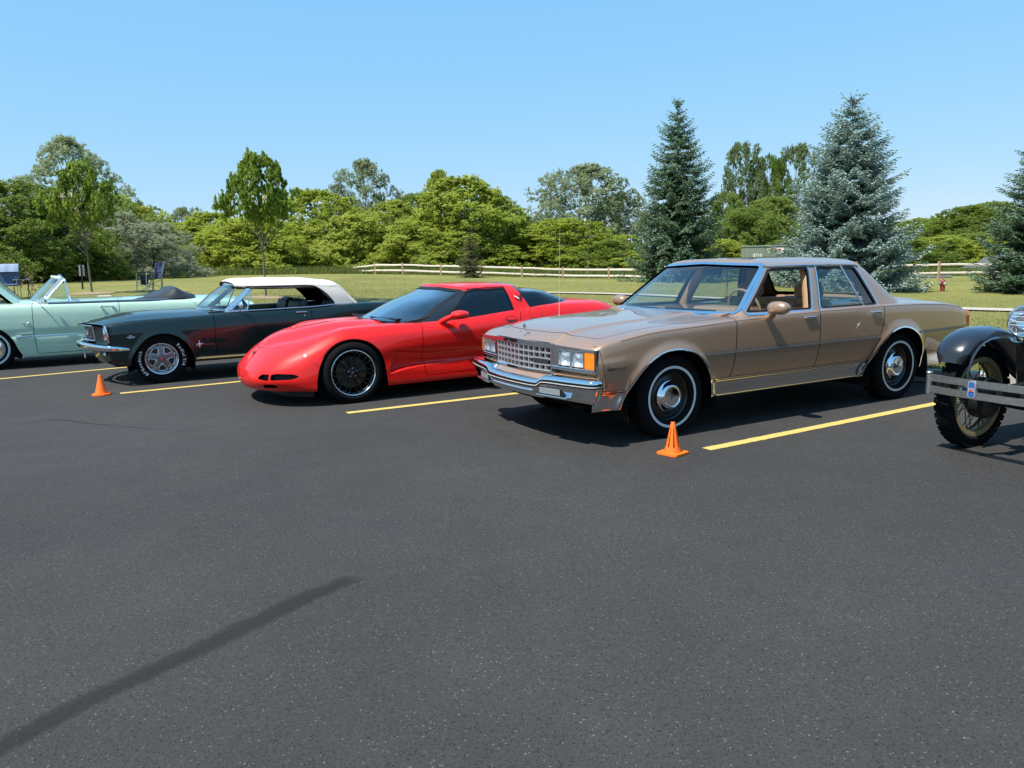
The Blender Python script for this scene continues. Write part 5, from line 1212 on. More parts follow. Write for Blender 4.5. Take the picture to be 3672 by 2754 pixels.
    for s in (1, -1):
        mk('top_weatherstrip', hem if s > 0 else hem.mir(), BLACK, ct)
        tr = tube(curve([(-2.31, .742, .900), (-2.52, .725, .905), (-2.70, .60, .905), (-2.77, .3, .906), (-2.79, 0, .907)], .04), .008, 6); mk('tonneau_trim', tr if s > 0 else tr.mir(), CHROME, ct)
    rw = from_grid(np.array([[(-2.405-.21*t_-.028*(1-abs(u)), .45*u, 1.165-.215*t_) for u in np.linspace(-1, 1, 9)] for t_ in np.linspace(.12, .85, 6)]), (-1, 0, .3)); mk('rear_window', rw.move((-.03, 0, 0)), GLASS, ct)
    lin = from_grid(loft_grid(np.array(C2)[:, :, :], .05, .05)).off(0); li = M(lin.V-np.array([0, 0, .02]), lin.N, lin.T); mk('top_lining', li, mat('black_lining', (.012, .012, .012), .9), ct, True)
    ql = M(qm.V-np.array([0, .015, 0]), -qm.N, qm.T); mk('quarter_lining', ql, MATS['black_lining'], ct, True)
    # ---------------- cabin
    cabn = empty_child('interior', root); IN = mat('dark_green_vinyl', (.014, .028, .026), .45)
    mk('dashboard', prism([(-.60, .60), (-.62, .875), (-.80, .895), (-1.0, .86), (-1.03, .62)], 1, -.70, .70), IN, cabn)
    for y in (.34, -.34): mk('front_seat', seat(.52, .50, .55, .25, .16, 5).move((-1.80, y, .40)), IN, cabn)
    mk('rear_seat', seat(1.10, .45, .50, .35, .16, 6).move((-2.45, 0, .42)), IN, cabn)
    mk('steering_wheel', steering_wheel(.19, .011, 3).tf(roty(.45), (-1.19, .34, .86)), IN, cabn)
    mk('floor_pan', box(-3.5, .4, -.74, .74, .25, .28)+box(-2.75, -2.3, -.7, .7, .6, .86), DARK, root)
    for s in (1, -1): m = box(-2.3, -.75, .715, .74, .40, .872); mk('door_card', m if s > 0 else m.mir(), IN, cabn)
    mk('rear_view_mirror', bevbox(-1.03, -1.01, -.11, .11, 1.10, 1.155, .01), CHROME, cabn)
    mk('rear_bumper', bevbox(-3.86, -3.78, -.84, .84, .47, .56, .03), CHROME, root); mk('tail_panel', from_grid(np.array([[(-3.735, y, z) for z in (.30, .87)] for y in (-.79, 0, .79)]), (-1, 0, 0)), GREEN, root)
    for s in (1, -1): mk('tail_light', bevbox(-3.76, -3.73, s*.58-.12, s*.58+.12, .62, .78, .01), mat('red_lens', (.33, .008, .010), .2, coat=1), root)
    wells = []
    for x in (0, -2.743):
        th = np.linspace(-.3, math.pi+.3, 22); wp = np.stack([x+.395*np.cos(th), 0*th, .25+.395*np.sin(th)], 1); wells.append(from_grid(np.stack([wp+[0, .46, 0], wp+[0, .83, 0]], 1), (0, 0, -1))); ring = wp+[0, .46, 0]; wells.append(flat_tris(np.vstack([ring, [[x, .46, .25]]]), [(i, i+1, len(ring)) for i in range(len(ring)-1)]))
    [mk('wheel_well', q_, DARK, root, True) for q_ in wells]
    first = None; CHAR = mat('charcoal_wheel', (.012, .014, .016), .4, .2)
    for x in (0, -2.743):
        for s in (1, -1):
            if first is None:
                wh = first = wheel_root(root, x, s*.715, .317, s < 0)
                pr = tyre_profile(.322, .215, .196); ty = mk('tyre', lathe(pr, 64), RUBBER, wh)
                r_ = .262; yl = sidewall_at(pr, r_)+.0015
                for m in arc_text('BFGoodrich', r_, .048, math.radians(-138), yl, None)+arc_text('Radial T/A', r_, .048, math.radians(46), yl, None): mk('raised_letter', m, WHITE_PAINT, ty)
                rp = [(.196, -.07), (.204, -.066), (.206, .080), (.203, .088), (.194, .088), (.186, .078), (.176, .060), (.168, .052), (.164, .045)]
                rm = mk('rim', lathe(rp, 64), CHROME, wh); mk('rim_dish', lathe([(.166, .03), (.12, .028), (.05, .04), (.0005, .04)], 48), CHAR, rm)
                ARG = mat('argent_spoke', (.17, .17, .18), .32, .8)
                mk('spoke_disc', lathe([(.168, .046), (.150, .050), (.10, .058), (.05, .062), (.0005, .064)], 48), ARG, rm)
                for k in range(5):
                    a = math.pi/2+math.pi/5+k*2*math.pi/5
                    def rt(r, da, y): return (r*math.cos(a+da), y, r*math.sin(a+da))
                    ol = [(.058, 0), (.070, .20), (.095, .28), (.125, .36), (.142, .38), (.152, .30), (.155, .15), (.156, 0)]
                    ol = ol+[(r_2, -d_) for r_2, d_ in ol[-2:0:-1]]
                    yy = lambda r_2: .0625-.10*max(0, r_2-.05)
                    P = np.array([rt(r_2, d_, yy(r_2)+.003) for r_2, d_ in ol]); c_ = P.mean(0); nP = len(P); pk = flat_tris(np.vstack([P, c_]), [(nP, i_, (i_+1) % nP) for i_ in range(nP)]); pk = pk if pk.N[:, 1].sum() > 0 else pk.flip(); mk('wheel_pocket', pk, CHAR, rm); mk('pocket_edge', tube(P, .0050, 6, closed=True), CHROME, rm)
                    ol = [(.118, 0), (.150, .085), (.160, .095), (.161, 0), (.160, -.095), (.150, -.085)]; P = np.array([(r_2*math.cos(a+math.pi/5+d_), yy(r_2)+.003, r_2*math.sin(a+math.pi/5+d_)) for r_2, d_ in ol]); c_ = P.mean(0); nP = len(P); pk = flat_tris(np.vstack([P, c_]), [(nP, i_, (i_+1) % nP) for i_ in range(nP)]); pk = pk if pk.N[:, 1].sum() > 0 else pk.flip(); mk('wheel_slot', pk, CHAR, rm); mk('pocket_edge', tube(P, .0035, 5, closed=True), CHROME, rm)
                    mk('lug_nut', ellipsoid((.080*math.cos(a), .064, .080*math.sin(a)), (.010, .012, .010), 6, 10), CHROME, rm)
                mk('centre_cap', lathe([(.030, .05), (.030, .074), (.025, .080), (.0005, .082)], 28), mat('red_cap', (.45, .03, .05), .25, coat=1), rm)
            else:
                wh = copy_tree(first, root); wh.location = (x, s*.715, .317); wh.rotation_euler = (0, 0, math.pi if s < 0 else 0)
build_convertible()
# ------------------------------------------------------------------ mint green convertible at the left edge, hood raised
def build_mint():
    root = empty('parked_car', (-8.185, 12.12, 0), 3.6592, 'mint green open convertible with raised hood and black boot cover behind the seats', 'car', 'classic cars parked in the row')
    PAINT = mat('mint_paint', (.44, .62, .47), .30, coat=1.0, coat_rough=.02)
    xs = np.array([.72, .55, .25, 0, -.40, -.80, -1.3, -1.8, -2.3, -2.75, -3.2, -3.6, -3.85])
    w = np.array([.83, .865, .885, .89, .89, .89, .89, .89, .89, .885, .875, .85, .82]); zb = np.array([.90, .945, .962, .968, .968, .968, .965, .962, .955, .948, .94, .91, .86])
    zc = zb+.06; zc[-1] = .88
    xf = lambda y: np.interp(y, [0, .6, .85], [.80, .78, .72]); C = np.zeros((len(xs), 10, 3))
    for i, x in enumerate(xs):
        W, b, c = w[i], zb[i], zc[i]
        rows = [(W-.12, .165), (W-.05, .175), (W-.018, .30), (W-.004, .465), (W-.012, .50), (W, .62), (W-.004, .80), (W-.035, b-.035), (W-.09, b), (0, c)]
        for r, (y, z) in enumerate(rows): C[i, r] = (x, y, z)
    for r in range(10): C[0, r, 0] = xf(C[0, r, 1]); C[0, r, 2] = max(C[0, r, 2], .30)
    G = loft_grid(C, .03, .02); body = from_grid(G, (0, .3, 1))
    fa = curve([(.40, 0), (.395, .25), (.33, .46), (.17, .610), (0, .655), (-.16, .61), (-.29, .47), (-.355, .30), (-.42, .16), (-.44, 0)], .02, catmull); ra = fa+[-2.82, 0]
    arch = lambda Q: np.minimum(poly_field(fa)(Q), poly_field(ra)(Q)); body = drop(body, lambda Q: np.where(Q[:, 1] > .45, arch(Q), 1.0))
    def top_hole(P): P = np.vstack([P, P[::-1]*[1, -1]]); f = poly_field(P, (0, 1)); return lambda Q: np.where(Q[:, 2] > .75, f(Q), 1.0)
    body = drop(body, top_hole(np.array([(-.66, 0), (-.70, .60), (-.76, .79), (-2.35, .79), (-2.62, .74), (-2.68, 0)]))); hole2 = top_hole(np.array([(.76, 0), (.70, .66), (-.38, .70), (-.40, 0)])); body = drop(body, hole2); full = body
    d = rounded([(-.60, .22), (-.575, .50), (-.59, .95), (-.61, 1.05), (-1.77, 1.05), (-1.765, .60), (-1.72, .22)], .03); D = poly_field(d); df = lambda Q: np.where(Q[:, 1] > .6, D(Q), 1.0)
    door = keep(body, lambda Q: df(Q)+.004); body = drop(body, lambda Q: df(Q)-.004)
    mk('body', body+flange(body, .03), PAINT, root, True)
    for s in (1, -1): m = door+flange(door, .03); mk('door', m if s > 0 else m.mir(), PAINT, root)
    skin = keep(full, lambda Q: .55-Q[:, 1])
    for s in (1, -1):
        q = (lambda m: m) if s > 0 else (lambda m: m.mir())
        tr = keep(patch_between(skin, lambda Q: Q[:, 2]-(.487+.012*np.clip((-.33-Q[:, 0])/1.0, 0, 2)), -.007, .007), lambda Q: np.maximum(Q[:, 0]+.34, -3.7-Q[:, 0])).off(.006); mk('side_moulding', q(tr+flange(tr, .006)), CHROME_SOFT, root)
        sp = add([tube([(-.34, .89, .480), (-.42, .895, .492), (-.56, .89, .495)], [.022, .012, .008], 8), bevbox(-.57, -.40, .885, .897, .520, .536, .004)]); mk('fender_spear', q(sp), CHROME, root)
        em = add([tube([(-.455, .895, .705), (-.495, .897, .665), (-.535, .895, .705)], .006, 5), tube([(-.435, .895, .705), (-.47, .897, .70)], .004, 5)]); mk('fender_emblem', q(em), CHROME, root)
        hd = add([tube([(-1.505, .91, .892), (-1.68, .91, .888)], .011, 8), ellipsoid((-1.515, .90, .892), (.024, .022, .022), 8, 12), ellipsoid((-1.685, .895, .875), (.024, .018, .026), 8, 12)]); mk('door_handle', q(hd), CHROME, root)
        mi = add([lathe([(.06, -.012), (.06, .006), (.045, .028), (.0005, .036)], 24).tf(np.array([[0, 1, 0], [-1, 0, 0], [0, 0, 1]]), (-.78, .975, 1.035)), tube([(-.70, .86, .955), (-.72, .93, .985), (-.775, .975, 1.02)], .011, 6)]); mk('door_mirror', q(mi), CHROME, root)
        bl = tube(curve([(-.80, .815, .975), (-1.4, .82, .975), (-2.2, .82, .968), (-2.6, .77, .962)], .1), .016, 6); mk('belt_moulding', q(bl), mat('blue_grey_trim', (.16, .22, .30), .3, .5), root)
        A_, B_, C_ = (-.74, .80, .985), (-1.055, .655, 1.330), (-1.085, .790, .985)
        mk('quarter_light_frame', q(add([tube([A_, B_], .010, 6), tube([B_, C_], .012, 6), tube([C_, A_], .010, 6)])), CHROME, root); mk('quarter_light', q(flat_tris([A_, B_, C_], [(0, 1, 2)])), GLASS, root)
        p = np.linspace(0, 1, 8)[:, None]; pl = np.array([(-.69, .795, .965)])*(1-p)+np.array([(-1.03, .64, 1.345)])*p; mk('windscreen_pillar', q(sweep(pl, [(-.03, -.02), (.03, -.02), (.03, .02), (-.03, .02)], up=(0, 1, 0))), mat('white_frame', (.70, .72, .70), .3, .2, coat=1), root)
    wb = curve([(-.50, 0, 1.0), (-.54, .4, .995), (-.62, .68, .985), (-.675, .775, .975)], .03, catmull); wt_ = curve([(-.88, 0, 1.375), (-.90, .33, 1.37), (-.965, .56, 1.355), (-1.015, .635, 1.345)], .03, catmull)
    n = 24; res = lambda P: np.stack([np.interp(np.linspace(0, 1, n), np.linspace(0, 1, len(P)), P[:, k]) for k in range(3)], 1); wb, wt_ = res(wb), res(wt_)
    mk('windscreen', from_grid(np.stack([wb*(1-t)+wt_*t for t in np.linspace(0, 1, 8)], 1), (1, 0, 1)), GLASS, root, True)
    mk('windscreen_frame', tube(np.vstack([wt_[::-1]*[1, -1, 1], wt_[1:]]), .024, 8)+tube(np.vstack([wb[::-1]*[1, -1, 1], wb[1:]]), .015, 8), MATS['white_frame'], root)
    for y in (.45, -.45): mk('top_latch', ellipsoid((-.99, y, 1.385), (.025, .03, .02), 6, 10), CHROME, root)
    # raised hood hinged at the cowl
    hp = np.array([[(0+t*1.12, y, .05*(1-(y/.78)**2)-.05*t**4-.05*max(0, abs(y)-.62)/.1) for y in np.linspace(-.72, .72, 30)] for t in np.linspace(0, 1, 20)])
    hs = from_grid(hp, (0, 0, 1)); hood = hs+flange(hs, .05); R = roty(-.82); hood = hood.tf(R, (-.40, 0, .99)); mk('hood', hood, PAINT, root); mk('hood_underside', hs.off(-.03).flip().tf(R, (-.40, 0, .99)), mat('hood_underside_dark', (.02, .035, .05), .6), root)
    mk('engine', [bevbox(-.25, .45, -.25, .25, .45, .86, .05), lathe([(.19, 0), (.19, .08), (.16, .10), (.001, .10)], 30).tf(np.array([[1, 0, 0], [0, 0, -1], [0, 1, 0]]), (.05, 0, .86))], mat('engine_black', (.02, .02, .022), .5), root)
    BC = mat('black_vinyl_cover', (.022, .022, .024), .42, bump=(14, .35))
    st = [(-1.98, .985, .985, .76), (-2.12, 1.0, .976, .79), (-2.3, 1.045, .974, .80), (-2.48, 1.105, .972, .80), (-2.60, 1.158, .97, .80), (-2.645, 1.168, .97, .795), (-2.70, 1.140, .97, .79), (-2.80, 1.085, .97, .75), (-2.90, 1.035, .972, .69), (-2.95, 1.005, .975, .62)]
    bc = from_grid(loft_grid(np.array([[(x, w_, zl), (x, w_-.04, zl+(zt-zl)*.35), (x, w_*.80, zl+(zt-zl)*.84+.012*math.sin(x*23)), (x, w_*.45, zt-.006+.008*math.sin(x*17+1)), (x, 0, zt)] for x, zt, zl, w_ in st]), .03, .03, pchip, pchip), (0, 0, 1)); mk('boot_cover', bc+flange(bc, .02), BC, root, True)
    cab = empty_child('interior', root); IN = mat('pale_vinyl', (.42, .34, .28), .5)
    mk('dashboard', prism([(-.60, .6), (-.62, .96), (-.82, .985), (-1.02, .93), (-1.04, .62)], 1, -.75, .75), mat('mint_dash', (.25, .36, .30), .4), cab)
    mk('front_seat', seat(1.3, .5, .52, .25, .16, 8).move((-1.80, 0, .42)), IN, cab); mk('rear_seat', seat(1.2, .45, .50, .3, .16, 8).move((-2.45, 0, .42)), IN, cab)
    mk('steering_wheel', steering_wheel(.20, .011).tf(roty(.4), (-1.13, .36, .97)), mat('white_wheel', (.6, .62, .58), .3), cab)
    mk('floor_pan', box(-3.6, .6, -.78, .78, .19, .22), DARK, root); mk('headrest_pad', bevbox(-1.75, -1.5, -.62, -.28, .93, 1.03, .05), IN, cab)
    for s in (1, -1): m = box(-2.4, -.78, .77, .80, .35, .955); mk('door_card', m if s > 0 else m.mir(), MATS['mint_dash'], cab)
    mk('front_panel', from_grid(np.array([[(.74, y, z) for z in (.30, .90)] for y in (-.83, 0, .83)]), (1, 0, 0)), CHROME_SOFT, root); mk('front_bumper', bevbox(.80, .92, -.90, .90, .40, .52, .04), CHROME, root); mk('rear_bumper', bevbox(-3.98, -3.87, -.86, .86, .42, .54, .04), CHROME, root)
    wells = []
    for x in (0, -2.82):
        th = np.linspace(-.4, math.pi+.4, 22); wp = np.stack([x+.39*np.cos(th), 0*th, .27+.39*np.sin(th)], 1); wells.append(from_grid(np.stack([wp+[0, .48, 0], wp+[0, .86, 0]], 1), (0, 0, -1))); ring = wp+[0, .48, 0]; wells.append(flat_tris(np.vstack([ring, [[x, .48, .27]]]), [(i, i+1, len(ring)) for i in range(len(ring)-1)]))
    [mk('wheel_well', q_, DARK, root, True) for q_ in wells]; first = None
    for x in (0, -2.82):
        for s in (1, -1):
            if first is None:
                wh = first = wheel_root(root, x, s*.735, .325, s < 0); pr = tyre_profile(.33, .19, .185); ty = mk('tyre', lathe(pr, 56), RUBBER, wh); mk('whitewall', ring_on(pr, .222, .250), WHITE_RUBBER, ty)
                mk('rim', lathe([(.185, -.06), (.192, .06), (.186, .068), (.175, .05), (.15, .045), (.0005, .05)], 48), PAINT, wh); mk('hub_cap', lathe([(.17, .05), (.172, .058), (.16, .064), (.13, .060), (.10, .075), (.05, .095), (.0005, .10)], 48), CHROME, wh)
            else: wh = copy_tree(first, root); wh.location = (x, s*.735, .325); wh.rotation_euler = (0, 0, math.pi if s < 0 else 0)
build_mint()
# ------------------------------------------------------------------ black antique car at the right edge (frame: origin under the right front wheel, the car's centre line at y = 0.71)
def build_antique():
    root = empty('parked_car', (3.464, 5.646, 0), 3.6592, 'black antique car with wire wheels, twin-bar bumper and big round headlight', 'car', 'classic cars parked in the row')
    BLK = mat('black_enamel', (.010, .011, .014), .28, coat=.9, coat_rough=.06, noise=(25, .25)); NICK = mat('nickel_dull', (.42, .42, .41), .30, 1.0, noise=(40, .2)); STEEL = mat('dusty_steel', (.42, .415, .39), .32, .9, noise=(30, .35), bump=(40, .15))
    cy = .71
    # fender ribbon: spine along x with a curved cross-section
    sp = curve([(.375, .660), (.352, .745), (.285, .815), (.17, .868), (.02, .890), (-.12, .885), (-.27, .842), (-.42, .765), (-.58, .650), (-.78, .520), (-.98, .420), (-1.15, .372), (-1.30, .365)], .025, catmull)
    n = len(sp); tg = norm(np.gradient(np.stack([sp[:, 0], 0*sp[:, 0], sp[:, 1]], 1), axis=0)); up = np.stack([-tg[:, 2], 0*tg[:, 0], tg[:, 0]], 1); up *= np.sign(up[:, 2:3]+1e-6); up[0:3] = up[3]
    wd = np.interp(np.arange(n)/n, [0, .04, .15, .5, 1], [.085, .115, .135, .15, .15])
    secs = []
    for i in range(n):
        p = np.array([sp[i, 0], 0, sp[i, 1]]); u = up[i]; row = []
        for y, d in ((-1.05, -.060), (-1.0, -.035), (-.8, -.012), (-.45, .004), (0, .010), (.45, .004), (.8, -.012), (1.0, -.035), (1.06, -.062)): row.append(p+np.array([0, y*wd[i], 0])+u*d)
        # inner apron hanging to the frame
        secs.append(row)
    fd = from_grid(loft_grid(np.array(secs), .03, .02, pchip, catmull), (0, 0, 1)); fen = fd+flange(fd, .008)
    ap = np.array([[(sp[i, 0], .150+.02*t, sp[i, 1]-.05-t*max(0, min(.34, sp[i, 1]-.05-.47))*(1 if sp[i, 0] < -.22 else max(0, .25*(.2-sp[i, 0])))) for t in np.linspace(0, 1, 8)] for i in range(n) if sp[i, 0] > -.95]); apm = from_grid(ap, (0, 1, 0))
    for s in (1, -1):
        f = (lambda m: m) if s > 0 else (lambda m: m.mir().move((0, 2*cy, 0)))
        fo = mk('front_fender', f(fen), BLK, root); mk('fender_apron', f(apm), BLK, fo)
        mk('running_board', f(bevbox(-2.6, -1.28, -.15, .15, .33, .36, .008)), BLK, root)
    # rear fenders and body kept simple but complete
    rs = curve([(-2.45, .40), (-2.40, .62), (-2.25+.0, .80), (-2.62, .88), (-2.85, .80), (-3.0, .55)], .05) if False else curve([(-2.30, .42), (-2.38, .64), (-2.52, .80), (-2.68, .84), (-2.86, .78), (-3.0, .60), (-3.05, .45)], .04, catmull)
    rsec = []
    for i in range(len(rs)):
        c = np.array([-2.68, .42]); u = rs[i]-c; u = u/np.linalg.norm(u); rsec.append([(rs[i, 0]+u[0]*d, y, rs[i, 1]+u[1]*d) for y, d in ((-.16, -.05), (-.13, -.01), (0, .01), (.13, -.005), (.2, -.03))])
    rf = from_grid(loft_grid(np.array(rsec), .04, .03, pchip, catmull), (0, 0, 1))
    for s in (1, -1): m = rf+flange(rf, .01); mk('rear_fender', m if s > 0 else m.mir().move((0, 2*cy, 0)), BLK, root)
    bd = [(-1.12, .46, .47, 1.12), (-1.5, .60, .45, 1.18), (-2.0, .66, .45, 1.20), (-2.5, .66, .45, 1.20), (-2.95, .55, .48, 1.15)]
    C = np.array([[(x, w-.04, z0), (x, w, z0+.05), (x, w, z1-.1), (x, w-.02, z1), (x, w-.10, z1+.03), (x, 0, z1+.05)] for x, w, z0, z1 in bd]); b = from_grid(loft_grid(C, .05, .05), (0, .3, 1)); b = b+b.mir()
    mk('body', b.move((0, cy, 0)), BLK, root)
    hd = [(.02, .235, .55, .98, 1.05), (-.5, .32, .53, 1.02, 1.09), (-1.12, .46, .50, 1.07, 1.15)]; C = np.array([[(x, w, z0), (x, w, z1-.1), (x, w*.9, z1-.02), (x, w*.5, z2-.02), (x, 0, z2)] for x, w, z0, z1, z2 in hd]); b = from_grid(loft_grid(C, .04, .04), (0, .3, 1)); b = b+b.mir(); mk('hood', b.move((0, cy, 0)), BLK, root)
    cabp = [(-1.35, 1.20), (-1.42, 1.72), (-1.6, 1.80), (-2.75, 1.80), (-2.92, 1.65), (-2.95, 1.15)]
    for x0, x1 in ((-1.42, -1.35), (-2.10, -2.02), (-2.95, -2.75)):
        for s in (1, -1): m = box(x0, x1, s*.62-.02, s*.62+.02, 1.2, 1.78).move((0, cy, 0)); mk('roof_pillar', m, BLK, root)
    mk('roof', bevbox(-2.98, -1.36, -.66, .66, 1.74, 1.84, .05).move((0, cy, 0)), BLK, root); mk('windscreen', box(-1.40, -1.39, -.60, .60, 1.2, 1.74).move((0, cy, 0)), GLASS, root); mk('seat', seat(1.2, .5, .6, .2, .16, 6).move((-2.1, cy, .62)), mat('brown_cloth', (.10, .07, .05), .9), root)
    rd = rounded([(-.235, .50), (-.25, .95), (-.12, 1.045), (.12, 1.045), (.25, .95), (.235, .50)], .05); mk('radiator_shell', prism(rd, 0, .0, .085).move((0, cy, 0)), NICK, root); mk('radiator_core', prism([(-.205, .53), (-.21, .93), (-.10, 1.0), (.10, 1.0), (.21, .93), (.205, .53)], 0, .086, .092).move((0, cy, 0)), BLACK, root)
    mk('chassis', [box(-3.0, .35, cy+s*.36-.03, cy+s*.36+.03, .44, .52) for s in (1, -1)]+[tube([(.0, .10, .36), (.0, cy, .33), (.0, 2*cy-.10, .36)], .028, 8), tube([(-2.63, .1, .36), (-2.63, 2*cy-.1, .36)], .05, 8), box(-.02, .12, .25, 2*cy-.25, .40, .46)], DARK, root)
    mk('spring', tube(curve([(.05, .12, .44), (.06, .40, .50), (.06, cy, .52), (.06, 2*cy-.4, .50), (.05, 2*cy-.12, .44)], .05), .022, 6), DARK, root)
    # twin bar bumper
    by = np.linspace(-.80, .80, 33); bow = lambda y: .535-.055*(abs(y)/.75)**2.2
    dz = np.interp(by, [-.8, .8], [0, -.0])
    bu = empty_child('front_bumper', root)
    for z in (.555, .472): mk('bumper_bar', sweep([(bow(y), cy+y*.965, z) for y in by], [(-.006, -.024), (.006, -.024), (.006, .024), (-.006, .024)]), STEEL, bu)
    for s in (1, -1):
        y = cy+s*.772; mk('bumper_bolt', tube([(.478, y, .44), (.478, y, .594)], .020, 10)+ellipsoid((.478, y, .592), (.024, .024, .012), 6, 12), STEEL, bu)
        y = cy+s*.44; x = bow(.44); mk('bumper_clamp', prism(rounded([(-.026, -.060), (.026, -.060), (.026, .060), (-.026, .060)], .025, 6), 0, x-.02, x+.012).move((0, y, .515)), mat('enamel_frame', (.50, .52, .55), .3, .6), bu)
        BL = mat('blue_enamel', (.02, .10, .32), .25, coat=1)
        mk('badge_enamel', prism(rounded([(-.019, -.052), (.019, -.052), (.019, .052), (-.019, .052)], .018, 6), 0, x+.012, x+.015).move((0, y, .515)), BL, bu)
        mk('badge_band', box(x+.015, x+.017, y-.020, y+.020, .500, .526), mat('badge_grey', (.42, .45, .5), .3, .5), bu); mk('badge_mark', prism([(-.012, -.012), (0, .013), (.012, -.012)], 0, x+.017, x+.019).move((0, y, .512)), mat('badge_red', (.5, .06, .05), .3), bu)
        mk('bumper_arm', tube([(bow(.44)-.01, cy+s*.44, .51), (.30, cy+s*.38, .48), (.0, cy+s*.36, .48)], .022, 6), BLK, bu)
    # headlights
    for s in (1, -1):
        y = cy-s*.325; c = (.15, y, .963)
        sh = lathe([(.040, -.135), (.075, -.115), (.100, -.07), (.108, -.02), (.109, .0)], 36).tf(np.array([[0, 1, 0], [-1, 0, 0], [0, 0, 1]]), c); hl = mk('headlight', sh, NICK, root)
        mk('lamp_rim', lathe([(.108, -.012), (.113, -.006), (.113, .010), (.105, .018), (.097, .016), (.096, .006)], 40).tf(np.array([[0, 1, 0], [-1, 0, 0], [0, 0, 1]]), c), CHROME, hl)
        mk('reflector', lathe([(.098, .004), (.085, -.03), (.05, -.065), (.0005, -.08)], 32).tf(np.array([[0, 1, 0], [-1, 0, 0], [0, 0, 1]]), c).flip().flip(), MIRROR, hl)
        gl = lathe([(.098, .006), (.06, .014), (.0005, .018)], 32).tf(np.array([[0, 1, 0], [-1, 0, 0], [0, 0, 1]]), c); mk('lamp_glass', gl, LENS, hl)
        fl = [tube(curve([(c[0]+.017, c[1]-w_, c[2]+z), (c[0]+.022, c[1], c[2]+z-sag), (c[0]+.017, c[1]+w_, c[2]+z)], .02), .0022, 4) for z, w_, sag in ((.055, .07, .0), (.035, .08, .002), (.012, .088, .014), (-.025, .085, 0))]; mk('lens_rib', fl, mat('pale_lens_rib', (.7, .72, .72), .15, .3), hl)
        mk('lamp_bracket', tube(curve([(c[0]-.03, y, .86), (c[0]-.03, y-s*.01, .82), (.06, y-s*.09, .80), (-.06, y-s*.19, .815)], .03), .014, 8), BLK, hl)
    mk('lamp_bar', tube([(.11, .385, .845), (.11, cy, .82), (.11, 2*cy-.385, .845)], .014, 8), NICK, root)
    # wire wheels
    first = None; RUST = mat('yellowed_rim', (.33, .25, .12), .5, .2, noise=(18, .35)); SPK = mat('dark_spoke', (.035, .03, .025), .5, .4)
    for x in (.02, -2.62):
        for s in (1, -1):
            y = 0.0 if s > 0 else 2*cy
            if first is None:
                wh = first = wheel_root(root, x, y, .378, False, math.radians(-2)); R_ = .380
                pr = tyre_profile(R_-.008, .118, .292); ty = mk('tyre', lathe(pr, 64), RUBBER, wh)
                k_ = 0
                blocks = []
                for k in range(40):
                    a = k*2*math.pi/40
                    for yy, da, hw in ((-.040, 0, .016), (-.012, .5, .010), (.014, 0, .010), (.041, .5, .016)):
                        blocks.append(bevbox(-.022, .022, yy-hw, yy+hw, R_-.016, R_, .003, 1).tf(roty(a+da*2*math.pi/40)))
                tag(mk('tread_block', blocks, RUBBER, ty), kind='stuff')
                rm = mk('rim', lathe([(.262, -.048), (.298, -.052), (.302, -.046), (.285, -.034), (.262, -.02), (.256, 0), (.262, .02), (.285, .034), (.302, .046), (.298, .052), (.262, .048)], 56), RUST, wh)
                for k in range(30):
                    a = k*2*math.pi/30; b = a+(.26 if k % 2 else -.26); yh = (.055, -.045)[(k//2) % 2]
                    mk('spoke', tube([(.060*math.cos(b), yh, .060*math.sin(b)), (.262*math.cos(a), 0.012*(1 if yh > 0 else -1), .262*math.sin(a))], .0036, 5), SPK, wh)
                mk('hub', lathe([(.065, -.06), (.070, .0), (.062, .06), (.045, .085), (.0005, .09)][:5], 28), BLK, wh)
                mk('hub_cap', lathe([(.045, -.06), (.045, -.09), (.030, -.105), (.0005, -.11)][::1], 24).flip().flip(), NICK, wh)
                mk('brake_drum', lathe([(.0005, .045), (.145, .045)][::-1]+[], 36)+lathe([(.150, .035), (.152, .06), (.150, .125), (.140, .135), (.0005, .14)], 36), mat('brake_black', (.008, .008, .008), .6), wh)
            else:
                wh = copy_tree(first, root); wh.location = (x, y, .378); wh.rotation_euler = (0, 0, (0 if s > 0 else math.pi)+(math.radians(-2) if x > -1 else 0))
build_antique()
# ------------------------------------------------------------------ vegetation
def leaf_mat(name, a, b, trans=.30, rough=.55):
    """two greens blended by the 'tint' attribute of the leaves (a leaf's own colour), thin enough to let light through"""
    m = bpy.data.materials.new(name); m.use_nodes = True; nt = m.node_tree; p = nt.nodes['Principled BSDF']; out = nt.nodes['Material Output']; L = nt.links.new
    at = nt.nodes.new('ShaderNodeAttribute'); at.attribute_name = 'tint'
    oi = nt.nodes.new('ShaderNodeObjectInfo'); ad = nt.nodes.new('ShaderNodeMath'); ad.operation = 'MULTIPLY_ADD'; ad.inputs[1].default_value = .35; L(oi.outputs['Random'], ad.inputs[0])
    ad2 = nt.nodes.new('ShaderNodeMath'); ad2.operation = 'MULTIPLY_ADD'; ad2.inputs[1].default_value = .80; ad2.inputs[2].default_value = -.05; L(at.outputs['Fac'], ad2.inputs[0]); L(ad2.outputs[0], ad.inputs[2])
    mx = nt.nodes.new('ShaderNodeMix'); mx.data_type = 'RGBA'; mx.inputs[6].default_value = tuple(a)+(1,); mx.inputs[7].default_value = tuple(b)+(1,); L(ad.outputs[0], mx.inputs[0])
    L(mx.outputs[2], p.inputs['Base Color']); p.inputs['Roughness'].default_value = rough; p.inputs['Specular IOR Level'].default_value = .35
    tr = nt.nodes.new('ShaderNodeBsdfTranslucent'); L(mx.outputs[2], tr.inputs[0]); ms = nt.nodes.new('ShaderNodeMixShader'); ms.inputs[0].default_value = trans; L(p.outputs[0], ms.inputs[1]); L(tr.outputs[0], ms.inputs[2]); L(ms.outputs[0], out.inputs[0])
    MATS[name] = m; return m

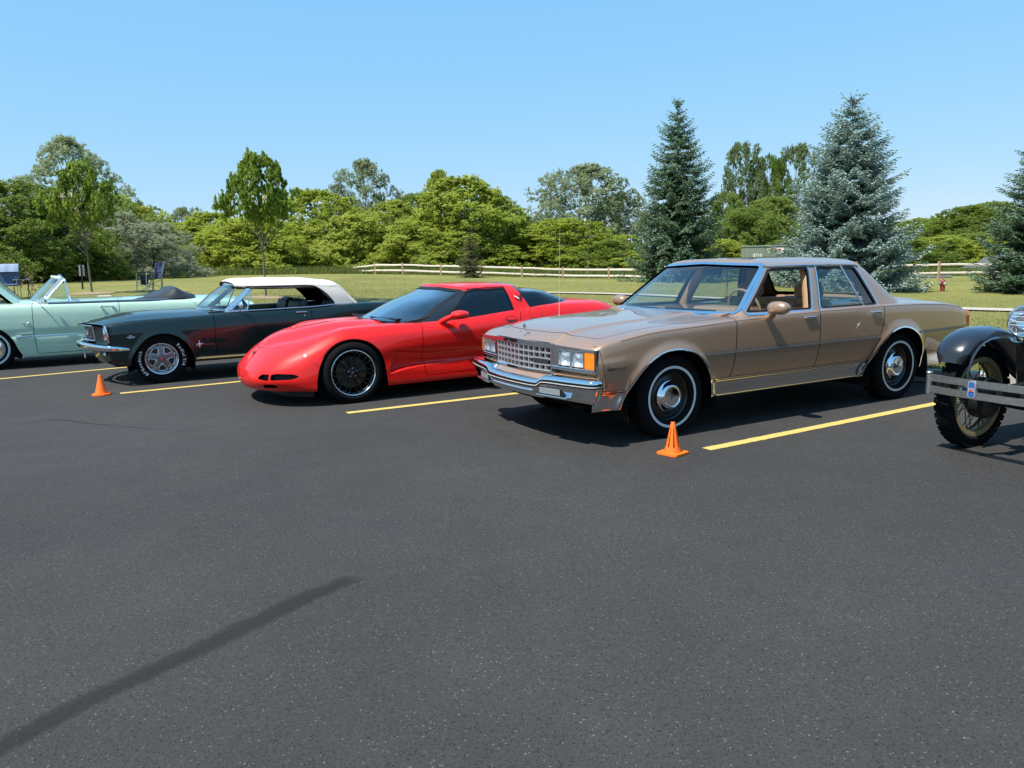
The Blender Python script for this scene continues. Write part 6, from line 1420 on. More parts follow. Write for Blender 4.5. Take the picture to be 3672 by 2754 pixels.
def leaf_object(name, C, D, Nrm, length, width, tint, material, parent=None):
    """one rhombus leaf per row: centre C, direction D, normal Nrm"""
    n = len(C); S_ = norm(np.cross(D, Nrm)); L2 = (length*.5)[:, None]; W2 = (width*.5)[:, None]
    fold = norm(np.cross(S_, D))*(W2*.35)
    V = np.stack([C-D*L2, C+S_*W2+fold-D*L2*.1, C+D*L2, C-S_*W2+fold-D*L2*.1], 1).reshape(-1, 3); i = np.arange(n)*4
    T = np.stack([np.stack([i, i+1, i+2], 1), np.stack([i, i+2, i+3], 1)], 1).reshape(-1, 3)
    me = bpy.data.meshes.new(name); me.vertices.add(len(V)); me.vertices.foreach_set('co', V.astype(np.float32).ravel()); me.loops.add(len(T)*3); me.loops.foreach_set('vertex_index', T.astype(np.int32).ravel())
    me.polygons.add(len(T)); me.polygons.foreach_set('loop_start', np.arange(0, len(T)*3, 3, dtype=np.int32)); me.polygons.foreach_set('loop_total', np.full(len(T), 3, np.int32)); me.update(calc_edges=True)
    at = me.attributes.new('tint', 'FLOAT', 'POINT'); at.data.foreach_set('value', np.repeat(tint, 4).astype(np.float32)); me.materials.append(material)
    o = bpy.data.objects.new(name, me); COL.objects.link(o); o.parent = parent; return o

def rand_dir(r, n):
    v = r.normal(size=(n, 3)); return norm(v)

BARK = mat('bark_grey_brown', (.13, .105, .08), .95, noise=(9, .35, 8), bump=(22, .8))
BARK2 = mat('bark_dark', (.06, .05, .04), .95, noise=(9, .35, 8), bump=(22, .8))

def broadleaf(seed, material, clumps=70, per=150, leaf=.045, trunk_h=.25, shape='round', spread=1.0, bark=None, name='deciduous_tree', trunk_r=.012, droop=0.0, open_=.0):
    """a unit tree: height 1, crown width 1 (scaled when planted)"""
    r = np.random.default_rng(seed); root = empty(name); ph = r.uniform(0, 6.28, 6); dense = 1
    c0 = trunk_h; cen = []; rad = []
    for k in range(clumps):
        u = (k+.5)/clumps; z = c0+(1-c0)*(u**.85 if shape != 'bush' else u); a = k*2.399+r.normal(0, .35)
        t = (z-c0)/(1-c0)
        prof = {'round': math.sin(math.pi*min(1, .10+.88*t))**.65, 'tall': math.sin(math.pi*min(1, .12+.85*t))**.8*(1-.18*t), 'vase': np.interp(t, [0, .12, .30, .45, .62, .82, 1], [.30, .72, 1.0, .88, .66, .52, .22]), 'bush': math.sqrt(max(0, 1-(t*.97)**2.2)), 'narrow': math.sin(math.pi*min(1, .15+.8*t))**.6}[shape]
        lob = 1+.20*math.sin(2*a+ph[0]+4*t)+.14*math.sin(3*a+ph[1]-5*t)+.08*math.sin(5*a+ph[2])
        rr = .5*prof*lob*math.sqrt(r.uniform(.25, 1.0)) if r.uniform() > .35 else .5*prof*lob*r.uniform(.82, 1.04)
        rr = max(0, rr-.035)
        cen.append((rr*math.cos(a), rr*math.sin(a), min(z, .965)-droop*rr)); rad.append(r.uniform(.050, .095)*(1.15-.40*t)*spread)
    cen = np.array(cen); rad = np.array(rad)
    Cs, Ds, Ns, ti = [], [], [], []
    for k_, (c, q) in enumerate(zip(cen, rad)):
        m = int(per*3.9*(q/.1)**1.6*r.uniform(.75, 1.2)); ns = max(3, m//16)
        sp = rand_dir(r, ns); sp[:, 2] = np.where(r.random(ns) < .65, np.abs(sp[:, 2]), sp[:, 2]); sp = sp*(q*r.uniform(.25, 1.25, (ns, 1))**.6)          # sprays in the clump
        w = r.integers(0, ns, m); d = rand_dir(r, m)
        p = c+sp[w]+d*(q*.30*r.uniform(.1, 1.0, (m, 1))); out = norm(p-np.array([0, 0, .45*(c0+1)]))
        nn = norm(norm(sp[w])*.30+out*.30+np.array([-.30, -.26, .55])+rand_dir(r, m)*.80); dd = norm(np.cross(nn, rand_dir(r, m))+np.array([0, 0, -.30]))
        st = r.normal(0, .13, ns); Cs.append(p); Ds.append(dd); Ns.append(nn); ti.append(np.clip(r.normal(.5, .18)+st[w]+r.normal(0, .12, m), 0, 1))
    Cs, Ds, Ns, ti = np.vstack(Cs), np.vstack(Ds), np.vstack(Ns), np.concatenate(ti); n = len(Cs)
    ln = leaf*.37*r.uniform(.6, 1.4, n)
    leaf_object('crown', Cs, Ds, Ns, ln, ln*r.uniform(.5, .75, n), ti, material, root)
    # trunk and limbs
    wob = r.normal(0, .012, (6, 2)); tp = [(wob[i, 0]*i/5, wob[i, 1]*i/5, -.01+z) for i, z in enumerate(np.linspace(0, .86, 6))]
    tk = tube(curve(tp, .08, catmull), np.linspace(trunk_r, trunk_r*.25, len(curve(tp, .08, catmull))), 8)
    for k in range(0, clumps, max(1, clumps//22)):
        c = cen[k]; zb_ = max(c0*.55, c[2]-.18-.25*np.hypot(c[0], c[1])); b = np.array([0, 0, zb_]); mpt = (b+c)/2+np.array([0, 0, -.02])
        tk = tk+tube([b, mpt, c], [trunk_r*.42, trunk_r*.28, trunk_r*.10], 5)
    mk('trunk', tk, bark or BARK, root)
    return root

def spruce(seed, material, whorls=28, base_w=.5, name='spruce_tree', skirt=.05, taper=.85, droop=.30, dens=1.0, card=1.0):
    """unit conifer (height 1, about as wide as 2*base_w): tiers of flat boughs with drooping stems and upturned tips"""
    r = np.random.default_rng(seed); root = empty(name); Cs, Ds, Ns, ln, wd_, ti = [], [], [], [], [], []; tk = tube([(0, 0, 0), (0, 0, .55), (0, 0, .995)], [.016, .009, .0012], 8); UP = np.array([0, 0, 1.0])
    def spray(c, d, n, l, w, tone):
        Cs.append(c); Ds.append(d); Ns.append(n); ln.append(np.full(len(c), 1.0)*l); wd_.append(np.full(len(c), 1.0)*w); ti.append(np.clip(tone, 0, 1))
    for w in range(whorls):
        t = w/(whorls-1); z = skirt+(1-skirt-.03)*t**.92; L = base_w*(1-t)**taper*(.90+.20*r.random())+.010; nb = max(5, int(round((7+15*(1-t))*dens))); a0 = r.uniform(0, 6.28); tier = r.normal(0, .10)
        for b in range(nb):
            a = a0+b*2*math.pi/nb+r.normal(0, .16); l = L*r.uniform(.72, 1.12); d = np.array([math.cos(a), math.sin(a), 0]); sd = np.array([-math.sin(a), math.cos(a), 0]); zz = z+r.normal(0, .010)
            rise = .9 if t > .93 else .42*t-.04; S_ = max(4, int(l/.020)); f = np.linspace(.12, 1, S_)
            zf = l*(rise*f-droop*(1-t)**.5*np.sin(f*math.pi*.62)+.16*(1-t)*f**4)
            P = np.array([0, 0, zz])+d*(l*f)[:, None]+UP*zf[:, None]; tone = .5+tier+r.normal(0, .12)
            if b % 2 == 0: tk = tk+tube([P[0], P[len(P)//2], P[-1]], [.0032, .0020, .0008], 4)
            for k in range(S_):
                side = (l*.36*(1-.80*f[k])*(.5+.5*min(1, f[k]*3))+.012)
                for sg in ((1, -1) if k < S_-1 else (0,)):
                    dirn = d*(.55+.55*f[k])+sd*sg*1.0+UP*r.normal(-.05, .06); dirn = dirn/np.linalg.norm(dirn); ll = side*r.uniform(.75, 1.15) if sg else .022
                    m = max(2, int(ll/.0058*card)); u = (np.arange(m)+r.random(m))/m; c = P[k]+dirn*(ll*u)[:, None]+r.normal(0, 1, (m, 3))*np.array([.0035, .0035, .0022]); c[:, 2] -= .10*ll*u*u
                    dd = norm(dirn+r.normal(0, .34, (m, 3))*np.array([1, 1, .45])); nn = norm(UP+r.normal(0, .42, (m, 3))); spray(c, dd, nn, .0200*r.uniform(.7, 1.3, m), .0088*r.uniform(.8, 1.3, m), tone+.20*(f[k]-.5)+r.normal(0, .10, m))
    for q in range(7):
        c = np.array([[r.normal(0, .003), r.normal(0, .003), .955+.006*q]]); spray(c, norm(np.array([[r.normal(0, .4), r.normal(0, .4), 1.0]])), np.array([[1.0, 0, 0]]), .026, .005, np.array([.6]))
    leaf_object('crown', np.vstack(Cs), np.vstack(Ds), np.vstack(Ns), np.concatenate(ln), np.concatenate(wd_), np.concatenate(ti), material, root); mk('trunk', tk, BARK2, root); return root

def plant(root, px, top, depth, width, label, group=None, first=True, rz=0.0, cat='tree', base=None, deep=None):
    """put a unit tree on the ground where it stands: px and top in photo pixels fix bearing and height, width in metres"""
    x, y = horizon_xy(px, depth); z = gz1(x, y) if base is None else base; h = pix(px, top, depth)[2]-z+.05
    o = root if first else copy_tree(root); o.location = (x, y, z-.05); o.rotation_euler = (0, 0, rz); o.scale = (width, deep or width, h); return tag(o, label, cat, group)

G_YEL = leaf_mat('leaf_yellow_green', (.250, .315, .036), (.470, .515, .085), .58)
G_MID = leaf_mat('leaf_mid_green', (.145, .215, .036), (.300, .370, .070), .56)
G_POP = leaf_mat('leaf_poplar_green', (.120, .175, .060), (.265, .330, .120), .5)
G_DRK = leaf_mat('leaf_dark_green', (.130, .190, .030), (.290, .350, .055), .54)
G_GRY = leaf_mat('leaf_grey_green', (.180, .230, .105), (.320, .370, .190), .54)
G_OLV = leaf_mat('leaf_olive_silver', (.230, .260, .145), (.390, .410, .270), .5)
G_TRE = leaf_mat('leaf_lilac_tree', (.160, .245, .028), (.370, .460, .070), .55)
G_SPR = leaf_mat('needle_dark_spruce', (.062, .120, .062), (.165, .245, .145), .12, .6)
G_BLU = leaf_mat('needle_blue_spruce', (.155, .225, .195), (.320, .415, .365), .12, .6)
G_BRN = leaf_mat('needle_olive_spruce', (.085, .088, .034), (.190, .180, .075), .12, .6)

TY = [broadleaf(3, G_YEL, 180, 165, .048, .06, 'round', 1.05), broadleaf(4, G_YEL, 171, 160, .050, .04, 'bush', 1.1, name='leafy_shrub'), broadleaf(15, G_YEL, 171, 165, .046, .05, 'tall', 1.05)]
TM = [broadleaf(5, G_MID, 209, 170, .040, .10, 'round', 1.0), broadleaf(6, G_MID, 190, 160, .042, .03, 'bush', 1.1, name='leafy_shrub')]
TD = [broadleaf(7, G_DRK, 209, 170, .044, .04, 'bush', 1.1, name='leafy_shrub')]
TG = [broadleaf(8, G_GRY, 162, 228, 0.0336, .15, 'tall', .85, trunk_r=.010), broadleaf(9, G_GRY, 126, 209, 0.03136, .12, 'narrow', .80, trunk_r=.009)]
TO = [broadleaf(10, G_OLV, 171, 150, .036, .05, 'bush', 1.05, name='olive_shrub')]
TP = [broadleaf(12, G_MID, 190, 260, .036, .04, 'narrow', .9, name='poplar_tree', trunk_r=.009), broadleaf(13, G_POP, 180, 240, .036, .06, 'narrow', .88, name='poplar_tree', trunk_r=.009)]
used = set()
def put(kind, i, px, top, depth, width, label, group='trees along the edge of the lawn', rz=None, base=None, cat='tree', deep=None):
    pr = kind[i % len(kind)]; key = id(pr); first = key not in used; used.add(key)
    return plant(pr, px*1.66, top*1.66, depth, width, label, group, first, rz if rz is not None else (px*.37) % 6.28, cat, base, deep)
# pixel columns below are in the 2212-wide copy of the photograph
# far left clump
put(TD, 0, 40, 402, 44, 9.5, 'big dark green tree mass at the far left behind the mint convertible', None)
put(TD, 0, 128, 452, 47, 6.0, 'dark green shrub right of the big dark tree at far left, behind the sign', None)
put(TG, 0, 172, 306, 76, 12.5, 'tall grey-green tree rising behind the left young tree', None)
put(TM, 0, 205, 415, 66, 10, 'mid green tree behind the trunk of the left young tree', None)
put(TO, 0, 255, 462, 50, 7.2, 'silvery olive shrub just right of the left young tree', None, cat='shrub')
put(TO, 0, 335, 485, 52, 6.8, 'silvery olive shrub behind the blue camp chair', None, cat='shrub')
put(TY, 0, 262, 428, 72, 8.5, 'yellow-green tree behind the silvery olive shrubs, left one of two', None); put(TY, 2, 322, 452, 74, 8, 'yellow-green tree behind the silvery olive shrubs, right one of two', None)
put(TG, 0, 402, 452, 118, 9, 'small distant blue-green tree in the skyline dip, left one', None); put(TG, 1, 432, 450, 118, 4.2, 'small distant narrow tree in the skyline dip, right one', None)
put(TY, 1, 410, 492, 68, 9, 'low yellow-green shrub in the skyline dip, nearer the camp chair', None, cat='shrub')
put(TY, 0, 470, 463, 70, 9, 'yellow-green tree just left of the right young tree', None); put(TY, 1, 520, 478, 64, 9, 'yellow-green shrub behind the trunk of the right young tree', None, cat='shrub')
put(TY, 2, 572, 468, 68, 8.5, 'yellow-green tree behind the crown of the right young tree', None)
put(TY, 1, 625, 486, 73, 9.35, 'low yellow-green shrub just right of the right young tree', None, cat='shrub')
put(TY, 0, 690, 416, 77, 11, 'yellow-green tree at the left foot of the tall airy tree', None)
put(TG, 0, 795, 352, 84, 9.5, 'tall airy grey-green tree left of the middle skyline', None)
put(TG, 1, 735, 402, 84, 5, 'airy grey-green tree beside the tall airy one, its shorter left neighbour', None)
put(TY, 1, 765, 468, 73, 9.9, 'broad yellow-green shrub behind the left end of the rail fence', None, cat='shrub'); put(TY, 2, 850, 438, 77, 10.45, 'yellow-green tree between the tall airy tree and the broad bright one', None)
put(TM, 0, 905, 424, 83, 9.9, 'mid green tree peeping over the yellow-green ones left of the broad bright one', None)
put(TY, 0, 1000, 392, 75, 14.3, 'broadest bright green tree in the middle of the treeline', None); put(TY, 2, 955, 376, 82, 7.15, 'pale topped tree at the highest point of the middle treeline', None)
put(TM, 0, 1062, 425, 78, 8.8, 'mid green tree on the right shoulder of the broad bright one', None); put(TY, 1, 905, 480, 71, 9.9, 'yellow-green shrub left of the little brown spruce, behind the fence', None, cat='shrub')
put(TM, 1, 1085, 470, 75, 8.8, 'mid green shrub right of the little brown spruce, behind the fence', None, cat='shrub'); put(TY, 1, 985, 505, 69, 8.8, 'yellow-green shrub straight behind the little brown spruce', None, cat='shrub')
put(TG, 0, 1150, 480, 120, 9, 'small distant tree in the gap left of the big cottonwood', None); put(TG, 1, 1128, 486, 122, 6, 'small distant narrow tree in the gap left of the big cottonwood', None)
put(TG, 0, 1270, 362, 82, 15, 'big grey-green cottonwood left of the dark spruce', None); put(TG, 1, 1222, 372, 84, 8, 'left spire of the grey-green cottonwood group', None); put(TG, 0, 1335, 420, 85, 8.8, 'grey-green tree between cottonwood and dark spruce', None)
put(TY, 1, 1215, 478, 73, 12.1, 'rounded yellow-green shrub under the big cottonwood', None, cat='shrub'); put(TY, 0, 1150, 520, 75, 8.8, 'low yellow-green tree under the distant gap', None); put(TM, 1, 1320, 520, 69, 8.25, 'mid green shrub under the cottonwood beside the dark spruce', None, cat='shrub')
put(TY, 1, 1395, 540, 67, 6.6, 'yellow-green shrub half behind the dark spruce at its left foot', None, cat='shrub')
put(TP, 1, 1600, 316, 66, 5.2, 'tallest slim poplar between the two big spruces', None); put(TP, 0, 1655, 345, 67, 5.4, 'middle slim poplar between the two big spruces', None); put(TP, 1, 1712, 322, 68, 5.6, 'slim poplar half behind the blue spruce', None); put(TP, 0, 1562, 420, 64, 5.0, 'shortest slim poplar, close to the dark spruce', None)
put(TM, 1, 1600, 455, 60, 7, 'mid green shrub at the foot of the slim poplars', None, cat='shrub'); put(TM, 0, 1665, 430, 62, 6.5, 'mid green tree among the slim poplars, next to the blue spruce', None); put(TY, 1, 1560, 520, 57, 5.5, 'yellow-green shrub beside the utility cabinet', None, cat='shrub'); put(TD, 0, 1700, 520, 56, 6, 'dark green shrub behind the utility cabinet', None, cat='shrub')
# wooded slope on the right
for i, (px, top, dep, w) in enumerate(((1935, 482, 130, 15), (1985, 474, 125, 14), (2040, 470, 118, 14), (2095, 448, 112, 14), (2140, 440, 112, 13), (2190, 452, 108, 14), (2240, 450, 108, 14), (2300, 440, 110, 16))):
    put(TM if i % 3 else TD, 0, px, top, dep, w, ['dark green tree on the wooded slope, first from the blue spruce', 'round green tree on the wooded slope, second from the blue spruce', 'round green tree on the wooded slope, third from the blue spruce', 'dark green tree on the wooded slope, fourth from the blue spruce', 'tallest round green tree on the wooded slope left of the right-edge spruce', 'round green tree on the wooded slope behind the right-edge spruce', 'dark green tree on the wooded slope right of the right-edge spruce', 'last green tree of the wooded slope beyond the frame edge'][i], 'trees of the wooded slope', base=-1.0)
for i, (px, top, dep, w) in enumerate(((1965, 520, 92, 11), (2035, 512, 96, 12), (2105, 505, 100, 12), (2160, 520, 94, 11), (2235, 510, 95, 12))):
    put(TY if i % 2 else TM, 1, px, top, dep, w, ['low green shrub in front of the slope beside the blue spruce', 'low yellow-green shrub in front of the slope, above the fence post', 'low green shrub in front of the slope, above the grey roof', 'low yellow-green shrub in front of the slope, behind the roof ridge', 'low green shrub in front of the slope behind the right-edge spruce'][i], 'shrubs below the wooded slope', base=-1.0, cat='shrub')
# the conifers
plant(spruce(21, G_SPR, 27, .5, skirt=.04, taper=.74, dens=1.15), 1461*1.66, 222*1.66, 48, 6.5, 'dark green spruce, the left of the two big ones, behind the tan sedan', 'big spruces on the lawn', rz=.6)
plant(spruce(22, G_BLU, 27, .5, skirt=.03, taper=.62, dens=1.3, droop=.22), 1828*1.66, 218*1.66, 42, 7.7, 'silvery blue spruce, the broadest conifer, behind the tan sedan roof', 'big spruces on the lawn', rz=2.0)
plant(spruce(23, G_SPR, 24, .5, skirt=.04, taper=.72, dens=1.2), 2255*1.66, 262*1.66, 39, 7.0, 'spruce cut off by the right edge, beyond the grey roof', 'big spruces on the lawn', rz=4.0)
plant(spruce(24, G_BRN, 17, .5, skirt=.03, dens=.8, card=.8), 1016*1.66, 488*1.66, 55, 2.5, 'little brownish spruce standing in front of the rail fence', None, rz=1.0)
# two young blossoming trees on the lawn
def young(seed, px, top, depth, width, label, lean, n_bl):
    t = broadleaf(seed, G_TRE, 66, 165, .078, .54, 'vase', 1.0, name='young_tree', trunk_r=.0165); plant(t, px*1.66, top*1.66, depth, width, label, 'young blossoming trees on the lawn'); t.rotation_euler = (0, lean, seed*1.3)
    r = np.random.default_rng(seed); P = []
    for q in range(n_bl):
        a = r.uniform(0, 6.28); z = r.uniform(.64, .97); rr = .46*np.interp(z, [.60, .68, .78, .97], [.9, 1, .7, .25]); c = np.array([rr*math.cos(a), rr*math.sin(a), z]); P.append(c+r.normal(0, .016, (26, 3))*[1, 1, .8])
    P = np.vstack(P); m = len(P); leaf_object('blossom', P, rand_dir(r, m), norm(rand_dir(r, m)+[0, 0, 1]), np.full(m, .022), np.full(m, .017), np.full(m, .5), mat('cream_blossom', (.62, .58, .42), .8), t)
    x, y = t.location[0], t.location[1]
    th = np.linspace(0, 2*math.pi, 25)[:-1]; rr_ = np.array([0, .3, .55, .75]); g = np.array([[(x+q*math.cos(a), y+q*math.sin(a), 0) for q in rr_] for a in list(th)+[th[0]]]); g[..., 2] = ground_z(g[..., :2].reshape(-1, 2)).reshape(g.shape[:2])+np.array([.06, .05, .03, .01]); tag(mk('mulch_ring', from_grid(g, (0, 0, 1)), mat('straw_mulch', (.24, .175, .095), .95, noise=(12, .3, 8), bump=(30, 1.0))), 'straw-coloured mulch ring at the foot of the '+('left' if px < 400 else 'right')+' young tree', 'mulch', 'mulch rings under the young trees')
young(31, 194, 360, 26, 2.35, 'young tree with cream blossom, the left one behind the mint convertible', .05, 9)
young(32, 570, 342, 25, 2.35, 'young tree with cream blossom, the right one behind the white soft top', 0, 7)
# grass blades on the verge and lawn, rough growth at the wood edge
def blades(name, XYp, h, w, material, seed):
    r = np.random.default_rng(seed); n = len(XYp); z = ground_z(XYp); a = r.uniform(0, 6.28, n); hh = h*r.uniform(.5, 1.4, n); d = norm(np.stack([r.normal(0, .45, n), r.normal(0, .45, n), np.ones(n)], 1)); C = np.stack([XYp[:, 0], XYp[:, 1], z], 1)+d*(hh*.42)[:, None]
    return leaf_object(name, C, d, norm(np.stack([np.cos(a), np.sin(a), .2+0*a], 1)), hh, w*r.uniform(.7, 1.3, n), np.clip(r.normal(.5, .28, n), 0, 1), material)
GB = leaf_mat('grass_blade', (.170, .185, .045), (.400, .335, .140), .35, .7); WEED = leaf_mat('rough_growth', (.085, .125, .022), (.215, .230, .050), .35, .7)
r = np.random.default_rng(5); n = 190000; u = r.uniform(0, 1, n); tt = .17+32*u**1.8; s_ = r.uniform(-1, 1, n)*(11+tt*.75)+4-tt*.1; xy = K0+KD*s_[:, None]+KN*tt[:, None]
view = (xy[:, 1] > 6) & (np.abs(xy[:, 0]) < xy[:, 1]*.72+1); xy = xy[view]; tag(blades('lawn_grass', xy, .055, .012, GB, 6), 'short dry mown grass covering the verge and lawn', 'grass', kind='stuff')
n = 110000; f = r.uniform(0, 1, n); px = -40+f*2260; dep = np.interp(px, [0, 300, 620, 760, 1100, 1400, 1700, 2230], [46, 57, 63, 67, 62, 58, 57, 63])+r.normal(0, 1.5, n)
xy = np.array([horizon_xy(p*1.66, d) for p, d in zip(px, dep)]); tag(blades('rough_growth', xy, .62, .040, WEED, 8), 'tall rough grass and weeds along the foot of the treeline', 'weeds', kind='stuff')
# ------------------------------------------------------------------ fence, hydrant, signs, cabinet, building, chairs, cones
WOOD = mat('weathered_rail', (.66, .58, .48), .85, noise=(9, .22, 8), bump=(25, .5)); POSTW = mat('cedar_post', (.36, .235, .15), .88, noise=(8, .25, 8), bump=(25, .5))
def fence(posts, label):
    pts = []
    for px, yb, dep, h in posts:
        x, y = horizon_xy(px, dep); z = pix(px, yb, dep)[2]; pts.append((x, y, z, h))
    root = empty('rail_fence', pts[len(pts)//2][:3], 0, label, 'fence', 'split rail fences at the edge of the lawn'); o = np.array(pts[len(pts)//2][:3]); rr = random.Random(3)
    for i, (x, y, z, h) in enumerate(pts):
        p = np.array([x, y, z])-o; w = .065; mk('post', bevbox(p[0]-w, p[0]+w, p[1]-w, p[1]+w, p[2]-.35, p[2]+h, .012, 1), POSTW, root)
        if i+1 < len(pts):
            q = np.array(pts[i+1][:3])-o; h2 = pts[i+1][3]
            for k in (.36, .82):
                a, b = p+[0, 0, h*k], q+[0, 0, h2*k]; mid_ = (a+b)/2+np.array([0, 0, rr.uniform(-.035, .02)]); P = curve([a, a*.66+b*.34+[0, 0, rr.uniform(-.02, .02)], mid_*.5+(a*.35+b*.65)*.5, b], .4, catmull); s_ = rr.uniform(.85, 1.12)
                mk('rail', sweep(P, np.array([(-.035, -.055), (.030, -.060), (.040, .0), (.028, .058), (-.03, .062), (-.042, .01)])*s_), WOOD, root)
    return root
fence([(1232, 987, 68, .35), (1269, 981.5, 66, .62), (1344, 984, 62, .92), (1443, 985.6, 60, .95), (1580, 990.5, 59, .95), (1721, 994, 58, .95), (1870, 999, 57, .95), (2018, 1004.6, 56, .95), (2183, 1007, 54, .95), (2365, 1010, 52, .95), (2560, 1010, 51, 1.0), (2760, 1008, 50, 1.0)], 'pale split rail fence with two rails running behind the red coupe')
fence([(2960, 1006, 49.5, 1.05), (3160, 1004, 49, 1.08), (3370, 1002, 48, 1.12), (3600, 1000, 47.5, 1.12), (3840, 998, 47, 1.12), (4080, 997, 47, 1.12)], 'pale split rail fence with two rails behind the fire hydrant')

def hydrant(px, yb, dep):
    x, y = horizon_xy(px, dep); z = pix(px, yb, dep)[2]; r_ = empty('fire_hydrant', (x, y, z-.03), .2, 'red fire hydrant with silver caps standing on the lawn', 'hydrant'); RD = mat('hydrant_red', (.22, .030, .025), .5, noise=(20, .2)); SV = mat('hydrant_silver', (.55, .54, .50), .4, .5)
    ax = np.array([[1, 0, 0], [0, 0, -1], [0, 1, 0]])
    mk('barrel', lathe([(.16, 0), (.16, .05), (.115, .055), (.115, .40), (.150, .41), (.150, .46), (.12, .47), (.12, .60)], 28, (1, 2, 3, 4, 5, 6)).tf(ax), RD, r_); mk('bonnet', lathe([(.155, .58), (.155, .62), (.13, .66), (.09, .70), (.04, .73), (.035, .78), (.0005, .785)], 28, (1,)).tf(ax), RD, r_)
    for s in (1, -1): mk('side_cap', lathe([(.05, .10), (.06, .17), (.075, .18), (.075, .22), (.03, .235), (.028, .26), (.0005, .262)], 18, (2, 3)).tf(rotz(math.pi/2*s), (0, 0, .53)), SV, r_)
    mk('front_cap', lathe([(.07, .09), (.085, .15), (.10, .16), (.10, .20), (.04, .22), (.035, .25), (.0005, .252)], 22, (2, 3)).tf(rotz(math.pi), (0, 0, .50)), SV, r_)
    for k_ in range(6): a = k_*math.pi/3; mk('flange_bolt', box(.135*math.cos(a)-.012, .135*math.cos(a)+.012, .135*math.sin(a)-.012, .135*math.sin(a)+.012, .40, .48), RD, r_)
hydrant(3388, 1049, 41)

def sign(px, yt, yb, dep, w, ph, face_rot, label, lean=0.0, pole_mat=None, plate_mat=None):
    x, y = horizon_xy(px, dep); z = pix(px, yb, dep)[2]; h = (yb-yt)*dep/FPX; r_ = empty('sign_post', (x, y, z-.02), face_rot, label, 'sign'); 
    mk('post', prism([(-.03, -.012), (.03, -.012), (.03, .004), (.012, .004), (.012, .012), (-.012, .012), (-.012, .004), (-.03, .004)], 2, 0, h).tf(roty(lean)), pole_mat or BLACK, r_); mk('sign_plate', box(-w/2, w/2, .013, .018, h-ph, h).tf(roty(lean)), plate_mat or mat('sign_back_grey', (.30, .31, .31), .45, .3), r_)
sign(290, 950, 1043, 30, .20, .42, .15, 'small grey sign on a black post near the left young tree', .03)
sign(2108, 901, 1040, 37.6, .30, .62, math.radians(80), 'leaning grey steel sign post seen edge-on beyond the sedan hood', -.09, mat('galvanised_post', (.34, .38, .36), .5, .3), mat('sign_back_grey', (.30, .31, .31), .45, .3))

def cabinet():
    dep = 43.5; x0, y0 = horizon_xy(2679, dep); x1, _ = horizon_xy(2885, dep); zt = pix(2750, 880, dep)[2]; zb_ = pix(2750, 1022, dep)[2]; r_ = empty('utility_cabinet', ((x0+x1)/2, y0+.6, zb_), 0, 'green utility cabinet numbered 0710 half hidden by the blue spruce', 'cabinet'); w = (x1-x0)/2; h = zt-zb_; GR = mat('utility_green', (.20, .24, .18), .55, noise=(3, .08))
    mk('cabinet_body', bevbox(-w, w, -.6, .6, .0, h-.06, .02), GR, r_); mk('lid', bevbox(-w-.03, w+.03, -.64, .64, h-.08, h, .02), GR, r_); mk('door_panel', [box(-w+.05, -.62, -.613, -.601, .12, h-.12), box(-.58, w-.05, -.613, -.601, .12, h-.12)][0], GR, r_); mk('door_panel', box(-.58, w-.05, -.613, -.601, .12, h-.12), GR, r_); mk('pad', box(-w-.35, w+.3, -.95, .9, -.4, -.004), mat('pad_concrete', (.48, .46, .42), .9, noise=(5, .1)), r_)
    mk('number', text_mesh('0710', .26, .003, 1.0, bold=.006).move((-w+.58, -.620, h-.56)), WHITE_PAINT, r_)
    lb = mk('warning_label', box(-w+1.66, -w+2.06, -.621, -.6155, h-.46, h-.14), WHITE_PAINT, r_); mk('label_band', box(-w+1.70, -w+1.90, -.624, -.6215, h-.40, h-.20), mat('label_red', (.5, .05, .04), .5), lb); mk('caution_label', box(-w+1.16, -w+1.58, -.621, -.6155, h-.24, h-.17), mat('label_orange', (.7, .25, .03), .5), r_)
cabinet()

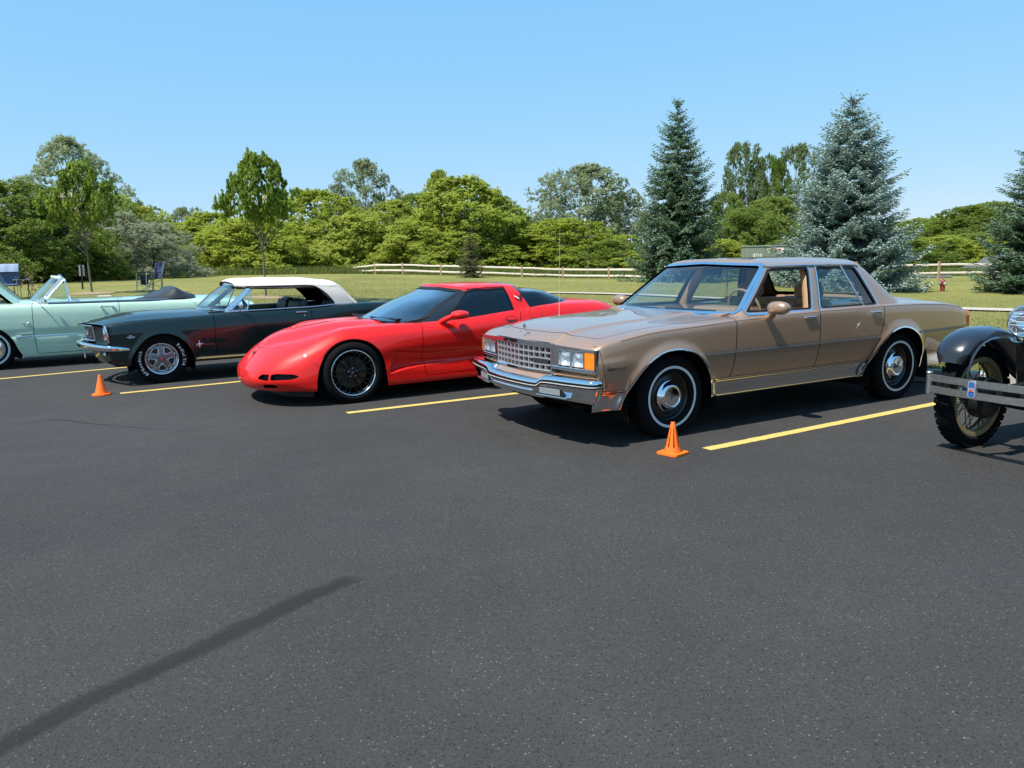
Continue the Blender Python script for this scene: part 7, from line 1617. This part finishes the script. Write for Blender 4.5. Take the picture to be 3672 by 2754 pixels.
def building():
    o = pix(3531, 997, 60); o[2] = -2.4; r_ = empty('low_building', tuple(o), 0, 'low building with a grey hipped shingle roof and brown gable beyond the right fence', 'building'); SH = mat('grey_shingle', (.115, .120, .120), .9, noise=(6, .18, 8), bump=(14, .8)); BR = mat('brown_siding', (.13, .06, .04), .8, noise=(5, .15))
    EL = pix(3360, 993, 62)-o; ER = pix(3531, 999, 60)-o; R0 = pix(3587, 911, 66)-o; R1 = pix(3900, 905, 66)-o; E2 = pix(3900, 1006, 60)-o; BL = pix(3400, 975, 74)-o; B2 = pix(3900, 975, 74)-o
    rf = mk('roof', flat_tris([EL, E2, R1, R0], [(0, 1, 2), (0, 2, 3)])+flat_tris([B2, BL, R0, R1], [(0, 1, 2), (0, 2, 3)])+flat_tris([BL, EL, R0], [(0, 1, 2)]), SH, r_)
    n = 14
    for k_ in range(n):
        t0, t1 = k_/n, (k_+1)/n; q = [EL+(R0-EL)*t0, E2+(R1-E2)*t0, E2+(R1-E2)*t1, EL+(R0-EL)*t1]; u1, u0 = np.array([0, -.03, .05]), np.array([0, -.01, .012]); mk('shingle_course', flat_tris([q[0]+u1, q[1]+u1, q[2]+u0, q[3]+u0, q[0], q[1]], [(0, 1, 2), (0, 2, 3), (4, 5, 1), (4, 1, 0)]), SH, rf)
    G0, G1 = ER+[0, -.4, 0], ER+[3.2, -.4, 0]; GP = (G0+G1)/2+[0, 0, 1.5]
    mk('gable', flat_tris([G0, G1, GP], [(0, 1, 2)]), BR, r_); mk('gable_roof', flat_tris([G0+[-.25, -.05, .02], GP+[0, -.05, .2], GP+[0, 3.2, .2], G0+[-.25, 3.2, .02]], [(0, 1, 2), (0, 2, 3)]), SH, r_)
    mk('wall', add([box(EL[0]+.5, E2[0], EL[1]+.5, BL[1]-.5, 0, EL[2])]), BR, r_)
    x0, y0 = horizon_xy(3200, 52); P_ = [horizon_xy(3190, 53), horizon_xy(3420, 53), horizon_xy(3420, 60), horizon_xy(3190, 60)]; g = np.array([[(*P_[0], 0), (*P_[1], 0)], [(*P_[3], 0), (*P_[2], 0)]]); g = np.array([[g[0, 0]*(1-v)*(1-u)+g[0, 1]*(1-v)*u+g[1, 0]*v*(1-u)+g[1, 1]*v*u for u in np.linspace(0, 1, 8)] for v in np.linspace(0, 1, 8)]); g[..., 2] = ground_z(g[..., :2].reshape(-1, 2)).reshape(8, 8)+.05; tag(mk('driveway', from_grid(g, (0, 0, 1)), mat('old_drive', (.12, .12, .12), .9, noise=(3, .15))), kind='structure')
building()

def camp_chair(px, yb, dep, rz, label, cover=None):
    x, y = horizon_xy(px, dep); z = gz1(x, y); r_ = empty('camp_chair', (x, y, z), rz, label, 'chair'); NV = mat('navy_canvas', (.018, .028, .085), .8, noise=(20, .2), bump=(60, .3)); AL = mat('grey_tube', (.30, .32, .30), .35, .8); R_ = .014
    for s in (1, -1):
        mk('side_frame', tube(curve([(.02, s*.32, 0), (.0, s*.32, .30), (.0, s*.32, .62), (.05, s*.32, .66), (.40, s*.32, .66), (.46, s*.32, .62), (.48, s*.32, .30), (.50, s*.32, 0)], .05), R_, 6), AL, r_); mk('side_brace', tube([(.48, s*.32, .36), (.02, s*.32, .16)], R_*.8, 5), AL, r_); mk('back_post', tube([(.02, s*.25, .02), (-.02, s*.25, .46), (-.14, s*.26, .98)], R_, 6), AL, r_)
        mk('armrest', bevbox(.02, .44, s*.32-.03, s*.32+.03, .655, .685, .01), NV, r_); mk('cross_leg', tube([(.46, s*.28, .03), (.04, -s*.28, .42)], R_*.8, 5), AL, r_)
    mk('seat', from_grid(np.array([[(xx, yy, .46-.035*math.cos(yy/.26*1.5)*(1-((xx-.23)/.25)**2)) for yy in np.linspace(-.27, .27, 9)] for xx in np.linspace(0, .48, 7)]), (0, 0, 1)), NV, r_)
    for a, b in ((-.27, -.004), (.004, .27)):
        bk = from_grid(np.array([[(-.02-.12*t_-.03*math.cos((yy)/.27*1.4), yy, .48+.52*t_) for yy in np.linspace(a, b, 6)] for t_ in np.linspace(0, 1, 7)]), (1, 0, 0)); mk('backrest', bk+bk.move((-.012, 0, 0)).flip(), NV, r_)
    mk('side_pocket', bevbox(.10, .34, -.37, -.345, .26, .56, .01), NV, r_)
    mk('footrest_bar', tube([(.48, -.32, .24), (.48, .32, .24)], R_*.8, 5), AL, r_)
    r_.scale = (1.1, 1.35, 1.02)
    if cover: mk('label_patch', box(-.155, -.15, .10, .19, .90, .94), WHITE_PAINT, r_)
    return r_
camp_chair(560, 1046, 26.5, math.radians(226), 'navy blue folding camp chair standing on the lawn behind the mint convertible', True)
# things at the far left edge
def umbrella_chair():
    x, y = horizon_xy(22, 24); z = gz1(x, y); r_ = empty('camp_chair', (x, y, z), .4, 'blue camp chair under a pale towel at the far left edge', 'chair'); BL = mat('slate_blue_canvas', (.07, .10, .18), .8, noise=(12, .2)); AL = mat('grey_tube', (.30, .32, .30), .35, .8); TW = mat('pale_towel', (.24, .30, .42), .9, noise=(10, .15), bump=(40, .5))
    mk('seat', bevbox(-.30, .30, -.25, .30, .40, .47, .03), BL, r_); mk('backrest', bevbox(-.31, .31, .22, .30, .42, 1.0, .03), BL, r_); G_ = np.array([[(xx, .20+.10*math.sin(t_*2.6)+.01*math.sin(xx*25), 1.03+.07*math.sin(t_*math.pi)-.30*(t_-.35)**2) for t_ in np.linspace(-.3, .9, 10)] for xx in np.linspace(-.31, .31, 16)]); mk('towel', from_grid(G_, (0, 0, 1)), TW, r_)
    for sx in (-.29, .29):
        for sy in (-.24, .28): mk('leg', tube([(sx, sy, 0), (sx, sy*.9, .66)], .013, 6), AL, r_)
        mk('armrest', bevbox(sx-.03, sx+.03, -.26, .28, .64, .67, .01), BL, r_)
umbrella_chair()
def stool(px, dep, label):
    x, y = horizon_xy(px, dep); z = gz1(x, y); r_ = empty('folding_stool', (x, y, z), .7, label, 'stool'); AL = mat('dark_tube', (.07, .07, .07), .4, .6)
    for sx in (-.2, .2): mk('leg', tube([(sx, -.24, 0), (sx, .24, .55)], .012, 6), AL, r_); mk('leg', tube([(sx, .24, 0), (sx, -.24, .55)], .012, 6), AL, r_)
    mk('seat', bevbox(-.24, .24, -.26, .26, .55, .585, .015), mat('grey_sling', (.22, .21, .20), .8), r_); mk('back_tube', tube(curve([(-.2, .24, .55), (-.2, .30, .95), (.2, .30, .95), (.2, .24, .55)], .06), .012, 6), AL, r_)
stool(70, 24.5, 'dark framed folding stool at the far left, behind the raised hood')
TAN_L = leaf_mat('withered_leaf', (.22, .13, .055), (.42, .30, .15), .3)
wt = broadleaf(41, TAN_L, 26, 60, .085, .25, 'narrow', .9, name='withered_sapling'); plant(wt, 106, 975, 25, .62, 'small withered sapling with tan leaves behind the mint windscreen', None, cat='sapling')

def cone(x, y, h, w, rz, slots, label):
    r_ = empty('traffic_cone', (x, y, 0), rz, label, 'cone', 'small orange cones in front of the cars'); OR = mat('cone_orange', (.92, .16, .012), .42, noise=(30, .06)); n = 48; th = np.linspace(0, 2*math.pi, n+1); zs = np.linspace(.018, h, 30); rad = np.interp(zs, [.018, .03, h], [w*.345, w*.33, w*.08])
    G_ = np.array([[(rr*math.cos(a), rr*math.sin(a), z) for z, rr in zip(zs, rad)] for a in th]); sk = from_grid(G_); 
    if ((sk.N[:, :2]*sk.V[:, :2]).sum()) < 0: sk = sk.flip()
    if slots:
        def f(V):
            a = np.arctan2(V[:, 1], V[:, 0]); k_ = np.round(a/(2*math.pi/slots)); da = np.abs(a-k_*2*math.pi/slots); R = np.hypot(V[:, 0], V[:, 1]); ww = np.interp(V[:, 2], [.25*h, .85*h], [.013, .004])
            return np.maximum(da*R-ww*.5, np.maximum(.24*h-V[:, 2], V[:, 2]-.86*h))
        sk = drop(sk, f)
    mk('cone_shell', sk+sk.off(-.003).flip()+flange(sk, .003), OR, r_); mk('cone_tip', lathe([(w*.085, h-.001), (w*.075, h+.004), (w*.05, h+.005)], 24).tf(np.array([[1, 0, 0], [0, 0, -1], [0, 1, 0]])), OR, r_); b_ = rounded([(-w/2, -w/2), (w/2, -w/2), (w/2, w/2), (-w/2, w/2)], .03 if slots else w*.45, 6); mk('base', prism(b_, 2, .003, .018), OR, r_)
c1 = gpx(2414, 1630); cone(c1[0], c1[1]+.02, .240, .182, .75, 8, 'slotted orange cone standing by the front wheel of the tan sedan')
c2 = gpx(360, 1418); cone(c2[0], c2[1]+.03, .235, .20, .3, 0, 'plain orange cone standing in front of the dark green convertible')
